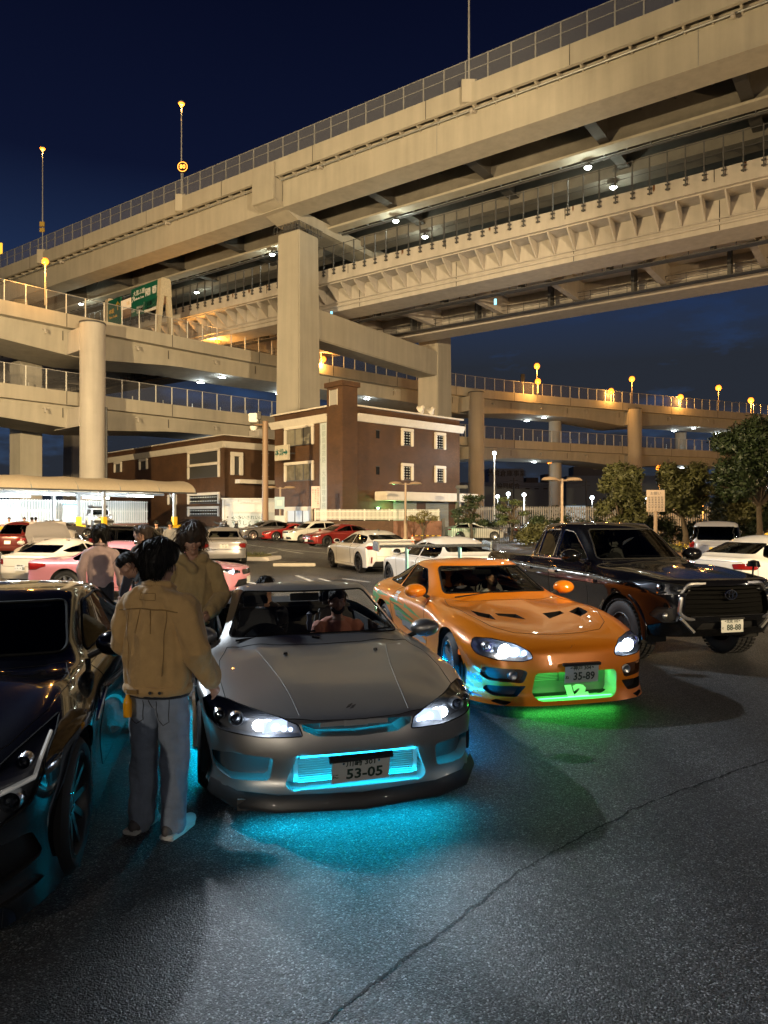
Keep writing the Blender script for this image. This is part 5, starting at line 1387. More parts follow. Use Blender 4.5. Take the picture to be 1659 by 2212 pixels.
def wheel_meshes(key, r, w, rim_r, style, rim_m, depth=0.03):
    k = 'wheel_' + key
    if k in MATS: return MATS[k]
    T = frame((0, 0, 0), (1, 0, 0), (0, 0, 1))       # local z of the lathe -> -y ; axle along y, outer face at -y*w/2 ...
    h = w / 2
    pr = [(rim_r, -h + 0.01), (rim_r + 0.012, -h), (r - 0.045, -h - 0.006), (r - 0.012, -h + 0.02), (r, -h + 0.045)]
    for q in (-0.3, 0.0, 0.3):
        pr += [(r, q * w - 0.012), (r - 0.009, q * w - 0.008), (r - 0.009, q * w + 0.008), (r, q * w + 0.012)]
    pr += [(r, h - 0.045), (r - 0.012, h - 0.02), (r - 0.045, h + 0.006), (rim_r + 0.012, h), (rim_r, h - 0.01)]
    m = MB().lathe(pr, T, 40); tyre = m.mesh('tyre', black_rub, smooth=50)
    rm = MB()
    rm.lathe([(rim_r, h - 0.008), (rim_r - 0.012, h - 0.002), (rim_r - 0.022, h - 0.014), (rim_r - 0.03, h - 0.07), (rim_r - 0.04, -h * 0.2), (rim_r - 0.02, -h + 0.01)], T, 36)
    n = style[0]; wid = style[1]
    for i in range(n):
        a = 2 * math.pi * i / n
        Mx = T @ Matrix.Rotation(a, 4, 'Z')
        for sp in style[2:] or (0,):
            d0, d1 = h - depth - 0.045, h - depth
            R1 = rim_r - 0.02; e = sp
            vs = [(0.05, -wid*0.75, d0), (R1, -wid*0.5 + e, d0 + 0.01), (R1, wid*0.5 + e, d0 + 0.01), (0.05, wid*0.75, d0),
                  (0.05, -wid*0.5, d1 - 0.015), (R1, -wid*0.36 + e, d1 + 0.012), (R1, wid*0.36 + e, d1 + 0.012), (0.05, wid*0.5, d1 - 0.015)]
            rm.add([Mx @ Vector(v) for v in vs], [(3,2,1,0),(4,5,6,7),(0,1,5,4),(1,2,6,5),(2,3,7,6),(3,0,4,7)])
    rm.lathe([(0, h - depth - 0.012), (0.035, h - depth - 0.014), (0.07, h - depth - 0.025), (0.075, h - depth - 0.06)], T, 20)
    rim = rm.mesh('rim', rim_m, smooth=35)
    dk = MB().lathe([(0.06, 0.005), (rim_r * 0.74, 0.005), (rim_r * 0.74, -0.02), (0.06, -0.02)], T, 28, True)
    disc = dk.mesh('brake_disc', smoked, smooth=35)
    bl = MB()
    for i in range(5):
        a = 2 * math.pi * (i + .5) / 5; bl.lathe([(0, 0.012), (0.012, 0.008), (0.012, 0)], T @ Matrix.Translation((0.055 * math.cos(a), 0.055 * math.sin(a), h - depth - 0.022)), 8)
    nuts = bl.mesh('wheel_nuts', chrome, smooth=35)
    MATS[k] = (tyre, rim, disc, nuts); return MATS[k]
def add_wheels(root, key, xf, xr, track, r, w, rim_r, style, rim_m, steer=0.0, depth=0.03, detail=True):
    ty, ri, di, nu = wheel_meshes(key, r, w, rim_r, style, rim_m, depth); res = []
    for x in (xf, xr):
        for s in (1, -1):
            o = link('wheel', ty, root, (x, s * (track - w / 2), r), (0, 0, (math.pi if s == 1 else 0) + (steer if x == xf else 0)))
            # lathe axis points to -y for s == -1, so turned for the other side
            link('rim', ri, o)
            if detail: link('brake_disc', di, o); link('wheel_nuts', nu, o)
            res.append(o)
    for x in (xf, xr):
        for s in (1, -1):
            m = MB(); R_ = r + 0.055; n = 18
            rows = []
            for k in range(n + 1):
                a = -0.25 + (math.pi + 0.5) * k / n
                rows.append([(x + R_ * math.cos(a), s * (track - 0.012), r + R_ * math.sin(a)), (x + R_ * math.cos(a), s * (track - w - 0.12), r + R_ * math.sin(a))])
            m.grid(rows)
            m.add([(x, s * (track - w - 0.12), r)] + [rw_[1] for rw_ in rows], [(0, i + 1, i + 2) for i in range(n)])
            m.build('wheel_liner', liner_m, root)
    return res
def license_plate(root, M, number, area=None, kana=None, mat=None, ink=None, tilt=0, bracket=False):
    """M: centre of the plate, local x reads right, y up, z out"""
    p = MB().box(-0.165, 0.165, -0.0825, 0.0825, 0, 0.006, M).build('license_plate', mat or plate_w, root, bevel=0.002)
    pk = ink or plate_ink
    if number: text_on(number, 0.100, pk, p, M @ Matrix.Translation((0.022, -0.024, 0.0075)), 0.002, 0.0022, sx_=0.92)
    if area: text_on(area, 0.046, pk, p, M @ Matrix.Translation((0.0, 0.053, 0.0075)), 0.002, 0.0008)
    if kana: text_on(kana, 0.036, pk, p, M @ Matrix.Translation((-0.142, -0.03, 0.0075)), 0.002, 0.0006)
    m = MB()
    for s in (-1, 1): m.lathe([(0, 0.010), (0.007, 0.009), (0.008, 0.006)], M @ Matrix.Translation((s * 0.1, 0.06, 0)), 8)
    m.build('plate_bolts', chrome, p)
    if bracket: MB().box(-0.18, 0.18, 0.075, 0.10, -0.02, 0.014, M).build('plate_bracket', black_pl, p)
    return p
def mirror(root, x, y, z, s, mat, size=1.0):
    k = size; C = (x, s * (y + 0.11 * k), z + 0.05 * k)
    Mx = frame(C, (0, 1, 0), (0, 0, 1)) @ Matrix.Diagonal((k * 1.18, k * .78, k, 1))
    o = MB().lathe([(0, .085), (.035, .080), (.068, .062), (.092, .028), (.100, -.01), (.097, -.045), (.088, -.052), (0, -.05)], Mx, 22).build('mirror', mat, root, smooth=60)
    MB().tube([(x - 0.01, s * (y - 0.05), z - 0.03), (x, s * (y + 0.05), z + 0.02)], 0.022, 6).build('mirror_stalk', black_pl, o)
    MB().lathe([(0, -.0535), (.084, -.0535)], Mx, 22).build('mirror_glass', chrome, o)
    return o
def seat(root, x, y, z, mat, name='seat', sc=1.0):
    T = Matrix.Translation((x, y, z)) @ Matrix.Scale(sc, 4)
    c = MB().box(-0.05, 0.45, -0.24, 0.24, 0.0, 0.16, T).build(name, mat, root, bevel=0.05, smooth=50)
    pr = [(-0.25, 0.08), (-0.21, 0.40), (-0.16, 0.62), (-0.10, 0.66), (0.10, 0.66), (0.16, 0.62), (0.21, 0.40), (0.25, 0.08)]
    MB().prism(pr, T @ frame((-0.07, 0, 0), (0, 1, 0), (-0.28, 0, 1)), 0.13).build('backrest', mat, c, bevel=0.04, smooth=50)
    MB().prism([(-0.12, 0.0), (0.12, 0), (0.13, 0.1), (0.09, 0.19), (-0.09, 0.19), (-0.13, 0.1)], T @ frame((-0.265, 0, 0.66), (0, 1, 0), (-0.2, 0, 1)), 0.10).build('headrest', mat, c, bevel=0.03, smooth=50)
    return c
def cabin(root, x0, x1, w, zf, zb, drv_y, seat_x, seat_z, mat=None, dash_x=None, rear=True, sc=1.0, smat=None):
    """tub, dashboard, wheel and seats"""
    mat = mat or interior_m; smat = smat or seat_m
    m = MB().box(x0, x1, -w, w, zf - 0.03, zf).box(x0, x1, -w - 0.02, -w, zf, zb).box(x0, x1, w, w + 0.02, zf, zb).box(x0 - 0.02, x0, -w, w, zf, zb - 0.05)
    m.build('cabin_tub', mat, root)
    dx = dash_x
    ds = MB(); ds.prism([(0, zf), (0.0, zb - 0.10), (-0.02, zb - 0.03), (0.20, zb - 0.02), (0.40, zb - 0.10), (0.40, zf)], frame((dx - 0.2, w - 0.01, 0), (1, 0, 0), (0, 0, 1)), 2 * w - 0.02)
    ds.build('dashboard', mat, root)
    cl = MB(); cl.lathe([(0.0, 0.09), (0.12, 0.08), (0.16, 0.0)], frame((dx - 0.12, drv_y, zb - 0.0), (0, 1, 0), (0.3, 0, 1)), 16); cl.build('instrument_cowl', mat, root, smooth=True)
    sw = MB(); n = 22
    C = Vector((dx - 0.32, drv_y, zb - 0.06)); ax = Vector((0.35, 0, 1)).normalized()
    pts = [C + Vector((0, 1, 0)) * 0.185 * math.cos(2*math.pi*k/n) + ax * 0.185 * math.sin(2*math.pi*k/n) for k in range(n + 1)]
    sw.tube(pts, 0.015, 6, False)
    for a in (0.0, math.pi, -math.pi/2): sw.tube([C + Vector((0.03, 0, 0)), C + Vector((0, 1, 0)) * 0.18 * math.cos(a) + ax * 0.18 * math.sin(a)], 0.016, 5)
    sw.tube([C + Vector((0.035, 0, 0)), C + Vector((0.3, 0, -0.1))], 0.04, 8)
    sw.build('steering_wheel', pmat('wheel_leather', (0.018, 0.018, 0.018), 0.45), root, smooth=True)
    for y in (drv_y, -drv_y): seat(root, seat_x, y, seat_z, smat, sc=sc)
    if rear:
        MB().box(x0 + 0.05, x0 + 0.5, -w + 0.1, w - 0.1, zf, seat_z + 0.1).build('rear_seat', smat, root, bevel=0.05)
        MB().prism([(0, 0), (0.14, 0), (-0.02, 0.45), (-0.12, 0.45)], frame((x0 + 0.06, w - 0.1, seat_z + 0.05), (1, 0, 0), (0, 0, 1)), 2 * (w - 0.1)).build('rear_backrest', smat, root, bevel=0.04)
def underbody(root, x0, x1, w, z):
    MB().box(x0, x1, -w, w, z, z + 0.05).build('underbody', liner_m, root)
def rows_from(p):
    """rows of the control cage from a handful of dimensions (half widths)"""
    w, wr = p['w'], p['wr']; hz, cz, rz, bz = p['nose_z'], p['cowl_z'], p['roof_z'], p['belt_z']
    nx, cx, hx, rx, gx, tx = p['nose_x'], p['cowl_x'], p['head_x'], p['roof_x'], p['glass_x'], p['tail_x']; gz_, tz = p['glass_z'], p['tail_z']
    fx = p['xf']; cr = p.get('crown', 0.03); nr = p.get('nose_r', 0.34)
    def row(x, z, yb, zc, xs=0, roof=None, rr=None):
        """hood or deck row"""
        return [(x, 0, z), (x - xs*0.05, w*.34, z - 0.004), (x - xs*0.3, w*.64, z - 0.014), (x - xs*0.6, w*.84, z - 0.035), (x - xs, yb, zc)]
    def cab(x, z, xb):
        return [(x, 0, z), (x - 0.02, wr*.5, z - 0.012), (x - 0.07, wr, z - 0.055 - cr), (xb, w*.905, bz + 0.06), (xb, w*.985, bz - 0.02)]
    mx = (fx + cx) / 2
    R_ = [row(nx, hz, w*.91, hz - 0.01, nr), row(nx*.55 + fx*.45, hz*.62 + cz*.38 - .005, w*.965, hz*.7 + bz*.3, 0.16), row(fx, hz*.38 + cz*.62, w, bz - .05, 0.04), row(mx, hz*.15 + cz*.85, w*.99, bz - .03, 0.03)]
    R_.append([(cx, 0, cz), (cx - .02, w*.34, cz - .004), (cx - .11, w*.70, cz - .012), (cx - .16, w*.89, bz + .05), (cx - .16, w*.975, bz - .02)])
    R_.append(cab(hx, rz - .03, hx - .08)); R_.append(cab((hx + rx) / 2, rz, (hx + rx) / 2)); R_.append(cab(rx, rz - p.get('roof_drop', .03), rx))
    R_.append([(gx, 0, gz_), (gx, w*.33, gz_ - .004), (gx, w*.60, gz_ - .012), (gx + .03, w*.87, max(bz + .04, gz_ - .05)), (gx + .05, w*.985, bz)])
    gt = (gx + tx) / 2
    R_.append([(gt, 0, (gz_ + tz) / 2 + .01), (gt, w*.33, (gz_ + tz) / 2 + .008), (gt, w*.6, (gz_ + tz) / 2), (gt + .02, w*.82, (gz_ + tz) / 2 - .03), (gt + .06, w*.95, bz - .01)])
    R_.append([(tx, 0, tz), (tx, w*.33, tz), (tx + .02, w*.6, tz - .008), (tx + .07, w*.78, tz - .03), (tx + .2, w*.90, min(tz - .05, bz - .04))])
    return R_
def std_creases(w=0.35):
    c = []
    for a in range(2): c += [('t', 4, a, 4, a+1, w + .3), ('t', 5, a, 5, a+1, w)]
    for i in range(4, 8): c.append(('t', i, 2, i+1, 2, w)); c.append(('t', i, 3, i+1, 3, 0.5))
    return c
# =================================================================== GREY OPEN ROADSTER
def place(root, nose_world, nose_x, yaw):
    f = Vector((math.sin(R(yaw)), -math.cos(R(yaw)), 0)); root.location = Vector((*nose_world, 0)) - f * nose_x
    root.rotation_euler = (0, 0, R(yaw - 90)); return root
def mir(half):
    """full outline from a half outline that starts and ends on the centre line"""
    return half + [(-p[0], p[1]) for p in half[::-1] if abs(p[0]) > 1e-6]
def glow_lamp(root, x, y, z, r, mat, name='bulb', sx_=1.0):
    return MB().lathe([(0, 0.0), (r * 0.8, -0.004), (r, -0.02)], frame((x, y, z), (0, 1, 0), (0, 0, 1)) @ Matrix.Diagonal((sx_, 1, 1, 1)), 16).build(name, mat, root, smooth=True)
from mathutils.bvhtree import BVHTree
def bvh(o): return BVHTree.FromPolygons([v.co for v in o.data.vertices], [tuple(p.vertices) for p in o.data.polygons])
def lens_x(lens, y, z):
    from mathutils.bvhtree import BVHTree
    t = BVHTree.FromPolygons([v.co for v in lens.data.vertices], [tuple(p.vertices) for p in lens.data.polygons])
    h = t.ray_cast(Vector((4, y, z)), Vector((-1, 0, 0)))
    return h[0].x if h[0] is not None else t.find_nearest(Vector((2, y, z)))[0].x
def projector(root, x, y, z, r, parent=None):
    p = MB().lathe([(r, -0.05), (r, 0.0), (r * .86, 0.012), (r * .74, 0.0), (r * .74, -0.02)], frame((x, y, z), (0, 1, 0), (0, 0, 1)), 22).build('projector_ring', reflector, parent or root, smooth=True)
    MB().lathe([(0, 0.02), (r * .4, 0.014), (r * .72, -0.012)], frame((x, y, z), (0, 1, 0), (0, 0, 1)), 18).build('projector_lens', pmat('dark_lens', (0.02, 0.022, 0.03), 0.05, coat=1), p, smooth=True)
    return p

grey_p = paint('paint_warm_grey', (0.315, 0.312, 0.305), 0.85, 0.38)
S = dict(rows=[
 [(2.10,0,.645),(2.09,.30,.65),(2.03,.50,.655),(1.95,.66,.665),(1.78,.79,.665)],
 [(1.72,0,.738),(1.71,.345,.744),(1.66,.54,.735),(1.60,.70,.725),(1.50,.838,.70)],
 [(1.32,0,.795),(1.32,.39,.803),(1.30,.57,.795),(1.28,.73,.782),(1.28,.865,.735)],
 [(1.02,0,.845),(1.02,.42,.852),(1.0,.60,.842),(.98,.745,.82),(.98,.852,.765)],
 [(.82,0,.89),(.80,.44,.888),(.69,.63,.876),(.62,.765,.85),(.60,.84,.79)],
 [(-.12,0,1.265),(-.14,.30,1.256),(-.20,.55,1.215),(-.25,.765,.872),(-.25,.842,.80)],
 [(-.65,0,1.285),(-.65,.28,1.275),(-.65,.555,1.225),(-.65,.768,.88),(-.65,.85,.81)],
 [(-1.15,0,1.24),(-1.15,.28,1.232),(-1.15,.53,1.18),(-1.15,.755,.90),(-1.15,.865,.82)],
 [(-1.75,0,.955),(-1.75,.28,.95),(-1.75,.52,.94),(-1.72,.73,.91),(-1.7,.85,.82)],
 [(-2.05,0,.91),(-2.05,.28,.91),(-2.04,.52,.90),(-2.0,.70,.87),(-1.95,.79,.80)],
 [(-2.2,0,.86),(-2.2,.28,.86),(-2.17,.5,.855),(-2.12,.66,.83),(-2.0,.76,.76)]],
 levels=[(.055,.555,.012,.62,-.03,.68),(.075,.43,-.004,.45,-.06,.5),(.055,.29,-.02,.29,-.05,.35),(.12,.185,.0,.18,-.02,.22)],
 creases=std_creases() + [('t', i, 1, i+1, 1, 0.75) for i in range(4)], band_crease=[(.35, -1), (.35, 3), (.2, 2)])
rear_w = [(.49,.885),(-.29,1.212),(-.245,1.31),(-.3,1.45),(-1.95,1.45),(-1.95,.965),(-.3,.888)]
hl = rounded([(.312,.556),(.335,.622),(.42,.655),(.55,.682),(.70,.708),(.80,.712),(.846,.684),(.83,.612),(.75,.570),(.52,.548)], .015, 3)
mouth = rounded([(-.345,.445),(.345,.445),(.41,.265),(.385,.238),(-.385,.238),(-.41,.265)], .03)
duct = rounded([(.47,.43),(.70,.445),(.80,.415),(.78,.31),(.70,.275),(.49,.285)], .03)
S['regions'] = [
 ('windscreen', 'front', rounded([(-.645,.922),(-.50,1.222),(.50,1.222),(.645,.922),(.30,.945),(-.30,.945)], .04), dict(mat=screen_clear, x=(-.3,.9), z=(.86,1.3), n=.1, lip=.008, lip_name='windscreen_seal')),
 ('cabin_opening', 'side', rear_w, dict(delete=True, z=(.86,1.5), x=(-2, .6))),
 ('bonnet', 'top', mir([(.60,0),(.52,.62),(.80,.70),(1.30,.715),(1.68,.69),(1.93,.55),(2.04,.33),(2.085,.2),(2.09,0)][0:0] + [])[0:0] or [(.84,-.0),(.82,.30),(.72,.665),(1.0,.725),(1.36,.735),(1.66,.715),(1.95,.66),(2.06,.42),(2.11,.25),(2.125,0),(2.11,-.25),(2.06,-.42),(1.95,-.66),(1.66,-.715),(1.36,-.735),(1.0,-.725),(.72,-.665),(.82,-.30)], dict(seam=True, n=.3)),
 ('headlight', 'front', hl, dict(sym=True, mat=head_lens, n=-.45, x=(1.25,2.4), pocket=(-.13,0,-.012), wall=pmat('lamp_grey', (.22,.22,.23), .35, .6), back=pmat('lamp_grey', (.22,.22,.23), .35, .6), wall_name='lamp_housing', back_name='lamp_back', lip=.004, lip_name='lamp_seal')),
 ('grille_slot', 'front', mir([(0,.634),(.32,.624),(.31,.588),(.23,.552),(0,.540)]), dict(delete=True, x=(1.8,2.5), pocket=(-.16,0,0), wall=pmat('slot_grey', (.10,.11,.11), .4), back=pmat('slot_back', (.03,.03,.03), .6))),
 ('front_intake', 'front', mouth, dict(delete=True, x=(1.8,2.5), pocket=(-.15,0,.0), wall=pmat('duct_pale', (.42,.43,.44), .35), back=pmat('cooler_alloy', (.45,.46,.47), .35, .6), back_name='intercooler', wall_name='intake_duct')),
 ('side_duct', 'front', duct, dict(sym=True, delete=True, x=(1.5,2.5), n=-.3, pocket=(-.14,0,0), wall=pmat('duct_grey', (.16,.165,.17), .4), back=pmat('duct_dark', (.05,.052,.055), .4))),
 ('door', 'side', rounded([(.55,.27),(.57,.60),(.54,.84),(-.70,.878),(-.80,.62),(-.74,.27)], .04), dict(sym=True, seam=True, n=.1, ymin=.6, z=(.2,.883))),
 ('front_arch', 'side', circle(1.27,.315,.372), dict(sym=True, delete=True, ymin=.45, n=-2, z=(0,.70))),
 ('rear_arch', 'side', circle(-1.255,.315,.372), dict(sym=True, delete=True, ymin=.45, n=-2, z=(0,.70))),
]
car = thing('roadster', 'warm grey open two-door roadster with cyan glow beneath and lit headlights', 'car')
roadster = car
place(car, (-.137, 4.40), 2.235, 15); car.scale = (1.0, 1.10, 1.0)
P = build_car(car, S, grey_p, 3)
# the right door stands open on its front hinge
d_ = P['door'][-1]
hinge = Vector((.54, -.838, .5))
d_.data.transform(Matrix.Translation(-hinge)); d_.location = hinge; d_.rotation_euler = (0, 0, R(-34)); d_['label'] = 'open driver door'
MB().box(-1.12, -.02, .03, .10, -.22, .36).build('door_card', pmat('door_card_grey', (.10, .10, .105), .6), d_, bevel=.02)
mirror(car, .44, .80, .865, 1, grey_p); 
mr = mirror(car, .44, .80, .865, -1, grey_p); mr.parent = d_; mr.matrix_parent_inverse = Matrix.Translation(-hinge)
simple_rim = pmat('rim_silver', (.5, .51, .53), .25, .9)
dark_rim = pmat('rim_dark', (.022, .022, .024), .42, .3)
add_wheels(car, 'seventeen', 1.27, -1.255, .865, .315, .225, .225, (5, .085), simple_rim)
underbody(car, -2.0, 2.05, .62, .16)
cabin(car, -1.55, .50, .66, .20, .86, -.36, -.54, .33, dash_x=.56)
MB().box(-1.95, -1.30, -.64, .64, .86, .97).build('folded_hood', pmat('soft_top', (.02, .02, .022), .85), car, bevel=.04)
# windscreen furniture
MB().tube([(.73, -.05, .915), (.58, .58, .955)], .008, 5).tube([(.66, -.60, .91), (.68, -.02, .965)], .008, 5).tube([(.75, .0, .91), (.73, -.05, .92)], .018, 6).build('wiper', black_pl, car)
MB().box(-.06, -.03, -.12, .12, 1.13, 1.20).tube([(-.06, 0, 1.19), (-.1, 0, 1.24)], .012, 5).build('rear_view_mirror', black_pl, car, bevel=.01)
ch_ = thing('hanging_charm', 'small dark keepsake hanging from the rear view mirror of the grey roadster', 'charm')
ch_.location = mat4(car) @ Vector((-.03, .04, 1.13)); ch_.rotation_euler = car.rotation_euler
MB().tube([(0, 0, 0), (0, 0, -.1)], .003, 4).build('string', black_pl, ch_); MB().lathe([(0, -.1), (.028, -.12), (.02, -.17), (.03, -.2), (.016, -.27), (0, -.28)], n=10).build('charm', pmat('charm_grey', (.12, .12, .16), .6), ch_, smooth=True)
for y in (-.28, .36): MB().lathe([(0, .018), (.013, .014), (.016, 0)], Matrix.Translation((1.02, y, .850)), 10).build('washer_nozzle', black_pl, car, smooth=True)
# headlamp internals: projector outboard, bright high beam inboard
for s, hp in zip((1, -1), P['headlight']):
    lx_ = lambda y, z, d=.035: lens_x(hp, s * y, z) - d
    projector(car, lx_(.665, .636), s * .665, .636, .043, hp); projector(car, lx_(.755, .645), s * .755, .645, .033, hp)
    for y, z, r_, mt in ((.545, .608, .036, xenon), (.50, .606, .040, xenon), (.455, .598, .026, xenon_dim), (.41, .592, .020, xenon_dim), (.375, .588, .014, xenon_dim)):
        glow_lamp(car, lx_(y, z, .02), s * y, z, r_, mt, 'bulb').parent = hp
    MB().box(-.012, 0, -.075, .075, -.035, .035, Matrix.Translation((lx_(.43, .605, .055), s * .455, .605)) @ Matrix.Rotation(R(-22 * s), 4, 'Z')).build('glow_plate', emat('reflector_glow', (.62, .74, 1.0), 1.3), hp)  # self-glowing plate stands in for bulb light on the reflector
    spx = lx_(.50, .61, -.03); d = bpy.data.lights.new('beam', 'SPOT'); d.energy = 60; d.color = (.8, .9, 1); d.spot_size = R(100); d.spot_blend = 1; d.shadow_soft_size = .04
    o = bpy.data.objects.new('beam', d); COL.objects.link(o); o.parent = car; o.location = (spx, s * .50, .61); o.rotation_euler = (0, R(-84), 0)
# intercooler fins, plate, emblem, lip and canards
fin = MB().box(2.085, 2.105, -.335, .335, -.0022, .0022).mesh('cooler_fin', pmat('fin_alloy', (.6, .6, .6), .3, .8))
ic = P['front_intake_pocket'][0]
for k in range(12): link('cooler_fin', fin, ic, (0, 0, .268 + k * .0135))
MB().box(2.07, 2.10, -.36, -.335, .27, .45).box(2.07, 2.10, .335, .36, .27, .45).build('cooler_tank', pmat('fin_alloy', (.6, .6, .6), .3, .8), ic)
license_plate(car, frame((2.215, .0, .352), (0, 1, .03), (.36, -.03, 1)), '53-05', '川崎 301', 'に', mat=pmat('plate_dull', (.40, .42, .42), .35), bracket=True)
em = MB()
for q in (0, 1): em.prism([(-.024, 0), (.0, .012), (.024, .05), (.0, .04)], frame((2.0 + q * .012, -.018 + q * .02, .672 - q * .004), (0, 1, .1), (-1, 0, .2)), .007)
em.build('emblem', black_pl, car)
MB().box(2.02, 2.04, -.20, .20, .575, .612).box(2.02, 2.045, -.06, .08, .572, .618).build('latch_panel', pmat('fin_alloy', (.6, .6, .6), .3, .8), car)
m = MB()
lipx = [(-.80, 1.78), (-.66, 2.02), (-.45, 2.16), (0, 2.235), (.45, 2.16), (.66, 2.02), (.80, 1.78)]
rows = []
for off, z0 in ((.012, .225), (.06, .160), (.055, .135), (-.05, .15)):
    rows.append([(x + off * (1 if abs(y) < .7 else .6), y * (1 + off * .5), z0 + (.02 if abs(y) > .7 else 0)) for y, x in lipx])
m.grid(rows); m.build('front_lip', pmat('lip_charcoal', (.012, .012, .013), .45, coat=.2), car, smooth=60)
tp = MB().box(2.10, 2.13, -.52, -.22, .125, .19, Matrix.Rotation(R(-4), 4, 'Z')).build('tape_patch', pmat('torn_tape', (.05, .045, .04), .5), car)
MB().box(1.2, 1.6, -.0, .0, 0, 0)
for s in (-1, 1):
    m = MB(); m.prism([(-.9, .16), (.9, .16), (.88, .13), (-.88, .13)], frame((0, s * .86, 0), (1, 0, 0), (0, 0, 1)) @ Matrix.Translation((0, 0, -.04)), .08); m.build('side_skirt', grey_p, car, bevel=.01)
bt_ = bvh(P['bonnet'][0])
for s in (-1, 1):
    L_ = []
    for k in range(15):
        t = k / 14; h = bt_.ray_cast(Vector((.88 + 1.18 * t, s * (.47 - .15 * t - .02 * math.sin(math.pi * t)), 3)), Vector((0, 0, -1)))
        if h[0] is not None: L_.append(h[0] - Vector((0, 0, .0015)))
    MB().tube(L_, .0055, 6).build('bonnet_crease', grey_p, P['bonnet'][0], smooth=True)
# cyan LED strips
cyan = emat('cyan_led', (0.02, 0.62, 1.0), 5)
def led(root, a, b, mat, name='led_strip'):
    return MB().tube([a, b], .006, 5).build(name, mat, root)
def area(root, loc, rot, sx_, sy_, power, color):
    d = bpy.data.lights.new('led_light', 'AREA'); d.shape = 'RECTANGLE'; d.size = sx_; d.size_y = sy_; d.energy = power; d.color = color
    o = bpy.data.objects.new('led_light', d); COL.objects.link(o); o.parent = root; o.location = loc; o.rotation_euler = rot; return o
CY = (0.0, 0.55, 0.85)
for s in (-1, 1):
    led(car, (-.85, s * .70, .165), (.85, s * .70, .165), cyan); area(car, (0, s * .74, .15), (R((42 if s < 0 else 46) * s), 0, 0), 1.9, .04, 38 if s < 0 else 95, CY if s < 0 else (0.0, .40, 1.0))
led(car, (2.0, -.55, .15), (2.0, .55, .15), cyan); area(car, (2.04, 0, .145), (0, R(-30), 0), .04, 1.3, 14, CY)
led(ic, (2.165, -.33, .439), (2.165, .33, .439), cyan); area(ic, (2.165, 0, .437), (0, R(22), 0), .02, .70, 2.8, CY); area(ic, (2.17, 0, .252), (0, R(122), 0), .02, .74, 2.4, CY)
for s in (-1, 1): area(ic, (2.06, s * .60, .415), (0, R(35), 0), .03, .24, .6, CY)
area(car, (1.98, 0, .626), (0, R(10), 0), .02, .56, 1.6, CY)
wire = MB()
for k, (dx, dz) in enumerate(((0, 0), (.05, -.06), (-.04, .03))):
    pts = [(-.35 + dx, -1.42, .78 + dz), (-.1, -1.30, .55 + dz), (.15 + dx, -1.15, .42 + dz), (.35, -.95, .50)]
    wire.tube([Vector(p) for p in pts], .004, 5)
w_ = wire.build('charging_cable', pmat('cable_pale', (.35, .33, .3), .5)); w_.location = car.location; w_.rotation_euler = car.rotation_euler
tag(w_, 'thin pale cables drooping from the open door of the grey roadster', 'cable')

# =================================================================== ORANGE COUPE
orange = paint('paint_orange', (.78, .225, .006), 0.12, 0.3)
S = dict(rows=[
 [(2.08,0,.615),(2.075,.31,.615),(2.03,.56,.61),(1.93,.745,.61),(1.72,.875,.61)],
 [(1.78,0,.70),(1.77,.30,.71),(1.72,.55,.72),(1.64,.75,.735),(1.50,.90,.68)],
 [(1.25,0,.775),(1.25,.30,.785),(1.22,.56,.805),(1.2,.76,.83),(1.2,.915,.72)],
 [(.85,0,.83),(.85,.28,.835),(.82,.56,.845),(.8,.76,.845),(.8,.89,.755)],
 [(.58,0,.88),(.56,.28,.878),(.44,.60,.875),(.38,.765,.87),(.38,.865,.79)],
 [(-.22,0,1.235),(-.24,.28,1.228),(-.30,.54,1.19),(-.35,.775,.885),(-.35,.868,.80)],
 [(-.75,0,1.265),(-.75,.28,1.255),(-.75,.56,1.21),(-.75,.78,.90),(-.75,.88,.81)],
 [(-1.2,0,1.215),(-1.2,.28,1.205),(-1.2,.52,1.155),(-1.2,.775,.925),(-1.2,.92,.83)],
 [(-1.8,0,1.01),(-1.8,.28,1.0),(-1.8,.5,.98),(-1.78,.72,.93),(-1.75,.92,.83)],
 [(-2.1,0,.93),(-2.1,.28,.925),(-2.08,.5,.91),(-2.05,.68,.88),(-1.98,.84,.78)],
 [(-2.25,0,.84),(-2.25,.28,.84),(-2.22,.5,.83),(-2.15,.66,.81),(-2.0,.78,.72)]],
 levels=[(.065,.50,.012,.62,-.02,.66),(.10,.36,-.012,.45,-.04,.5),(.075,.215,.0,.27,-.03,.35),(.13,.10,.012,.12,-.02,.22)],
 creases=std_creases(.3), band_crease=[(.15, -1), (.4, 3), (.25, 2)])
vent1 = [(1.42,.56),(1.30,.70),(1.12,.70),(1.25,.50)]
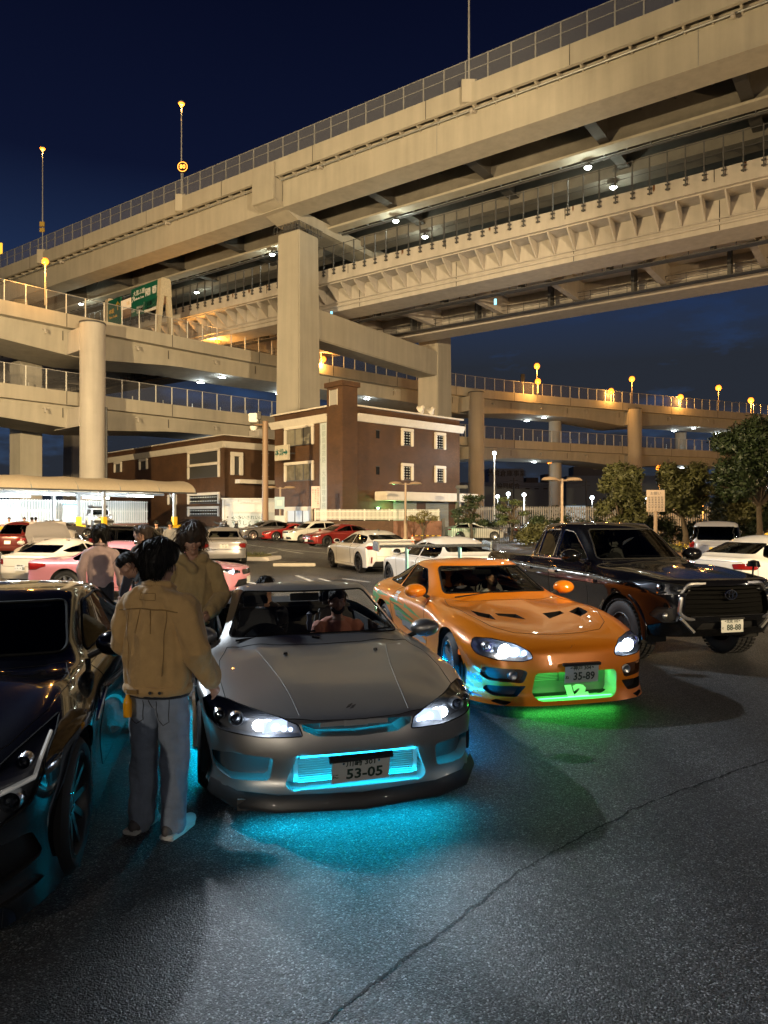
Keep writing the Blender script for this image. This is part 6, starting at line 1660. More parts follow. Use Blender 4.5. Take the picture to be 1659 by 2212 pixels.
S['regions'] = [
 ('windscreen', 'front', rounded([(-.615,.925),(-.50,1.195),(.50,1.195),(.615,.925),(.30,.94),(-.30,.94)], .04), dict(mat=glassmat('orange_screen', (.55,.58,.57), 0, .9), x=(-.36,.62), z=(.87,1.3), n=.1, lip=.012, lip_name='windscreen_seal')),
 ('side_window', 'side', rounded([(.10,.885),(-.38,1.155),(-.82,1.185),(-.86,.915)], .03), dict(sym=True, mat=glassmat('side_glass', (.85,.86,.86), 0, .5), n=.1, ymin=.4, z=(.88,1.25), lip=.007, lip_name='window_seal', s=-1)),
 ('quarter_window', 'side', rounded([(-.93,.925),(-.90,1.18),(-1.2,1.14),(-1.55,.97),(-1.48,.94)], .04), dict(sym=True, mat=screen_tint, n=.1, ymin=.4, z=(.88,1.25), lip=.007, lip_name='window_seal')),
 ('rear_window', 'rear', rounded([(-.42,1.16),(.42,1.16),(.5,1.02),(-.5,1.02)], .04), dict(mat=screen_mid, n=.1, x=(-1.85,-1.1), z=(.98,1.22))),
 ('bonnet', 'top', [(.62,0),(.60,.30),(.46,.66),(.80,.735),(1.30,.70),(1.62,.60),(1.80,.44),(1.86,.22),(1.87,0),(1.86,-.22),(1.80,-.44),(1.62,-.60),(1.30,-.70),(.80,-.735),(.46,-.66),(.60,-.30)], dict(seam=True, n=.3)),
 ('bonnet_vent', 'top', [(1.40,.46),(1.30,.60),(1.10,.60),(1.21,.44)], dict(sym=True, delete=True, n=.3, pocket=(-.02,0,-.05), wall_name='vent_wall', back_name='vent_mesh', parent='bonnet')),
 ('bonnet_vent', 'top', [(1.38,.13),(1.19,.15),(1.16,.36),(1.24,.36)], dict(sym=True, delete=True, n=.3, pocket=(-.02,0,-.05), wall_name='vent_wall', back_name='vent_mesh', parent='bonnet')),
 ('headlight', 'front', rounded([(.40,.515),(.42,.575),(.52,.635),(.70,.672),(.82,.668),(.86,.60),(.84,.535),(.70,.50),(.50,.492)], .03), dict(sym=True, mat=head_lens, n=-.5, x=(1.2,2.4), pocket=(-.10,0,-.02), wall=reflector, back=reflector, wall_name='lamp_housing', back_name='lamp_back', lip=.005, lip_name='lamp_seal')),
 ('front_intake', 'front', rounded([(-.40,.39),(.40,.39),(.42,.19),(.36,.135),(-.36,.135),(-.42,.19)], .05), dict(delete=True, x=(1.7,2.6), pocket=(-.20,0,.0), wall=pmat('duct_white', (.55,.56,.55), .35), back=pmat('radiator_grey', (.16,.16,.16), .5, .3), back_name='radiator', wall_name='intake_duct')),
 ('upper_duct', 'front', rounded([(.46,.405),(.52,.425),(.80,.43),(.82,.36),(.78,.315),(.50,.30)], .03), dict(sym=True, delete=True, x=(1.4,2.6), n=-.3, pocket=(-.07,0,0), wall=pmat('duct_brown', (.06,.025,.01), .4), back=pmat('duct_brown', (.06,.025,.01), .4))),
 ('lower_duct', 'front', rounded([(.47,.275),(.78,.265),(.80,.22),(.74,.175),(.55,.175)], .02), dict(sym=True, delete=True, x=(1.4,2.6), n=-.3, pocket=(-.09,0,0))),
 ('lip_slot', 'front', rounded([(.60,.135),(.72,.15),(.76,.125),(.66,.10)], .012), dict(sym=True, delete=True, x=(1.4,2.6), n=-.3, pocket=(-.05,0,.01))),
 ('side_vent', 'side', rounded([(1.72,.36),(1.69,.42),(1.66,.41),(1.66,.24),(1.71,.22)], .012), dict(sym=True, delete=True, ymin=.5, n=.05, pocket=(-.06,0,0))),
 ('door', 'side', rounded([(.40,.24),(.42,.60),(.36,.845),(.16,.872),(-.80,.895),(-.93,.70),(-.86,.24)], .04), dict(sym=True, seam=True, n=.1, ymin=.6, z=(.2,.90))),
 ('front_arch', 'side', circle(1.28,.325,.375), dict(sym=True, delete=True, ymin=.45, n=-2, z=(0,.72))),
 ('rear_arch', 'side', circle(-1.27,.325,.38), dict(sym=True, delete=True, ymin=.45, n=-2, z=(0,.74))),
]
car = thing('sports_coupe', 'bright orange sports coupe with tall rear wing, green lit front intake and green flank graphics', 'car')
coupe = car
place(car, (1.86, 6.92), 2.30, 14.5); car.scale = (1.05, 1.08, 1.05)
P = build_car(car, S, orange, 3)
add_wheels(car, 'nineteen', 1.28, -1.27, .905, .325, .245, .243, (5, .10), pmat('rim_bright', (.62, .64, .66), .18, .95), steer=R(-6), depth=.025)
underbody(car, -2.05, 2.0, .64, .11)
cabin(car, -1.5, .34, .68, .20, .86, -.37, -.66, .30, dash_x=.34, rear=False)
mirror(car, .20, .80, .90, 1, orange, 1.05); mirror(car, .20, .80, .90, -1, orange, 1.05)
MB().tube([(.47, -.02, .905), (.33, .50, .935)], .008, 5).tube([(.48, -.55, .90), (.44, -.06, .945)], .008, 5).build('wiper', black_pl, car)
MB().box(-.14, -.11, -.12, .12, 1.10, 1.16).build('rear_view_mirror', black_pl, car, bevel=.01)
MB().box(-.245, -.238, -.40, -.34, 1.175, 1.20).box(-.245, -.238, .30, .36, 1.175, 1.20).build('inspection_sticker', pmat('sticker_cyan', (.15, .5, .6), .4), car)
for s, hp in zip((1, -1), P['headlight']):
    lx_ = lambda y, z, d=.03: lens_x(hp, s * y, z) - d
    glow_lamp(car, lx_(.62, .575), s * .62, .575, .062, xenon, 'bulb').parent = hp
    glow_lamp(car, lx_(.53, .565), s * .53, .565, .045, xenon_dim, 'bulb').parent = hp; glow_lamp(car, lx_(.46, .555), s * .46, .555, .028, xenon_dim, 'bulb').parent = hp
    glow_lamp(car, lx_(.745, .60, .045), s * .745, .60, .034, emat('violet_led', (.25, .25, 1.0), 2.5), 'bulb').parent = hp; projector(car, lx_(.745, .60), s * .745, .60, .05, hp)
    fg = MB().lathe([(.045, -.03), (.045, .01), (.034, .016), (0, .004)], frame((2.05 , s * .565, .358), (0, 1, 0), (0, 0, 1)), 20).build('fog_lamp', reflector, car, smooth=True)
    MB().lathe([(0, .025), (.02, .022), (.036, .014)], frame((2.05, s * .565, .358), (0, 1, 0), (0, 0, 1)), 16).build('fog_lens', head_lens, fg, smooth=True)
    MB().box(1.84, 1.90, s * .76 - .05, s * .76 + .05, .372, .415).build('indicator_lens', pmat('indicator_clear', (.25, .12, .06), .15, coat=1), car, bevel=.01)
    sm_ = MB().box(-.04, .04, -.012, .012, -.028, .028, Matrix.Translation((1.60, s * .886, .505)) @ Matrix.Rotation(s * R(-24), 4, 'Z')).build('side_marker', emat('marker_orange', (1, .22, .03), 3.0 if s < 0 else .4), car, bevel=.008)
license_plate(car, frame((2.215, .02, .378), (0, 1, 0), (.10, .03, 1)), '35-89', '・神戸 304・', 'ね', mat=pmat('plate_dull2', (.34, .37, .35), .35), bracket=True)
ic = P['front_intake_pocket'][0]
for k in range(7): MB().box(1.985, 2.0, -.36, .0, .285 + k * .014, .290 + k * .014).build('cooler_fin', pmat('fin_alloy', (.6, .6, .6), .3, .8), ic)
MB().box(1.97, 2.02, -.10, .30, .27, .375).build('cooler_core', pmat('core_dark', (.05, .05, .05), .5), ic)
text_on('12', .13, pmat('number_white', (.72, .76, .74), .4), ic, frame((2.10, .02, .192), (0, 1, 0), (-.8, 0, 1)), .008, .012, sx_=1.7)
# rear wing on two struts
m = MB(); prof = [(-.14, .0), (-.10, .022), (.02, .034), (.12, .018), (.145, .0), (.12, -.006), (0, .006), (-.1, -.006)]
m.prism(prof, frame((-2.02, -.83, 1.36), (-1, 0, 0), (0, 0, 1)), 1.66)
wing_m = pmat('wing_alloy', (.30, .33, .33), .25, .8)
wg = m.build('rear_wing', wing_m, car)
for s in (-1, 1):
    MB().prism([(-.17, -.06), (.17, -.05), (.19, .06), (.10, .09), (-.17, .07)], frame((-2.02, s * .835, 1.36), (-1, 0, 0), (0, 0, 1)) @ Matrix.Translation((0, 0, -.008)), .016).build('end_plate', wing_m, wg)
    MB().prism([(-.07, 0), (.05, 0), (.06, .46), (-.04, .46)], frame((-2.0, s * .40, .90), (-1, 0, 0), (0, 0, 1)), .022).build('wing_strut', pmat('strut_teal', (.10, .28, .25), .3, .6), wg)
    led_ = None
# vehicle graphics on the right flank and front corner, thin vinyl on the bodywork
from mathutils.bvhtree import BVHTree
def bvh(o): return BVHTree.FromPolygons([v.co for v in o.data.vertices], [tuple(p.vertices) for p in o.data.polygons])
def wrap_poly(target, poly, side, name, mat, parent, off=.0016, x_axis='side', sub=.035):
    """thin vinyl patch laid on the bodywork: outline in (x,z) seen from the flank"""
    trees = [bvh(t) for t in target]
    bm_ = bmesh.new(); vs_ = [bm_.verts.new((p[0], 0, p[1])) for p in poly]; f_ = bm_.faces.new(vs_)
    b0, b1 = min(p[0] for p in poly), max(p[0] for p in poly); c0, c1 = min(p[1] for p in poly), max(p[1] for p in poly)
    for i in range(1, int((b1 - b0) / sub) + 1): bmesh.ops.bisect_plane(bm_, geom=bm_.verts[:] + bm_.edges[:] + bm_.faces[:], plane_co=(b0 + i * sub, 0, 0), plane_no=(1, 0, 0))
    for i in range(1, int((c1 - c0) / sub) + 1): bmesh.ops.bisect_plane(bm_, geom=bm_.verts[:] + bm_.edges[:] + bm_.faces[:], plane_co=(0, 0, c0 + i * sub), plane_no=(0, 0, 1))
    bmesh.ops.triangulate(bm_, faces=bm_.faces[:])
    bad = []
    for v in bm_.verts:
        best = None
        for t in trees:
            h = t.ray_cast(Vector((v.co.x, side * 2.0, v.co.z)), Vector((0, -side, 0)))
            if h[0] is not None and (best is None or h[3] < best[3]): best = h
        if best is None or abs(best[0].y) < .45: bad.append(v)
        else: v.co = best[0] + best[1] * off
    bmesh.ops.delete(bm_, geom=bad, context='VERTS')
    me = bpy.data.meshes.new(name); bm_.to_mesh(me); bm_.free(); me.materials.append(mat)
    return link(name, me, parent)
dec_g = pmat('vinyl_green', (.05, .30, .10), .35); dec_s = pmat('vinyl_silver', (.26, .27, .28), .45, .2); dec_k = pmat('vinyl_black', (.01, .01, .01), .4); dec_w = pmat('vinyl_white', (.7, .7, .68), .4)
tg = P['body'] + P['door']
rg = random.Random(21)
def brush(x, z, L_, h_, slope, mat, jag=5):
    top = []; bot = []
    for k in range(jag + 1):
        t = k / jag; xx = x + L_ * t; zz = z + slope * L_ * t; w_ = h_ * (1 - .75 * t) * rg.uniform(.6, 1.2)
        top.append((xx, zz + w_ / 2)); bot.append((xx + rg.uniform(-.01, .01), zz - w_ / 2))
    return wrap_poly(tg, bot + top[::-1], -1, 'flank_graphic', mat, car)
for a in ((-1.95, .74, .55, .14, -.02), (-1.90, .62, .50, .12, .05), (-1.75, .52, .45, .10, .06), (-1.55, .70, .60, .10, -.05), (-1.50, .78, .45, .06, -.02), (-1.95, .85, .40, .05, -.03)): brush(*a, dec_g)
for a in ((-.80, .66, .75, .10, -.10), (-.70, .56, .70, .07, -.06), (-.40, .72, .65, .05, -.12), (-.95, .74, .5, .05, -.06)): brush(*a, dec_g)
for a in ((-.78, .60, .95, .11, -.16), (-.55, .50, .75, .09, -.10), (-.10, .42, .50, .13, -.05), (.12, .50, .34, .05, -.1)): brush(*a, dec_s)
for a in ((-.75, .545, .95, .02, -.16), (-.5, .46, .8, .02, -.08), (-.9, .70, 1.25, .016, -.13)): brush(*a, dec_k)
for i in range(2):
    for j in range(2): wrap_poly(tg, [(-.80 + i * .065, .735 + j * .065), (-.745 + i * .065, .735 + j * .065), (-.745 + i * .065, .79 + j * .065), (-.80 + i * .065, .79 + j * .065)], -1, 'flank_square', dec_w, car)
for a in ((1.52, .30, .30, .10, -.22), (1.50, .18, .42, .05, -.06)): brush(*a, dec_s)
def flank_text(s, size, x, z, mat, slope=0.0):
    t = bvh(P['body'][0])
    me = text_mesh(s, size, 'lettering', .0, .002); me.materials.clear(); me.materials.append(mat)
    for v in me.vertices:
        X = x + v.co.x; Z = z + v.co.y + v.co.x * slope; h = t.ray_cast(Vector((X + 1.2, -2.2, Z)), Vector((-.48, .88, 0)).normalized())
        h = t.ray_cast(Vector((X, -2.0, Z)), Vector((0, 1, 0)))
        v.co = (h[0] + h[1] * .004) if h[0] is not None else Vector((X, -.86, Z))
    return link('lettering', me, car)
flank_text('NOS', .085, 1.82, .315, pmat('vinyl_blue', (.04, .30, .55), .4), -.1)
flank_text('STILLEN', .062, 1.70, .165, dec_k, -.05)
em = MB()
for a in range(7):
    th = R(-60 + a * 20); em.prism([(-.004, 0), (.004, 0), (.001, .05 + .02 * (a % 2)), (-.001, .05)], frame((2.117 - .003 * a, -.01 + .004 * a, .555), (0, math.cos(th), -.2 * math.sin(th)), (-.35, math.sin(th) * .6, 1)), .002)
em.build('bonnet_emblem', pmat('emblem_dark', (.10, .03, .01), .3, .6), car)
GR = (0.08, 1.0, 0.10)
green_led = emat('green_led', (0.05, 1.0, 0.12), 8)
led(ic, (2.14, -.36, .150), (2.14, .36, .150), green_led); area(ic, (2.05, 0, .380), (0, R(25), 0), .03, .7, 2.4, GR); area(ic, (2.14, 0, .155), (0, R(165), 0), .02, .7, 1.2, GR)
led(car, (2.02, -.42, .095), (2.02, .42, .095), green_led); area(car, (2.03, 0, .09), (0, R(-4), 0), .04, .9, 4, GR)
led(car, (-.9, -.74, .11), (.9, -.74, .11), cyan); area(car, (0, -.80, .10), (R(-30), 0, 0), 1.7, .04, 40, (0, .45, 1)); area(car, (0, .80, .10), (R(30), 0, 0), 1.7, .04, 10, (0, .45, 1)); area(car, (1.3, -.62, .10), (0, R(15), 0), .4, .04, 1.5, CY)
area(car, (1.28, -.58, .60), (R(60), 0, 0), .3, .05, .9, CY)

# =================================================================== BLACK PICKUP
blk = pmat('paint_black', (.0025, .0025, .003), .15, coat=1.0, spec=.12)
grille_blk = pmat('grille_black', (.003, .003, .003), .9, spec=.05)
S = dict(rows=[
 [(2.56,0,1.10),(2.55,.32,1.10),(2.50,.58,1.10),(2.42,.76,1.09),(2.22,.90,1.04)],
 [(2.12,0,1.165),(2.12,.34,1.15),(2.06,.6,1.16),(2.02,.79,1.135),(1.98,.93,1.05)],
 [(1.7,0,1.20),(1.7,.36,1.185),(1.7,.62,1.195),(1.7,.81,1.165),(1.7,.955,1.06)],
 [(1.3,0,1.225),(1.3,.36,1.215),(1.3,.63,1.22),(1.3,.81,1.185),(1.3,.945,1.07)],
 [(1.08,0,1.25),(1.06,.34,1.245),(.95,.66,1.235),(.88,.82,1.2),(.88,.925,1.09)],
 [(.28,0,1.775),(.26,.32,1.77),(.2,.60,1.735),(.15,.84,1.21),(.15,.93,1.10)],
 [(-.3,0,1.81),(-.3,.32,1.80),(-.3,.63,1.765),(-.3,.845,1.22),(-.3,.93,1.10)],
 [(-.92,0,1.78),(-.92,.32,1.775),(-.92,.61,1.735),(-.92,.84,1.225),(-.92,.93,1.11)],
 [(-1.12,0,1.265),(-1.12,.32,1.265),(-1.12,.6,1.265),(-1.13,.84,1.235),(-1.13,.935,1.12)],
 [(-1.9,0,1.25),(-1.9,.32,1.25),(-1.9,.6,1.25),(-1.9,.84,1.24),(-1.9,.945,1.12)],
 [(-2.62,0,1.24),(-2.62,.32,1.24),(-2.62,.6,1.24),(-2.6,.84,1.225),(-2.58,.91,1.12)]],
 levels=[(.085,.93,.012,.93,-.02,.95),(.115,.74,-.006,.74,-.03,.7),(.09,.56,-.006,.57,-.02,.55),(-.03,.40,-.03,.44,.05,.45)],
 creases=std_creases(.5) + [('t', 8, a, 8, a+1, .9) for a in range(4)] + [('t', 7, a, 7, a+1, .7) for a in range(3)] + [('t', i, 3, i+1, 3, .7) for i in range(7, 10)], band_crease=[(.45, -1), (.5, 3), (.2, 0)])
S['regions'] = [
 ('windscreen', 'front', rounded([(-.72,1.275),(-.56,1.70),(.56,1.70),(.72,1.275),(.30,1.285),(-.30,1.285)], .05), dict(mat=glassmat('pickup_screen', (.30,.32,.32), 0, 1.0), x=(.1,1.12), z=(1.22,1.8), n=.1, lip=.012, lip_name='windscreen_seal')),
 ('side_window', 'side', rounded([(.68,1.255),(.10,1.655),(-.18,1.69),(-.18,1.255)], .05), dict(sym=True, mat=screen_tint, n=.1, ymin=.4, z=(1.22,1.76), lip=.012, lip_name='chrome_window_trim', lip_mat=chrome)),
 ('side_window', 'side', rounded([(-.27,1.255),(-.27,1.69),(-.76,1.675),(-.76,1.255)], .05), dict(sym=True, mat=screen_tint, n=.1, ymin=.4, z=(1.22,1.76), lip=.012, lip_name='chrome_window_trim', lip_mat=chrome)),
 ('quarter_window', 'side', rounded([(-.79,1.255),(-.79,1.67),(-.86,1.64),(-.95,1.45),(-.98,1.27)], .03), dict(sym=True, mat=screen_tint, n=.1, ymin=.4, z=(1.22,1.76), lip=.012, lip_name='chrome_window_trim', lip_mat=chrome)),
 ('rear_window', 'rear', rounded([(-.55,1.68),(.55,1.68),(.6,1.33),(-.6,1.33)], .04), dict(mat=screen_tint, n=.1, x=(-1.2,-.85), z=(1.28,1.76))),
 ('bonnet', 'top', [(1.06,0),(1.04,.34),(.92,.70),(1.3,.82),(2.0,.80),(2.30,.70),(2.47,.50),(2.545,.20),(2.55,0),(2.545,-.20),(2.47,-.50),(2.30,-.70),(2.0,-.80),(1.3,-.82),(.92,-.70),(1.04,-.34)], dict(seam=True, n=.4)),
 ('headlight', 'front', rounded([(.50,.985),(.53,1.03),(.70,1.06),(.86,1.085),(.94,1.06),(.93,.99),(.86,.925),(.72,.93),(.58,.955)], .015), dict(sym=True, mat=head_lens, n=-.6, x=(1.85,2.8), pocket=(-.11,0,-.01), wall=pmat('lamp_grey', (.22,.22,.23), .35, .6), back=pmat('lamp_grey', (.22,.22,.23), .35, .6), wall_name='lamp_housing', back_name='lamp_back', lip=.005, lip_name='lamp_trim')),
 ('grille_opening', 'front', rounded([(-.53,1.035),(.53,1.035),(.61,.90),(.63,.71),(.56,.66),(-.56,.66),(-.63,.71),(-.61,.90)], .04), dict(delete=True, x=(2.2,2.9), pocket=(-.08,0,0), back_name='grille_back', back=grille_blk, wall=grille_blk)),
 ('lower_intake', 'front', rounded([(-.40,.60),(.40,.60),(.46,.50),(-.46,.50)], .02), dict(delete=True, x=(2.2,2.9), pocket=(-.06,0,0))),
 ('fog_recess', 'front', rounded([(.66,.76),(.86,.78),(.90,.66),(.82,.58),(.70,.60)], .02), dict(sym=True, delete=True, x=(2.0,2.9), n=-.2, pocket=(-.05,0,0))),
 ('door', 'side', rounded([(.86,.50),(.88,.80),(.80,1.225),(-.215,1.235),(-.215,.50)], .05), dict(sym=True, seam=True, n=.1, ymin=.6, z=(.4,1.24))),
 ('rear_door', 'side', rounded([(-.235,.50),(-.235,1.235),(-1.02,1.235),(-1.03,.85),(-.90,.60),(-.84,.50)], .05), dict(sym=True, seam=True, n=.1, ymin=.6, z=(.4,1.24))),
 ('tonneau_cover', 'top', rounded([(-1.17,-.80),(-1.17,.80),(-2.55,.80),(-2.55,-.80)], .04), dict(mat=pmat('tonneau', (.012,.012,.013), .6), seam=True, n=.4)),
 ('front_arch', 'side', circle(1.68,.40,.475), dict(sym=True, delete=True, ymin=.45, n=-2, z=(0,.95))),
 ('rear_arch', 'side', circle(-1.40,.40,.475), dict(sym=True, delete=True, ymin=.45, n=-2, z=(0,.95))),
]
car = thing('pickup_truck', 'glossy black double cab pickup with chrome framed grille and plate 88-88', 'pickup truck')
pickup = car
place(car, (4.31, 8.95), 2.66, 16)
P = build_car(car, S, blk, 3)
wm = add_wheels(car, 'truck', 1.68, -1.40, .925, .395, .265, .23, (6, .085, -.05, .05), dark_rim, depth=.05)
trd = MB()
for k in range(44):
    a = 2 * math.pi * k / 44
    for j, yy in enumerate((-.115, -.04, .04, .115)):
        Mx = Matrix.Rotation(a + (j % 2) * .07, 4, 'Y') @ Matrix.Translation((0, yy, .395)); trd.box(-.018, .018, -.026, .026, -.004, .010, Mx)
tme = trd.mesh('tread_blocks', black_rub)
for w_ in wm:
    t_ = link('tread_blocks', tme, w_); t_['kind'] = 'stuff'
for x in (1.68, -1.40):
    for s in (1, -1):
        m = MB(); n = 20; r0 = .475; rows = []
        for q, (dr, dy) in enumerate(((-.01, .0), (.0, .03), (.055, .03), (.075, .0))):
            rows.append([(x + (r0 + dr) * math.cos(a), s * (.925 + dy - .02 * abs(math.cos(a))), .40 + (r0 + dr) * math.sin(a)) for a in [-.12 + (math.pi + .24) * k / n for k in range(n + 1)]])
        m.grid(rows).build('wheel_arch_trim', blk, car, smooth=60)
underbody(car, -2.5, 2.35, .66, .40)
cabin(car, -1.0, .80, .70, .62, 1.22, -.38, -.15, .72, dash_x=.82)
mirror(car, .66, .90, 1.25, 1, blk, 1.35); mirror(car, .66, .90, 1.25, -1, blk, 1.35)
for s in (1, -1):
    for x, yy in ((-.08, .945), (-.90, .945)):
        MB().box(x - .10, x + .10, s * yy, s * (yy + .035), 1.03, 1.065).build('door_handle', chrome, car, bevel=.012)
    MB().tube([(.84, s * .936, 1.245), (-1.0, s * .938, 1.245)], .009, 5).build('chrome_strip', chrome, car)
text_on('HILUX', .065, chrome, car, frame((1.02, -.978, .985), (1, 0, 0), (0, 0, 1)), .006, .002)
# grille frame, bars, emblem
gf = rounded([(-.55,1.055),(.55,1.055),(.65,.92),(.68,.70),(.59,.635),(-.59,.635),(-.68,.70),(-.65,.92)], .06, 5)
def frame_sweep(poly, xf, r, name, mat, parent, closed=True, flat=1):
    m = MB(); pts = [Vector((xf(p), p[0], p[1])) for p in poly]; pts.append(pts[0]); m.tube(pts, r, 8, False); return m.build(name, mat, parent, smooth=True)
xg = lambda p: 2.652 - .10 * (p[0] / .6) ** 2 + (.02 if p[1] < .9 else -.03)
gfr = frame_sweep(gf, xg, .030, 'grille_frame', pmat('smoked_chrome', (.55, .55, .57), .3, 1.0), car)
for k in range(6): MB().tube([(2.615 - .10 * (y / .6) ** 2, y, .705 + k * .058) for y in (-.58, -.4, -.2, 0, .2, .4, .58)], .011, 5).build('grille_bar', grille_blk, gfr)
eo = MB()
def ring3(ry, rz, cy, cz, t=.008):
    eo.tube([(2.648, cy + ry * math.cos(2*math.pi*k/24), cz + rz * math.sin(2*math.pi*k/24)) for k in range(25)], t, 6, False)
ring3(.085, .058, 0, .925); ring3(.028, .055, 0, .927, .006); ring3(.055, .022, 0, .955, .006)
eo.build('emblem', chrome, gfr, smooth=True)
for s, hp in zip((1, -1), P['headlight']):
    projector(car, lens_x(hp, s * .80, 1.01) - .05, s * .80, 1.01, .05, hp); projector(car, lens_x(hp, s * .68, .995) - .05, s * .68, .995, .04, hp)
    MB().box(lens_x(hp, s * .60, .985) - .04, lens_x(hp, s * .60, .985) - .02, s * .60 - .09, s * .60 + .09, .975, .992).build('light_bar', reflector, hp); MB().box(lens_x(hp, s * .80, .955) - .06, lens_x(hp, s * .80, .955) - .03, s * .80 - .08, s * .80 + .06, .942, .960).build('chrome_blade', chrome, hp)
    MB().lathe([(0, .03), (.03, .02), (.045, 0)], frame((2.42, s * .78, .66), (0, 1, 0), (0, 0, 1)), 16).build('fog_lamp', reflector, car, smooth=True)
    MB().prism([(-.02, 0), (.02, 0), (.02, .25), (-.02, .25)], frame((2.60, s * .50, .485), (1, 0, 0), (-.15, s * .55, .5)), .03).build('skid_strake', pmat('satin_silver', (.5, .5, .5), .3, .9), car)
license_plate(car, frame((2.665, 0, .545), (0, 1, 0), (0, 0, 1)), '88-88', '・北見 102・', 'そ', bracket=True)
MB().tube([(.60, -.05, 1.30), (.78, .50, 1.30)], .009, 5).build('wiper', black_pl, car)
MB().box(.0, .06, -.55, -.54, 1.80, 1.815).tube([(-.45, .0, 1.82), (-.56, .0, 1.90)], .012, 5).build('roof_aerial', black_pl, car)
MB().lathe([(0, .02), (.05, .01), (.09, 0)], Matrix.Translation((1.9, -.72, 1.16)) @ Matrix.Diagonal((2.2, 1, 1, 1)), 12)
fm = MB(); fm.lathe([(0, .09), (.07, .07), (.09, 0)], frame((2.05, .90, 1.22), (1, 0, 0), (0, 1, 0)), 12).tube([(2.05, .88, 1.05), (2.05, .90, 1.24)], .012, 5); fm.build('fender_mirror', blk, car, smooth=True)

# =================================================================== BLACK COUPE AT THE LEFT EDGE
S = dict(rows=[
 [(2.28,0,.70),(2.27,.3,.70),(2.2,.56,.71),(2.08,.75,.725),(1.85,.885,.725)],
 [(1.85,0,.80),(1.84,.32,.815),(1.8,.57,.815),(1.72,.78,.825),(1.6,.925,.775)],
 [(1.35,0,.87),(1.35,.34,.885),(1.32,.60,.885),(1.3,.79,.90),(1.3,.95,.80)],
 [(.95,0,.92),(.95,.36,.935),(.92,.62,.93),(.9,.79,.925),(.9,.935,.83)],
 [(.68,0,.965),(.66,.34,.962),(.55,.63,.955),(.48,.78,.94),(.48,.905,.85)],
 [(-.12,0,1.335),(-.14,.3,1.33),(-.2,.58,1.29),(-.26,.80,.96),(-.26,.91,.86)],
 [(-.65,0,1.37),(-.65,.3,1.365),(-.65,.60,1.325),(-.65,.81,.98),(-.65,.925,.87)],
 [(-1.25,0,1.33),(-1.25,.3,1.325),(-1.25,.57,1.28),(-1.25,.80,1.0),(-1.25,.945,.89)],
 [(-1.85,0,1.10),(-1.85,.3,1.10),(-1.85,.52,1.08),(-1.82,.77,1.03),(-1.8,.95,.91)],
 [(-2.15,0,1.04),(-2.15,.3,1.04),(-2.13,.52,1.03),(-2.1,.75,1.0),(-2.05,.91,.88)],
 [(-2.35,0,.98),(-2.35,.3,.98),(-2.33,.52,.97),(-2.25,.73,.95),(-2.1,.85,.84)]],
 levels=[(.04,.57,.012,.68,-.02,.76),(.055,.42,-.015,.48,-.04,.55),(.03,.26,-.005,.30,-.03,.38),(.10,.12,.012,.13,-.02,.24)],
 creases=std_creases(.4), band_crease=[(.3, -1), (.4, 3), (.25, 0)])
S['regions'] = [
 ('windscreen', 'front', rounded([(-.665,1.005),(-.55,1.29),(.55,1.29),(.665,1.005),(.30,1.015),(-.30,1.015)], .05), dict(mat=glassmat('coupe_screen', (.34,.36,.36), 0, 1.0), x=(-.3,.7), z=(.95,1.4), n=.1, lip=.012, lip_name='windscreen_seal')),
 ('side_window', 'side', rounded([(.22,.975),(-.30,1.262),(-.75,1.295),(-1.15,1.25),(-1.40,1.06),(-1.2,1.015)], .05), dict(sym=True, mat=screen_tint, n=.1, ymin=.4, z=(.94,1.34), lip=.010, lip_name='window_seal')),
 ('bonnet', 'top', [(.70,0),(.68,.34),(.54,.69),(.95,.80),(1.40,.79),(1.80,.70),(2.06,.55),(2.20,.30),(2.22,0),(2.20,-.30),(2.06,-.55),(1.80,-.70),(1.40,-.79),(.95,-.80),(.54,-.69),(.68,-.34)], dict(seam=True, n=.3)),
 ('headlight', 'front', rounded([(.60,.565),(.60,.66),(.66,.735),(.74,.80),(.84,.865),(.865,.82),(.875,.70),(.84,.60),(.74,.545)], .012), dict(sym=True, mat=head_lens, n=-.7, x=(1.42,2.6), pocket=(-.10,0,-.015), wall=pmat('lamp_grey', (.22,.22,.23), .35, .6), back=pmat('lamp_grey', (.22,.22,.23), .35, .6), wall_name='lamp_housing', back_name='lamp_back', lip=.005, lip_name='lamp_seal')),
 ('front_intake', 'front', rounded([(-.45,.55),(.45,.55),(.55,.28),(-.55,.28)], .05), dict(delete=True, x=(1.9,2.8), pocket=(-.12,0,0))),
 ('side_duct', 'front', rounded([(.64,.46),(.84,.47),(.87,.32),(.70,.28)], .03), dict(sym=True, delete=True, x=(1.5,2.8), n=-.4, pocket=(-.10,0,0))),
 ('lower_slot', 'front', rounded([(.62,.235),(.85,.255),(.88,.215),(.70,.19)], .012), dict(sym=True, delete=True, x=(1.5,2.8), n=-.4, pocket=(-.06,0,0))),
 ('door', 'side', rounded([(.50,.26),(.52,.62),(.46,.92),(-.82,.96),(-.95,.70),(-.88,.26)], .04), dict(sym=True, seam=True, n=.1, ymin=.6, z=(.2,.97))),
 ('fender_vent', 'side', rounded([(.82,.74),(.60,.80),(.56,.42),(.66,.40)], .02), dict(sym=True, delete=True, n=.1, ymin=.6, pocket=(0,-.02,0))),
 ('front_arch', 'side', circle(1.38,.355,.405), dict(sym=True, delete=True, ymin=.45, n=-2, z=(0,.79))),
 ('rear_arch', 'side', circle(-1.40,.355,.405), dict(sym=True, delete=True, ymin=.45, n=-2, z=(0,.79))),
]
S['regions'] = [r for r in S['regions'] if r[0] != 'fender_vent']
car = thing('black_coupe', 'glossy black sports coupe cut off by the left edge beside the tan jacket man', 'car')
gtr = car
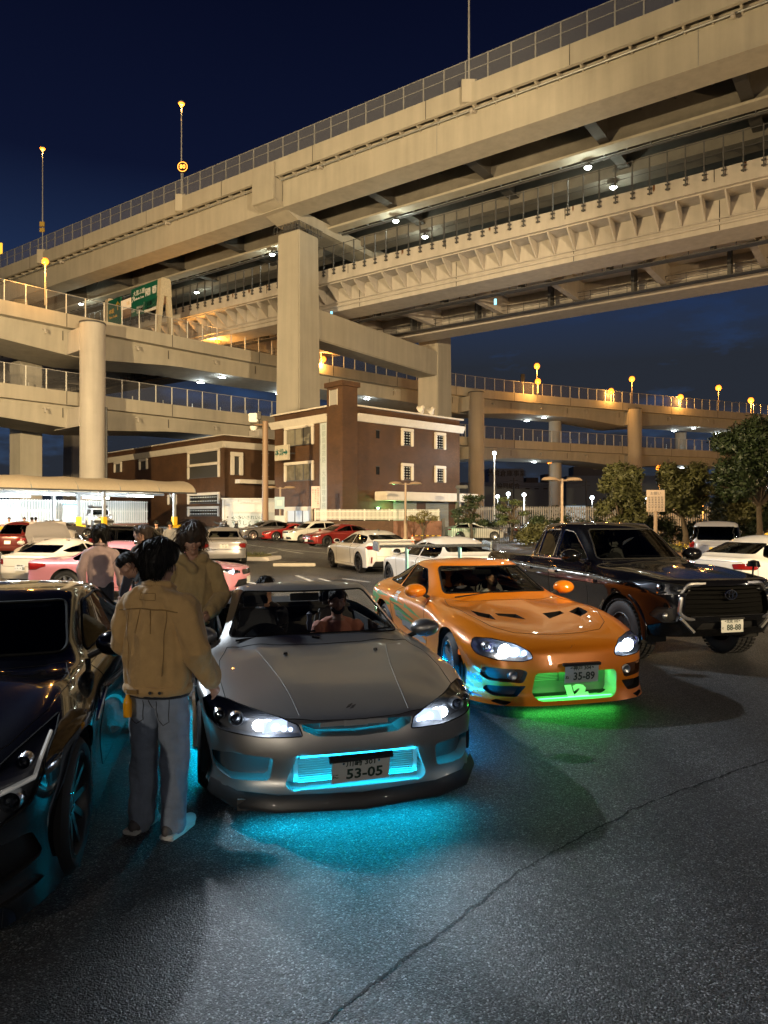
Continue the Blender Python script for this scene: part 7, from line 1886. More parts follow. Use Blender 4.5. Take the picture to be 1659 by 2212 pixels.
f_ = Vector((math.sin(R(12)), -math.cos(R(12)), 0)); car.location = (-2.84, 5.05, 0); car.rotation_euler = (0, 0, R(12 - 90))
P = build_car(car, S, blk, 3)
add_wheels(car, 'twenty', 1.38, -1.40, .935, .355, .265, .27, (10, .045), dark_rim, depth=.03)
underbody(car, -2.2, 2.1, .68, .13)
cabin(car, -1.6, .44, .72, .24, .94, -.39, -.66, .36, dash_x=.44)
mirror(car, .34, .84, .98, 1, blk, 1.15); mirror(car, .34, .84, .98, -1, blk, 1.15)
for s, hp in zip((1, -1), P['headlight']):
    projector(car, lens_x(hp, s * .77, .63) - .05, s * .77, .63, .05, hp); projector(car, lens_x(hp, s * .665, .62) - .05, s * .665, .62, .042, hp)
    bl_ = pmat('blade_white', (.65, .65, .62), .3, emit=(1, .95, .85), estr=.12)
    MB().tube([(lens_x(hp, s * y, z) - .012, s * y, z) for y, z in ((.845, .82), (.85, .76), (.845, .70))], .010, 6).build('light_blade', bl_, hp)
    MB().tube([(lens_x(hp, s * y, z) - .012, s * y, z) for y, z in ((.845, .70), (.76, .69), (.68, .675), (.615, .655))], .012, 6).build('light_blade', bl_, hp)
    projector(car, lens_x(hp, s * .79, .76) - .05, s * .79, .76, .034, hp)
    MB().box(-.10, .10, -.010, .010, -.012, .012, Matrix.Translation((-.55, s * .945, .80))).build('door_handle', chrome, car, bevel=.006)
    MB().tube([(1.0, s * .955, .70), (.62, s * .945, .80), (.45, s * .945, .78)], .012, 6).build('chrome_strip', chrome, car)
# =================================================================== CARS IN THE LOT
def car_type(p):
    rows = rows_from(p); w = p['w']; wr = p['wr']; bz = p['belt_z']; r4, r5, r6, r7, r8 = rows[4], rows[5], rows[6], rows[7], rows[8]; nx, tx = p['nose_x'], p['tail_x']; hz, tz = p['nose_z'], p['tail_z']
    lo = p.get('sill', .2); bm_ = (hz + lo) / 2
    lv = [(.05, hz - .12, .012, bz - .18, -.03, tz - .16), (.07, hz * .55 + .06, -.004, bz * .5 + .03, -.05, tz * .55), (.045, .30, -.01, .32, -.04, .38), (-.02, lo, -.02, lo, .02, lo + .05)]
    hw4 = r4[2][1] + .04; g = []
    scr = p.get('screen', screen_tint)
    g.append(('windscreen', 'front', rounded([(-hw4, r4[3][2] + .03), (-wr + .05, r5[2][2] - .045), (wr - .05, r5[2][2] - .045), (hw4, r4[3][2] + .03), (w*.4, p['cowl_z'] + .025), (-w*.4, p['cowl_z'] + .025)], .04), dict(mat=scr, x=(r5[0][0] - .15, r4[0][0] + .05), z=(bz, 3), n=.08, lip=.008, lip_name='windscreen_seal')))
    g.append(('rear_window', 'rear', rounded([(-wr + .07, r7[2][2] - .03), (wr - .07, r7[2][2] - .03), (r8[2][1] + .05, r8[2][2] + .04), (-r8[2][1] - .05, r8[2][2] + .04)], .04), dict(mat=p.get('rear_glass', scr), x=(r8[0][0] - .12, r7[0][0] + .12), z=(bz, 3), n=.05, lip=.008, lip_name='window_seal')))
    ax, az = r4[3][0] - .16, bz + .075; ux, uz = r5[2][0] - .16, r5[2][2] - .045; bp = p.get('b_x', (ux + r7[0][0]) / 2); ez = r7[2][2] - .045; ex = r7[2][0] + p.get('c_off', 0); ty = r8[3][0] + p.get('dlo', .12)
    um = r6[2][2] - .045
    g.append(('side_window', 'side', rounded([(ax, az), (ux, uz), (bp + .04, um), (bp + .04, az + .01)], .04), dict(sym=True, mat=scr, n=.05, ymin=.3, z=(bz, 3), lip=.007, lip_name='window_seal')))
    g.append(('side_window', 'side', rounded([(bp - .04, az + .01), (bp - .04, um), (ex + .1, ez), (ex - .12, ez - .03), (ty, az + .05), (ty + .12, az + .01)], .04), dict(sym=True, mat=scr, n=.05, ymin=.3, z=(bz, 3), lip=.007, lip_name='window_seal')))
    R_ = p['r']
    g.append(('door', 'side', rounded([(ax + .12, lo + .08), (ax + .14, bz + .04), (bp, bz + .05), (bp, lo + .08)], .04), dict(sym=True, seam=True, n=.1, ymin=.5, z=(.2, bz + .06))))
    if p.get('doors', 4) == 4: g.append(('rear_door', 'side', rounded([(bp - .02, lo + .08), (bp - .02, bz + .05), (ty + .2, bz + .05), (p['xr'] + R_ + .06, bz - .15), (p['xr'] + R_ + .1, lo + .08)], .04), dict(sym=True, seam=True, n=.1, ymin=.5, z=(.2, bz + .06))))
    g.append(('bonnet', 'top', [(r4[0][0] - .02, w*.3), (r4[2][0] - .03, w*.78), (p['xf'], w*.84), (nx - .35, w*.72), (nx - .12, w*.36), (nx - .07, 0), (nx - .12, -w*.36), (nx - .35, -w*.72), (p['xf'], -w*.84), (r4[2][0] - .03, -w*.78), (r4[0][0] - .02, -w*.3)], dict(seam=True, n=.35)))
    H_ = p.get('lamp', [(w*.50, hz - .115), (w*.52, hz - .055), (w*.72, hz - .025), (w*.93, hz + .03), (w*.95, hz - .05), (w*.80, hz - .125)])
    g.append(('headlight', 'front', rounded(H_, .015), dict(sym=True, mat=head_lens, n=-.5, x=(nx - .75, 9), pocket=(-.08, 0, 0), wall=smoked, back=reflector, wall_name='lamp_housing', back_name='reflector')))
    gh = p.get('grille', (w*.42, hz - .04, hz - .16))
    g.append(('grille_opening', 'front', rounded([(-gh[0], gh[1]), (gh[0], gh[1]), (gh[0] * .95, gh[2]), (-gh[0] * .95, gh[2])], .03), dict(delete=True, x=(nx - .5, 9), pocket=(-.05, 0, 0))))
    g.append(('lower_intake', 'front', rounded([(-w*.62, .44), (w*.62, .44), (w*.72, .27), (-w*.72, .27)], .04), dict(delete=True, x=(nx - .5, 9), pocket=(-.06, 0, 0))))
    T_ = p.get('tail', [(w*.52, tz - .10), (w*.52, tz - .19), (w*.90, tz - .20), (w*.94, tz - .09), (w*.80, tz - .065)])
    g.append(('taillight', 'rear', rounded(T_, .02), dict(sym=True, mat=red_lens, n=-.6, x=(-9, tx + .55), off=.002, lip=.005, lip_name='lamp_seal')))
    tg_ = rounded([(-w*.74, tz - .05), (w*.74, tz - .05), (w*.66, p.get('gate_z', tz - .42)), (-w*.66, p.get('gate_z', tz - .42))], .05)
    g.insert(len(g) - 1, ('tailgate', 'rear', tg_, dict(seam=True, n=.3, x=(-9, tx + .5))))
    if p.get('diffuser'): g.append(('diffuser', 'rear', rounded([(-w*.72, .42), (w*.72, .42), (w*.8, .25), (-w*.8, .25)], .03), dict(delete=True, x=(-9, tx + .5), n=.05, pocket=(.06, 0, 0))))
    for xx, nm in ((p['xf'], 'front_arch'), (p['xr'], 'rear_arch')): g.append((nm, 'side', circle(xx, p['r'], p['r'] + .055, 22), dict(sym=True, delete=True, ymin=.35, n=-2, z=(0, bz))))
    return dict(rows=rows, levels=lv, creases=std_creases(.35), band_crease=[(.25, -1), (.4, 3)], regions=g, gap=.004)
TYPES = {
 'hatch': dict(w=.93, wr=.58, nose_x=2.28, nose_z=.74, cowl_x=.98, cowl_z=.99, head_x=.02, roof_x=-1.0, roof_z=1.41, belt_z=.89, glass_x=-1.95, glass_z=1.08, tail_x=-2.28, tail_z=1.0, xf=1.38, xr=-1.36, r=.335, rim=.245, sty=(10, .04), roof_drop=.04, diffuser=True, c_off=-.2, dlo=.2, tail=[(.46, .90), (.50, .80), (.86, .80), (.92, .88), (.84, .925), (.60, .915)]),
 'saloon': dict(w=.92, wr=.57, nose_x=2.45, nose_z=.68, cowl_x=.95, cowl_z=.98, head_x=.05, roof_x=-.95, roof_z=1.43, belt_z=.88, glass_x=-1.55, glass_z=1.02, tail_x=-2.48, tail_z=.93, xf=1.50, xr=-1.48, r=.33, rim=.22, sty=(7, .06), gate_z=.62, tail=[(.62, .83), (.56, .74), (.66, .67), (.86, .66), (.91, .76), (.88, .86)]),
 'wagon': dict(w=.845, wr=.60, nose_x=2.08, nose_z=.86, cowl_x=1.02, cowl_z=1.03, head_x=.30, roof_x=-1.45, roof_z=1.52, belt_z=.95, glass_x=-1.98, glass_z=1.02, tail_x=-2.10, tail_z=.93, xf=1.30, xr=-1.25, r=.29, rim=.175, sty=(12, .03), roof_drop=.02, c_off=-.1, dlo=.1, gate_z=.5),
 'minivan': dict(w=.76, wr=.60, nose_x=1.70, nose_z=.95, cowl_x=1.02, cowl_z=1.12, head_x=.40, roof_x=-1.40, roof_z=1.72, belt_z=1.02, glass_x=-1.62, glass_z=1.14, tail_x=-1.70, tail_z=1.06, xf=1.22, xr=-1.22, r=.28, rim=.18, sty=(7, .05), roof_drop=.03, c_off=-.1, dlo=.0, gate_z=.55, nose_r=.22, tail=[(.60, 1.12), (.60, .90), (.74, .88), (.75, 1.12)]),
 'coupe': dict(w=.92, wr=.54, nose_x=2.15, nose_z=.66, cowl_x=.62, cowl_z=.92, head_x=-.15, roof_x=-.95, roof_z=1.28, belt_z=.84, glass_x=-1.80, glass_z=.98, tail_x=-2.15, tail_z=.88, xf=1.28, xr=-1.25, r=.33, rim=.245, sty=(5, .09), doors=2, roof_drop=.05, c_off=.1, dlo=.35, gate_z=.58, b_x=-.55),
}
CACHE = {}
def lot_car(typ, pm, label, origin, f, name='parked_car', cat='car', group=None, scale=1, lit=False, plate=None, rim=None, scr=None, lv=2, over=None, yellow=False):
    p = dict(TYPES[typ]); p.update(over or {})
    if scr: p['screen'] = scr
    key = (typ, str(sorted((k, str(v)) for k, v in (over or {}).items())), scr and scr.name, lit, rim and rim.name, lv)
    if key in CACHE:                                        # same body again: copy it and respray the copy
        src, spm, names = CACHE[key]
        made = {}
        def cp(o, par):
            c = o.copy(); COL.objects.link(c)
            if par: c.parent = par
            made[o.name] = c
            for i, m_ in enumerate(o.data.materials if o.type == 'MESH' else []):
                if m_ == spm and pm != spm: c.material_slots[i].link = 'OBJECT'; c.material_slots[i].material = pm
            for ch in list(o.children):
                if not ch.name.startswith('license_plate.x'): cp(ch, c)
            return c
        car = cp(src, None); car.name = name; car.location = origin; car.rotation_euler = (0, 0, math.atan2(f[1], f[0]))
        for k in ('group', 'label', 'category'):
            if k in car: del car[k]
        tag(car, label, cat, group); P = {k: [made[n] for n in v if n in made] for k, v in names.items()}
    else:
        car = thing(name, label, cat, origin, math.atan2(f[1], f[0]), group)
        P = build_car(car, car_type(p), pm, lv)
        add_wheels(car, typ + str(rim and rim.name), p['xf'], p['xr'], p['w'] - .015, p['r'], .21, p['rim'], p['sty'], rim or simple_rim)
        underbody(car, p['tail_x'] + .25, p['nose_x'] - .3, p['w'] * .7, p.get('sill', .2) - .02)
        cabin(car, p['glass_x'] + .3, p['cowl_x'] - .12, p['w'] * .84, .30, p['belt_z'] + .02, -.36, p['head_x'] - .45, .42, dash_x=p['cowl_x'] - .12, smat=p.get('seatm'), sc=p['roof_z'] / 1.32)
        for s in (1, -1): mirror(car, p['cowl_x'] - .25, p['w'] * .88, p['belt_z'] + .08, s, p.get('mir', pm))
        for s in (1, -1):
            for x in ([p.get('b_x', p['head_x'] - .55) + .12] + ([p['xr'] + p['r'] + .25] if p.get('doors', 4) == 4 else [])):
                MB().box(x - .09, x + .09, s * p['w'] * .985 - .012, s * p['w'] * .985 + .03, p['belt_z'] - .09, p['belt_z'] - .06).build('door_handle', p.get('hnd', pm), car, bevel=.008)
        for hp, s in zip(P.get('headlight', []), (1, -1)):
            y, z = p['w'] * .72, p['nose_z'] - .07
            x = lens_x(hp, s * y, z)
            if lit: glow_lamp(car, x - .02, s * y, z, .06, emat('headlamp_on', (.85, .93, 1), 9), 'bulb').parent = hp
            else: projector(car, x - .03, s * y, z, .045, hp)
        license_plate(car, frame((p['nose_x'] + .075, 0, .40), (0, 1, 0), (0, 0, 1)), '', None)
        if name != 'open_car': CACHE[key] = (car, pm, {k: [o.name for o in v] for k, v in P.items()})
    car.scale = (scale,) * 3
    pw = p.get('plate_z', p['tail_z'] - .28)
    if plate is not None: car['_pl'] = 1; PLATES.append((car, frame((p['tail_x'] - p.get('plate_out', .055), 0, pw), (0, -1, 0), (.1, 0, 1)), plate, yellow))
    return car, P
PLATES = []
EXTRAS = []
def from_wheel(p, f, lx_, ly_):
    """origin of a car whose wheel at local (lx_, ly_) stands at p"""
    l = Vector((-f[1], f[0], 0)); o = Vector(p) - Vector((f[0], f[1], 0)) * lx_ - l * ly_; return o
def nf(x, y): v = Vector((x, y, 0)).normalized(); return (v.x, v.y)
white_p = paint('paint_white', (.60, .59, .56)); red_p = paint('paint_red', (.32, .010, .010), .15); silver_p = paint('paint_silver', (.40, .39, .40), .6); gun_p = paint('paint_gunmetal', (.13, .12, .125), .5); pink_p = paint('paint_pink', (.50, .20, .255)); dkred_p = paint('paint_dark_red', (.20, .012, .010), .2); blk2 = blk
# white hatchback seen from behind
f0_ = f = nf(-.40, .915); o = from_wheel((-.86, 24.3, 0), f, -1.36, .9)
cw_, P = lot_car('hatch', white_p, 'white hatchback seen from behind with dark rear window and triple exhaust', o, f, plate=('・・15', '横浜 331', 'は'), rim=dark_rim, group=None)
# row of parked cars by the brick wall
f = nf(-.78, -.62); G_ = 'cars parked in a row by the brick wall'
lot_car('hatch', dkred_p, 'dark red hatchback nearest in the row by the brick wall, black wheels', from_wheel(g_at(707, 1181), f, 1.38, .9), f, rim=dark_rim, group=G_)
lot_car('wagon', white_p, 'white boxy estate car between the two red cars', from_wheel(g_at(652, 1173.5), f, 1.3, .83), f, rim=pmat('rim_steel', (.3, .29, .28), .5, .6), group=G_)
lot_car('coupe', red_p, 'low red coupe with silver wheels left of the white estate', from_wheel(g_at(597, 1169), f, 1.28, .9), f, group=G_)
lot_car('hatch', gun_p, 'dark grey hatchback with pinkish silver wheels at the left end of the row', from_wheel(g_at(547, 1167), f, 1.38, .9), f, group=G_, rim=pmat('rim_rose', (.62, .50, .48), .25, .9))
# silver saloon from behind
f = nf(-.22, .975); o = Vector((-6.25, 28.2, 0)) + Vector((f[0], f[1], 0)) * 2.45
beige = pmat('seat_beige', (.45, .38, .28), .7)
jag, P = lot_car('saloon', silver_p, 'silver saloon seen from behind with red lights and plate 11-23', o, f, plate=('11-23', '横浜 300', 'め'), over=dict(rear_glass=screen_mid, seatm=beige, plate_z=.73, wr=.60))
MB().box(-2.53, -2.50, -.80, .80, .575, .60).build('chrome_strip', chrome, jag)
# pink saloon crossing behind the people
f = nf(1, -.04); o = Vector((-5.75, 17.3, 0))
lot_car('saloon', pink_p, 'pink saloon crossing the lot behind the man in the hoodie, headlight lit', o, f, lit=True, over=dict(roof_z=1.30, belt_z=.80, cowl_z=.90, glass_z=.93, tail_z=.88, nose_z=.70, gate_z=.6, tail=[(.5, .80), (.5, .68), (.86, .67), (.9, .8), (.8, .82)]))
# cars at the left
f = nf(.28, .96); o = Vector((-9.5, 19.0, 0)) + Vector((f[0], f[1], 0)) * 2.1
lot_car('coupe', paint('paint_cream', (.54, .50, .42)), 'cream white fastback coupe at the left with black rear panel and plate 30', o, f, plate=('・・30', '横浜 303', 'さ'), over=dict(plate_z=.55, roof_z=1.27, wr=.60, tail_z=.84, glass_z=.90, tail=[(.60, .76), (.58, .63), (.86, .63), (.9, .73), (.8, .77)]))
f = nf(.25, -.97); o = Vector((-11.4, 25.0, 0))
cb, P = lot_car('saloon', paint('paint_pearl', (.50, .46, .45)), 'pale saloon with its bonnet raised behind the cream coupe', o, f, over=dict(roof_drop=.031))
b_ = P['bonnet'][0]; hg = Vector((.85, 0, .97)); b_.data.transform(Matrix.Translation(-hg)); b_.location = hg; b_.rotation_euler = (0, R(-66), 0); b_.scale = (.62, .9, 1); b_['label'] = 'raised bonnet'
MB().box(.1, 1.35, -.62, .62, -.05, -.035).build('bonnet_liner', paint('paint_pearl', (.50, .46, .45)), b_)
fr_ = MB()
for y in (-.55, .55): fr_.box(.15, 1.3, y - .03, y + .03, -.085, -.051)
for x in (.15, .72, 1.27): fr_.box(x - .03, x + .03, -.52, .52, -.085, -.051)
fr_.build('bonnet_frame', paint('paint_pearl', (.50, .46, .45)), b_)
f = nf(-.10, 1); lot_car('wagon', silver_p, 'silver estate car seen from behind, right of the raised bonnet', Vector((-10.6, 29.5, 0)), f, over=dict(roof_z=1.40))
f = nf(1, .05); lot_car('minivan', blk2, 'black van crossing behind the heads of the walking people', Vector((-8.9, 26.3, 0)), f, over=dict(roof_z=1.55, belt_z=.9, cowl_z=1.0, w=.82, glass_z=1.0))
f = nf(.15, .98); o = Vector((-17.6, 36.5, 0)); lot_car('wagon', paint('paint_maroon', (.07, .006, .005), .2), 'dark red tall car seen from behind at the left edge', o, f, lv=1, plate=('', None, None), over=dict(roof_z=1.62, belt_z=1.0))
f = nf(.55, .83); o = Vector((-21.0, 47, gz(-21, 47))); lot_car('coupe', gun_p, 'dark grey coupe parked before the carport', o, f, scr=screen_mid, lv=1)
# square off-roader under the carport
f = nf(.55, -.83); o = w_at(214, 1141, 60.5); o.z = gz(o.x, o.y)
jm, P = lot_car('minivan', paint('paint_ash', (.42, .44, .46)), 'grey square off-roader with lit round headlights under the carport', o, f, lit=True, rim=dark_rim, over=dict(roof_z=1.74, nose_z=1.02, cowl_x=.70, cowl_z=1.14, head_x=.42, belt_z=1.06, nose_x=1.62, r=.35, rim=.21, sill=.42, w=.80, wr=.66, nose_r=.12, xf=1.08, xr=-1.1))
rk = MB().box(-1.4, .3, -.6, .6, 1.82, 1.86).box(-1.4, .3, -.62, -.58, 1.84, 1.95).box(-1.4, .3, .58, .62, 1.84, 1.95)
for k in range(5): rk.box(-1.3 + k * .38, -1.25 + k * .38, -.6, .6, 1.74, 1.82)
rk.build('roof_rack', black_pl, jm); MB().box(1.66, 1.80, -.80, .80, .50, .72).build('front_bumper', black_pl, jm, bevel=.04)
# cars at the right
f = nf(-.32, .95); o = Vector((2.15, 15.7, 0)) + Vector((f[0], f[1], 0)) * 2.28
wp_, P = lot_car('hatch', white_p, 'white hatchback with a pink rear sunshade behind the orange coupe wing', o, f, rim=dark_rim)
f = nf(.90, .43); o = Vector((9.1, 16.4, 0))
lot_car('hatch', white_p, 'white hatchback parked beyond the pickup bonnet at the right edge', o, f, rim=dark_rim, over=dict(mir=black_pl, hnd=chrome, roof_z=1.47, belt_z=.93))
f = nf(.45, .89); o = Vector((10.9, 23.6, 0))
lot_car('minivan', silver_p, 'silver kei minivan with a yellow plate by the flower bed', o, f, plate=('29-53', '横浜 581', 'な'), yellow=True, over=dict(plate_z=.86))
f = nf(.98, .1); lot_car('hatch', white_p, 'white hatchback behind the iron fence lit green', Vector((7.2, 57.5, 0)), f)
f = nf(.98, .1); lot_car('saloon', gun_p, 'dark saloon half hidden behind the iron fence shrubs', Vector((13.2, 62, 0)), f, lv=1)
point('green_spill', (5.2, 55.3, 1.6), 60, (.4, 1, .4), .2)
# one-off pieces, fitted after the copies are made
ex = MB()
for y in (-.14, 0, .14): ex.lathe([(.055, 0), (.055, -.12), (.045, -.12), (.045, 0)], frame((-2.30, y, .33 + (.01 if y == 0 else 0)), (0, -1, 0), (0, 0, 1)) @ Matrix.Rotation(math.pi, 4, 'Y'), 14, True)
ex.build('exhaust_pipe', chrome, cw_, smooth=40)
MB().prism([(-.78, 0), (.78, 0), (.74, .045), (-.74, .045)], frame((-2.22, 0, 1.06), (0, -1, 0), (.3, 0, 1)), .12).build('rear_spoiler', white_p, cw_, bevel=.015)
for s in (1, -1): MB().prism([(0, 0), (.035, .0), (.05, .2), (.01, .2)], frame((-2.22, s * .80, .36), (0, -s, 0), (0, 0, 1)), .012).build('reflector_red', red_lens, cw_)
MB().lathe([(0, .05), (.015, .03), (.03, 0)], Matrix.Translation((-1.0, 0, 1.40)) @ Matrix.Diagonal((3, 1, 1.4, 1)), 10).build('roof_aerial', black_pl, cw_)
MB().prism([(-.50, 0), (.50, 0), (.46, .16), (-.46, .16)], frame((-1.52, 0, 1.10), (0, -1, 0), (.82, 0, .5)), .004).build('pink_sunshade', pmat('shade_pink', (.75, .25, .48), .6), wp_)
for c_, M_, pl_, yw in PLATES:
    del c_['_pl']; license_plate(c_, M_, pl_[0], pl_[1], pl_[2], mat=plate_y if yw else None)
# motorcycles
def motorcycle(p, f, label):
    o = thing('motorcycle', label, 'motorcycle', p, math.atan2(f[1], f[0]), 'motorcycles by the service booth')
    ty, ri, di, nu = wheel_meshes('moto', .31, .13, .215, (5, .04), dark_rim, .02)
    for x in (.70, -.70):
        w_ = link('wheel', ty, o, (x, 0, .31)); link('rim', ri, w_)
    MB().tube([(-.1, 0, .62), (.10, 0, .80), (.35, 0, .84), (.48, 0, .74)], [.10, .16, .17, .10], 10).build('fuel_tank', gun_p, o, smooth=True)
    MB().tube([(-.85, 0, .92), (-.5, 0, .80), (-.05, 0, .76)], [.05, .11, .11], 8, flat=1.0).build('saddle', seat_m, o, smooth=True)
    MB().box(-.20, .32, -.17, .17, .30, .64).build('engine', smoked, o, bevel=.05)
    for s in (1, -1):
        MB().tube([(.70, s * .10, .31), (.42, s * .10, 1.0)], .028, 7).build('fork', chrome, o, smooth=True); MB().tube([(-.70, s * .09, .31), (-.1, s * .11, .42)], .028, 6).build('swingarm', steel_dk, o)
        MB().tube([(.40, 0, 1.02), (.36, s * .25, 1.08), (.26, s * .36, 1.05)], .016, 6).build('handlebar', black_pl, o); MB().tube([(.38, s * .22, 1.08), (.36, s * .30, 1.26)], .008, 5).box(.34, .38, s * .31 - .06, s * .31 + .06, 1.24, 1.32).build('mirror', black_pl, o)
    MB().tube([(.2, -.16, .35), (-.2, -.2, .28), (-.75, -.2, .42)], [.03, .04, .06], 8).build('exhaust', chrome, o, smooth=True)
    MB().lathe([(0, .08), (.08, .06), (.1, 0), (.07, -.1), (0, -.1)], frame((.56, 0, .90), (0, 1, 0), (0, 0, 1)), 14).build('headlamp', reflector, o, smooth=True)
    MB().tube([(.38, 0, .56), (.60, 0, .68), (.86, 0, .62)], [.08, .07, .06], 8).build('mudguard', black_pl, o)
    return o
p = g_at(478, 1153); motorcycle(p, nf(.8, -.6), 'dark motorcycle above the silver saloon roof, left of two'); p = g_at(510, 1154); motorcycle(p, nf(.25, -.97), 'dark motorcycle with a raised mirror, right of two before the white booth')
# =================================================================== PEOPLE
skin = pmat('skin', (.42, .235, .16), .5, var=.08, vscale=12); hair_m = pmat('hair_black', (.006, .005, .0045), .58, var=.3, vscale=30, spec=.25); hair_br = pmat('hair_brown', (.035, .020, .011), .6, var=.3, vscale=30)
def cloth(name, col, wr=.35): return pmat(name, col, .85, sheen=.25, var=.14, vscale=7, bump=wr * 2, bscale=13)
def solid(parts, voxel, smooth=3, wrinkle=0.0, wsc=(9, 9, 3), seed=0, fold=0):
    """tapered limbs joined into one continuous surface"""
    m = MB()
    for pts, rad, flat in parts:
        pts = [Vector(p) for p in pts]; rad = list(rad) if isinstance(rad, (list, tuple)) else [rad] * len(pts)
        P_ = []; R_ = []
        for i in range(len(pts) - 1):
            for k in range(4):
                t = k / 4; P_.append(pts[i].lerp(pts[i+1], t)); R_.append(rad[i] * (1 - t) + rad[i+1] * t)
        P_.append(pts[-1]); R_.append(rad[-1])
        d0 = (P_[0] - P_[1]).normalized(); d1 = (P_[-1] - P_[-2]).normalized(); a, b = R_[0], R_[-1]
        P_ = [P_[0] + d0 * a * .95, P_[0] + d0 * a * .7] + P_ + [P_[-1] + d1 * b * .7, P_[-1] + d1 * b * .95]; R_ = [a * .25, a * .7] + R_ + [b * .7, b * .25]
        m.tube(P_, R_, 14, True, flat=flat)
    me = m.mesh('solid', skin); o = bpy.data.objects.new('solid', me)
    md = o.modifiers.new('r', 'REMESH'); md.mode = 'VOXEL'; md.voxel_size = voxel
    ms = o.modifiers.new('s', 'SMOOTH'); ms.iterations = smooth; ms.factor = .5
    out = bpy.data.meshes.new_from_object(evaluated(o))
    bpy.data.objects.remove(o); bpy.data.meshes.remove(me)
    if wrinkle:
        n = len(out.vertices); nr = [v.normal.copy() for v in out.vertices]
        for v, q in zip(out.vertices, nr):
            c = v.co; s_ = mnoise.noise(Vector((c.x * wsc[0] + seed, c.y * wsc[1], c.z * wsc[2]))) + .5 * mnoise.noise(Vector((c.x * wsc[0] * 2.3, c.y * wsc[1] * 2.3 + seed, c.z * wsc[2] * 3.1 + c.x * 5)))
            if fold: s_ += fold * (1 - 2 * abs(mnoise.noise(Vector((c.x * 9 + c.z * 2.5 + seed, c.y * 7, c.z * 1.7)))))
            v.co = c + q * wrinkle * s_
    out.polygons.foreach_set('use_smooth', [True] * len(out.polygons))
    return out
def put(me, name, mat, parent):
    me.materials.clear(); me.materials.append(mat); me.name = name; return link(name, me, parent)
def hand_parts(w, d, up, s, k=1.0, curl=.5):
    """palm, four unequal fingers and a thumb leaving the side of the palm; d points along the fingers, up is the back of the hand"""
    d = Vector(d).normalized(); up = (Vector(up) - d * d.dot(Vector(up))).normalized(); sd = d.cross(up) * s; w = Vector(w); L_ = []
    L_.append(([w, w + d * .045 * k, w + d * .085 * k], [.024 * k, .031 * k, .034 * k], .9))
    for i, (off, ln) in enumerate(((-.030, .066), (-.010, .076), (.011, .070), (.030, .054))):
        a = w + d * .085 * k + sd * off * k; b = a + (d - up * curl * .4).normalized() * ln * .5 * k; c = b + (d - up * curl * 1.3).normalized() * ln * .55 * k
        L_.append(([a - d * .02 * k, a, b, c], [.0095 * k, .0095 * k, .0088 * k, .0072 * k], 1))
    a = w + d * .028 * k - sd * .026 * k; b = a + (d * .7 - sd * .7 - up * .2).normalized() * .042 * k; c = b + (d - sd * .15 - up * .4).normalized() * .032 * k
    L_.append(([a, b, c], [.0125 * k, .0115 * k, .009 * k], 1)); return L_
def head_parts(c, f, upv, k=1.0):
    """skull, jaw, brow, nose, lips and ears about the head centre c, facing f"""
    f = Vector(f).normalized(); upv = (Vector(upv) - f * f.dot(Vector(upv))).normalized(); s = f.cross(upv); c = Vector(c); q = lambda a, b, d: c + f * a * k + s * b * k + upv * d * k
    L_ = [([q(-.02, 0, .035), q(.012, 0, .035)], [.083 * k, .081 * k], 1), ([q(-.01, 0, -.01), q(.035, 0, -.035)], [.072 * k, .060 * k], 1), ([q(.03, 0, -.05), q(.055, 0, -.095)], [.052 * k, .030 * k], 1),
          ([q(.075, -.035, .012), q(.082, 0, .018), q(.075, .035, .012)], [.012 * k, .012 * k, .012 * k], 1), ([q(.085, 0, .005), q(.105, 0, -.032)], [.009 * k, .0145 * k], 1),
          ([q(.080, -.02, -.066), q(.088, 0, -.064), q(.080, .02, -.066)], [.007 * k, .009 * k, .007 * k], 1), ([q(.055, -.045, -.02), q(.03, -.06, -.03)], .022 * k, 1), ([q(.055, .045, -.02), q(.03, .06, -.03)], .022 * k, 1)]
    for e in (-1, 1): L_.append(([q(-.005, e * .079, .015), q(-.012, e * .083, -.02)], [.017 * k, .012 * k], .6))
    return L_, q
def face_bits(q, parent, k=1.0, beard=None, brow=None):
    for e in (-1, 1):
        m = MB(); C_ = q(.071, e * .031, .002); f = (q(1, 0, 0) - q(0, 0, 0)).normalized(); s = (q(0, 1, 0) - q(0, 0, 0)).normalized()
        m.lathe([(0, .008 * k), (.008 * k, .005 * k), (.011 * k, 0)], frame(C_, s, f.cross(s)) @ Matrix.Diagonal((1.2, .62, 1, 1)), 10).build('eye', pmat('eye_dark', (.03, .025, .022), .15, coat=1), parent, smooth=True)
        MB().tube([q(.079, e * .016, .024), q(.080, e * .032, .029), q(.068, e * .050, .024)], .0042 * k, 5).build('eyebrow', brow or hair_m, parent)
    MB().tube([q(.083, -.022, -.0665), q(.0935, 0, -.0655), q(.083, .022, -.0665)], .0028 * k, 5).build('lips', pmat('lip', (.20, .07, .06), .5), parent)
    if beard: put(solid([([q(.045, -.05, -.07), q(.066, -.02, -.098), q(.066, .02, -.098), q(.045, .05, -.07)], .026 * k, 1), ([q(.084, -.02, -.052), q(.086, .02, -.052)], .007 * k, 1)], .008, 2), 'beard', beard, parent)
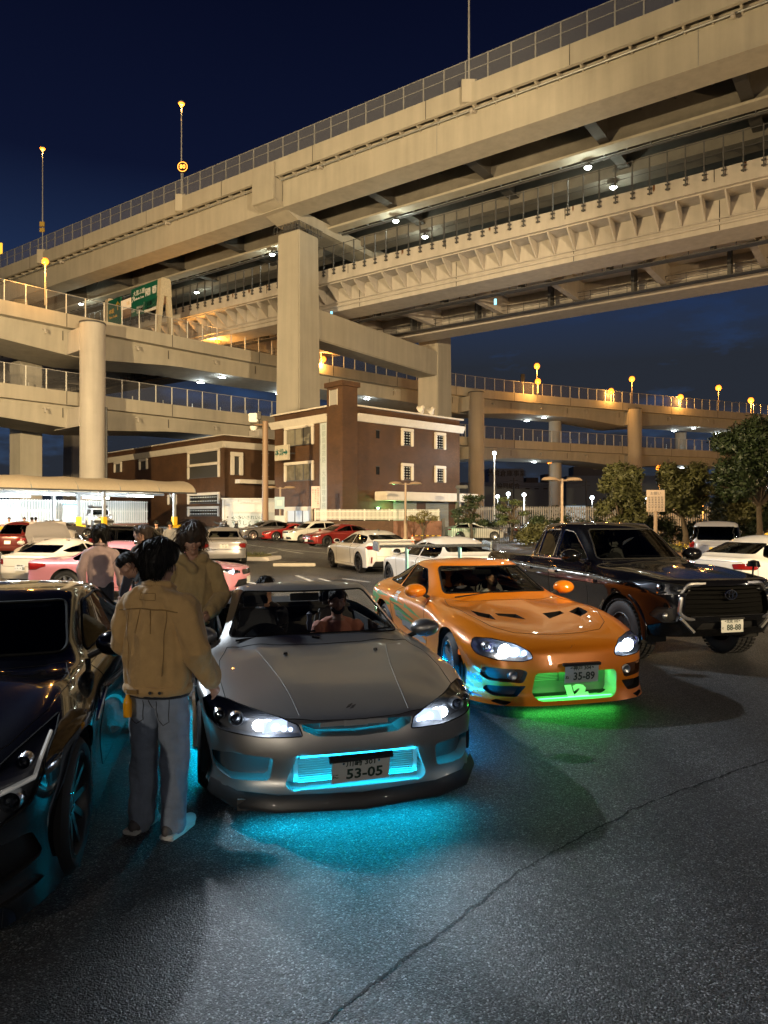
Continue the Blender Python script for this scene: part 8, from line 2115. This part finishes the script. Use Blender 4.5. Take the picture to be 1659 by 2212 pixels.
def hair_mesh(q, style, seed, k=1.0, mat=None, parent=None):
    rg = random.Random(seed)
    if style == 'bowl': P_ = [([q(-.03, 0, .055), q(.012, 0, .055)], [.103 * k, .100 * k], 1.04), ([q(-.05, -.055, .0), q(-.045, -.05, -.055)], [.062 * k, .05 * k], 1), ([q(-.05, .055, .0), q(-.045, .05, -.055)], [.062 * k, .05 * k], 1), ([q(-.07, 0, .02), q(-.06, 0, -.06)], [.06 * k, .052 * k], 1.3), ([q(.06, -.05, .065), q(.075, 0, .075), q(.06, .05, .065)], .034 * k, 1), ([q(.0, -.082, .04), q(.02, -.082, .0)], .024 * k, 1), ([q(.0, .082, .04), q(.02, .082, .0)], .024 * k, 1)]
    elif style == 'short': P_ = [([q(-.028, 0, .052), q(.008, 0, .055)], [.090 * k, .087 * k], 1), ([q(-.06, 0, .03), q(-.062, 0, -.03)], [.052 * k, .045 * k], 1.25), ([q(.06, -.04, .085), q(.06, .04, .085)], .022 * k, 1)]
    elif style == 'cap': P_ = [([q(-.025, 0, .05), q(.012, 0, .052)], [.094 * k, .093 * k], 1.02), ([q(-.05, 0, .03), q(-.055, 0, -.02)], [.065 * k, .055 * k], 1.2)]
    else: P_ = [([q(-.03, 0, .065), q(.015, 0, .07)], [.108 * k, .105 * k], 1.12), ([q(-.05, -.06, .0), q(-.05, -.055, -.06)], [.06 * k, .045 * k], 1), ([q(-.05, .06, .0), q(-.05, .055, -.06)], [.06 * k, .045 * k], 1), ([q(.03, -.08, .05), q(.035, -.085, -.02)], [.04 * k, .028 * k], 1), ([q(.03, .08, .05), q(.035, .085, -.02)], [.04 * k, .028 * k], 1), ([q(.055, -.06, .085), q(.085, .0, .07), q(.06, .06, .08)], .026 * k, 1)]
    o = put(solid(P_, .010, 2, .002 if style == 'cap' else (.0035 if style == 'bowl' else .007), (22, 22, 9), seed), 'hair' if style != 'cap' else 'beanie', mat or hair_m, parent)
    if style in ('bowl', 'messy', 'short'):
        m = MB(); me = o.data
        for _ in range(620 if style != 'short' else 300):
            v = me.vertices[rg.randrange(len(me.vertices))]; n_ = v.normal; c0 = q(0, 0, .17); fw_ = q(1, 0, 0) - q(0, 0, 0)
            if (v.co - q(0, 0, 0)).dot(fw_) > .045 * k and v.co.z < q(0, 0, .10).z: continue
            dn = (v.co - c0); dn = (dn - n_ * dn.dot(n_)).normalized() + Vector((rg.uniform(-.4, .4), rg.uniform(-.4, .4), -.15)) * (1.2 if style == 'messy' else .5)
            L_ = rg.uniform(.04, .085) * k * (1.15 if style == 'messy' else 1); a = v.co + n_ * .001
            lf = {'bowl': .001, 'short': .004, 'messy': .012}[style] * k; m.tube([a, a + dn * L_ * .5 + n_ * lf, a + dn * L_ + n_ * lf * .4], [.0026 * k, .0024 * k, .0006 * k], 3, False)
        l_ = m.build('locks', mat or hair_m, o, smooth=True); l_['kind'] = 'stuff'
    return o
white_sh = pmat('shoe_white', (.60, .61, .62), .5); grey_sh = pmat('shoe_grey', (.10, .09, .09), .6)
def person(label, loc, rz, H=1.72, head_yaw=0, head_tilt=0, hair='short', hmat=None, top=None, top_kind='shirt', low=None, shoe=None, arms=None, sit=False, lean=0, near=False, face=True, beard=None, seed=1, group=None, hands=True, parent_fix=None):
    """standing (or sitting) figure; local +y is the way the chest faces"""
    o = thing('person', label, 'person', loc, rz, group); k = H / 1.75; V = lambda x, y, z: Vector((x * k, y * k, z * k))
    zs = 0.0
    hipz = .93; ln = Matrix.Rotation(R(-lean), 4, 'X')
    def up(x, y, z): p = ln @ Vector((x, y, z - hipz)); return V(p.x, p.y, p.z + hipz)
    A = arms or [((.215, .0, 1.40), (.27, -.02, 1.13), (.26, .10, .90)), ((-.215, .0, 1.40), (-.27, -.02, 1.13), (-.26, .10, .90))]
    arm = [[up(*a) for a in q] for q in A]
    hy = R(head_yaw); f = (Matrix.Rotation(R(-lean * .4), 4, 'X') @ Vector((-math.sin(hy), math.cos(hy), -math.tan(R(head_tilt))))).normalized()
    hc = up(0, .025, 1.635)
    hp, q = head_parts(hc, f, (0, 0, 1), k)
    B = list(hp) + [([up(0, -.01, 1.40), up(0, .0, 1.50), hc - Vector((0, 0, .07 * k)) - f * .01], [.066 * k, .056 * k, .058 * k], 1), ([up(0, 0, .95), up(0, .0, 1.15), up(0, 0, 1.32), up(0, 0, 1.40)], [.105 * k, .10 * k, .112 * k, .09 * k], 1.45)]
    for a in arm:
        B.append(([a[0] + Vector((-.035 if a[0].x > 0 else .035, 0, -.035)) * k, a[1], a[2]], [.048 * k, .042 * k, .030 * k], 1))
        if hands: dd = (a[2] - a[1]).normalized(); B += hand_parts(a[2], dd, (1 if a[2].x > 0 else -1, -.2, .1), 1 if a[2].x > 0 else -1, k)
    if sit: legs = [[V(s * .09, 0, .93), V(s * .13, .42, .95), V(s * .13, .52, .55)] for s in (1, -1)]
    else: legs = [[V(s * .09, 0, .92), V(s * .105, .02, .50), V(s * .115, -.02, .09)] for s in (1, -1)]
    for a in legs: B.append((a, [.080 * k, .055 * k, .040 * k], 1))
    vox = .0075 if near else .011
    body = put(solid(B, vox, 2), 'body', skin, o)
    if face: face_bits(q, o, k, beard)
    hair_mesh(q, hair, seed, k, hmat, o)
    r = dict(o=o, q=q, up=up, V=V, k=k)
    jk = top_kind == 'jacket'
    if top is not None:
        e = .022 if jk else (.016 if top_kind == 'hoodie' else .008); hem = .865 if jk else .90
        T_ = [([up(0, -.0, hem), up(0, .0, hem + .10), up(0, 0, 1.20), up(0, 0, 1.36)], [(.116 + e) * k, (.116 + e * 1.5) * k, (.118 + e * 1.3) * k, (.102 + e) * k], 1.42), ([up(-.175, -.01, 1.375), up(-.09, -.015, 1.415), up(0, -.015, 1.43), up(.09, -.015, 1.415), up(.175, -.01, 1.375)], [(.054 + e) * k, (.062 + e) * k, (.070 + e) * k, (.062 + e) * k, (.054 + e) * k], .9)]
        short = top_kind == 'tee'
        for a in arm:
            b = [a[0] + Vector((-.025 if a[0].x > 0 else .025, 0, -.03)) * k, a[1], a[1].lerp(a[2], .92)] if not short else [a[0], a[0].lerp(a[1], .7)]
            T_.append((b, [(.062 + e) * k, (.056 + e * 1.1) * k, (.042 + e) * k] if not short else [(.064 + e) * k, .062 * k], 1))
        if top_kind == 'hoodie': T_ += [([up(-.085, .06, 1.47), up(-.11, -.02, 1.49), up(0, -.10, 1.46), up(.11, -.02, 1.49), up(.085, .06, 1.47), up(0, .11, 1.38)], .040 * k, 1)]
        tm = solid(T_, .011 if near else .015, 3, .016 if jk else (.011 if top_kind == 'hoodie' else .006), (11, 11, 3.4), seed, .9 if jk or top_kind == 'hoodie' else .5)
        for v in tm.vertices: v.co.z = max(v.co.z, (hem - .02) * k) if lean == 0 and not sit else v.co.z
        r['top'] = put(tm, {'jacket': 'jacket', 'hoodie': 'hoodie', 'tee': 'tee_shirt'}.get(top_kind, 'shirt'), top, o)
        if jk or top_kind == 'shirt':
            put(solid([([up(-.065, .07, 1.475), up(-.088, -.01, 1.505), up(0, -.085, 1.515), up(.088, -.01, 1.505), up(.065, .07, 1.475)], .022 * k, 1)], .009, 2), 'collar', top, o)
    if low is not None:
        L_ = [([V(0, 0, .99), V(0, 0, .88)], [.118 * k, .120 * k], 1.38)]
        for a in legs: L_.append(([a[0], a[1], a[2] + Vector((0, .01, -.03))], [(.102 if near else .100) * k, (.082 if near else .080) * k, (.076 if near else .072) * k], 1))
        r['low'] = put(solid(L_, .011 if near else .015, 2, .013 if near else .006, (7, 7, 9), seed + 5, .5), 'trousers', low, o)
    if not sit:
        for s, a in zip((1, -1), legs):
            c = a[2]
            sp = [([Vector((c.x, c.y - .05 * k, .045)), Vector((c.x + s * .01, c.y + .06 * k, .042)), Vector((c.x + s * .02, c.y + .17 * k, .034))], [.042 * k, .046 * k, .036 * k], 1.05), ([c + Vector((0, 0, .0)), Vector((c.x, c.y - .01, .05))], .045 * k, 1)]
            sm_ = solid(sp, .009, 2)
            for v in sm_.vertices: v.co.z = max(v.co.z, .018)
            sh = put(sm_, 'shoe', shoe or black_rub, o)
            if near:
                sh.data.materials.append(grey_sh)
                for p_ in sh.data.polygons: p_.material_index = int(p_.center.y < c.y + .015 or p_.center.z > .085)
            so = MB(); ol = [(-.048, -.09), (.048, -.09), (.056, .03), (.05, .15), (.02, .205), (-.025, .205), (-.05, .15), (-.054, .03)]
            so.prism([(c.x + p[0] * k + s * .012, c.y + p[1] * k) for p in ol], Matrix.Translation((0, 0, .0)), .03); so.build('sole', pmat('sole_white', (.6, .6, .58), .6), sh, bevel=.008)
    return r
tan = cloth('canvas_tan', (.46, .29, .115)); denim = cloth('denim_grey', (.20, .245, .325)); khaki = cloth('hoodie_khaki', (.36, .25, .105)); greige = cloth('shirt_pink_grey', (.40, .29, .28)); dkc = cloth('cloth_dark', (.014, .014, .018)); peach = cloth('polo_peach', (.45, .17, .11)); wtee = cloth('tee_white', (.55, .56, .58)); greyc = cloth('cloth_grey', (.17, .17, .18)); bluegr = cloth('cloth_denim_blue', (.15, .19, .24))
# man in the tan jacket, back to the camera
arms = [((.215, .0, 1.39), (.272, .0, 1.12), (.275, .15, .90)), ((-.215, .0, 1.39), (-.262, .03, 1.13), (-.20, .22, .96))]
r = person('man in a tan canvas jacket and grey jeans seen from behind between the cars', (-1.365, 4.36, 0), R(-17), 1.735, head_yaw=-24, head_tilt=8, hair='bowl', top=tan, top_kind='jacket', low=denim, shoe=white_sh, arms=arms, near=True, seed=4, face=True)
o, up, k = r['o'], r['up'], r['k']
jt = BVHTree.FromPolygons([v.co for v in r['top'].data.vertices], [tuple(p.vertices) for p in r['top'].data.polygons]); lt = BVHTree.FromPolygons([v.co for v in r['low'].data.vertices], [tuple(p.vertices) for p in r['low'].data.polygons])
def back(tree, x, z, off=.003):
    h = tree.ray_cast(Vector((x, -1, z)), Vector((0, 1, 0))); return h[0] + h[1] * off if h[0] is not None else None
def stitch(tree, pts, r_, name, mat, parent):
    L_ = []
    for (a, b) in zip(pts, pts[1:]):
        for t in range(6):
            p_ = back(tree, a[0] + (b[0] - a[0]) * t / 6, a[1] + (b[1] - a[1]) * t / 6, .001)
            if p_ is not None: L_.append(p_)
    if len(L_) > 2: MB().tube(L_, r_, 5).build(name, mat, parent, smooth=True)
tan_dk = cloth('canvas_tan_seam', (.24, .14, .04))
stitch(jt, [(-.22, 1.335), (-.1, 1.352), (0, 1.356), (.1, 1.352), (.22, 1.335)], .0045, 'yoke_seam', tan_dk, r['top'])
for x in (-.13, .13): stitch(jt, [(x, 1.35), (x * .94, 1.15), (x * .86, .93)], .003, 'panel_seam', tan_dk, r['top'])
for x in (-.045, .045): stitch(jt, [(x, 1.352), (x * 1.05, 1.28), (x * 1.1, 1.20)], .0035, 'pleat', tan_dk, r['top'])
stitch(jt, [(-.06, 1.405), (.06, 1.405), (.05, 1.445), (-.05, 1.445), (-.06, 1.405)], .0022, 'label_patch', tan_dk, r['top'])
wb_ = solid([([(.200 * math.cos(2 * math.pi * q / 24), .142 * math.sin(2 * math.pi * q / 24), .872) for q in range(25)], .021, 1)], .009, 2, .003, (12, 12, 12))
for v in wb_.vertices: v.co.z = .872 + (v.co.z - .872) * 1.5
put(wb_, 'waistband', tan, r['top'])
MB().box(-.095, -.02, -.176, -.164, .862, .89).build('adjuster_tab', tan_dk, r['top'], bevel=.003)
for x, y in ((.06, -.167), (.115, -.152)): MB().lathe([(0, .006), (.009, .004), (.010, 0)], frame((x, y, .875), (1, 0, 0), (0, 0, 1)), 10).build('button', black_pl, r['top'])
put(solid([([(.190 * math.cos(2 * math.pi * q / 20), .128 * math.sin(2 * math.pi * q / 20), .838) for q in range(21)], .016, 1)], .009, 2), 'shirt_hem', cloth('navy_hem', (.006, .008, .014)), o)
for s in (1, -1):
    stitch(lt, [(s * .045, .83), (s * .135, .835), (s * .13, .69), (s * .09, .665), (s * .05, .69), (s * .045, .83)], .0025, 'back_pocket', pmat('denim_seam', (.045, .05, .06), .8), r['low'])
stitch(lt, [(0, .86), (0, .74)], .003, 'centre_seam', pmat('denim_seam', (.045, .05, .06), .8), r['low'])
bt = thing('drink_bottle', 'small orange drink bottle standing out of the back jeans pocket', 'bottle', mat4(o) @ Vector((-.112, -.138, .715)), 0); bt.scale = (.8, .8, .8)
MB().lathe([(0, 0), (.030, .002), (.032, .02), (.032, .10), (.028, .125), (.014, .15), (.013, .17), (0, .17)], n=16).build('bottle', pmat('bottle_orange', (.75, .33, .01), .15, emit=(1, .4, .02), estr=.02), bt, smooth=50)  # faint emission brightens the bottle, which is no lamp
MB().lathe([(0, .195), (.0145, .194), (.0145, .170)], n=14).build('cap', pmat('cap_clear', (.5, .48, .42), .3), bt, smooth=50)
# the others standing around
A_in = [((.205, .02, 1.39), (.27, .03, 1.13), (.13, .24, 1.00)), ((-.205, .02, 1.39), (-.27, .03, 1.13), (-.13, .24, 1.00))]
person('man in a khaki hoodie with wavy hair looking down beside the open roadster door', (-1.77, 6.65, 0), R(198), 1.80, head_tilt=12, head_yaw=8, hair='messy', hmat=hair_br, top=khaki, top_kind='hoodie', low=dkc, arms=A_in, near=True, seed=9)
person('man in a loose pinkish grey shirt seen from behind before the pink saloon', (-4.12, 10.5, 0), R(12), 1.73, hair='messy', top=greige, top_kind='shirt', low=dkc, seed=12)
person('man in dark clothes turned to the left behind the tan jacket man', (-3.05, 9.2, 0), R(62), 1.77, head_yaw=10, hair='short', hmat=hair_br, top=cloth('cloth_navy', (.012, .014, .03)), top_kind='shirt', low=dkc, seed=14)
person('person in a black tee walking towards the camera in the distance', (-9.6, 30.5, 0), R(180), 1.68, hair='bowl', top=dkc, top_kind='tee', low=greyc, seed=15)
person('person in a grey top walking beside the one in the black tee', (-8.65, 29.2, 0), R(190), 1.66, hair='bowl', top=greyc, top_kind='shirt', low=cloth('cloth_wine', (.12, .05, .05)), seed=16)
person('person in a white top right of the grey topped walker', (-8.1, 29.5, 0), R(170), 1.62, hair='short', top=wtee, top_kind='tee', low=dkc, seed=17)
person('dark figure close behind the man turned to the left', (-3.9, 11.6, 0), R(80), 1.74, hair='short', top=dkc, top_kind='shirt', low=dkc, seed=18)
for px, lb, tp in ((20, 'person with dark hair behind the dark red car', wtee), (53, 'person in a pale grey top facing the lot by the carport post', greyc), (69, 'person in a black top by the carport, left of a pair', dkc), (77, 'person in a pale top by the carport, right of a pair', wtee)):
    p = Vector((px_tree(px, 44), 44, 0)); p.z = gz(p.x, p.y); person(lb, p, R(180 if px < 60 else 20), 1.60, hair='short', top=tp, top_kind='tee' if px != 53 else 'shirt', low=dkc, seed=px, face=px < 60, hands=False)
person('person in a yellow hooded jacket cut off by the right edge', (10.6, 19.6, 0), R(150), 1.74, hair='cap', hmat=cloth('jacket_yellow', (.62, .36, .012)), top=cloth('jacket_yellow', (.62, .36, .012)), top_kind='hoodie', low=dkc, seed=33)
# people in the open roadster and the orange coupe (chest faces the nose: local y of the figure = car x)
def rider(car, x, y, seat_z, label, turn=0, **kw):
    M_ = mat4(car); p = M_ @ Vector((x, y, seat_z - .82))
    return person(label, p, car.rotation_euler.z - R(90) + R(turn), sit=True, **kw)
A_lap = [((.20, .02, 1.38), (.25, .10, 1.14), (.12, .34, 1.06)), ((-.20, .02, 1.38), (-.25, .10, 1.14), (-.12, .34, 1.06))]
rider(roadster, -.52, .37, .25, 'bearded man in a peach polo sitting in the grey roadster', H=1.74, hair='short', hmat=hair_br, top=peach, top_kind='tee', low=dkc, arms=A_lap, beard=hair_br, near=True, seed=41, head_tilt=8, lean=-6)
rider(roadster, -1.28, -.20, .36, 'man in a black tee seated behind the driver seat of the grey roadster', H=1.70, hair='short', top=dkc, top_kind='tee', low=dkc, arms=A_lap, seed=42, turn=-35, head_tilt=15)
person('person in a blue grey shirt leaning into the grey roadster from its far side', mat4(roadster) @ Vector((-1.35, -1.05, 0)), roadster.rotation_euler.z - R(90) - R(80), 1.70, hair='short', top=bluegr, top_kind='shirt', low=dkc, lean=42, arms=[((.205, .02, 1.39), (.25, .22, 1.16), (.16, .42, 1.02)), ((-.205, .02, 1.39), (-.25, .22, 1.16), (-.16, .42, 1.02))], seed=43, head_tilt=20)
A_whl = [((.20, .02, 1.38), (.26, .20, 1.15), (.14, .46, 1.20)), ((-.20, .02, 1.38), (-.26, .20, 1.15), (-.14, .46, 1.20))]
rider(coupe, -.58, -.36, .30, 'driver in a dark beanie looking out of the orange coupe side window', H=1.70, head_yaw=38, hair='cap', hmat=cloth('beanie_dark', (.012, .012, .014)), top=greyc, top_kind='shirt', low=dkc, arms=A_whl, seed=44, lean=-8)
rider(coupe, -.62, .36, .30, 'passenger with short hair and light tee in the orange coupe', H=1.72, hair='short', hmat=hair_br, top=wtee, top_kind='tee', low=dkc, arms=A_lap, beard=hair_br, seed=45, lean=-8)
rider(coupe, -1.05, .02, .32, 'dim figure in a plaid shirt between the seats of the orange coupe', H=1.60, hair='short', top=greyc, top_kind='shirt', low=dkc, arms=A_lap, seed=46)
bpy.data.scenes.remove(TS)
bpy.context.view_layer.update()
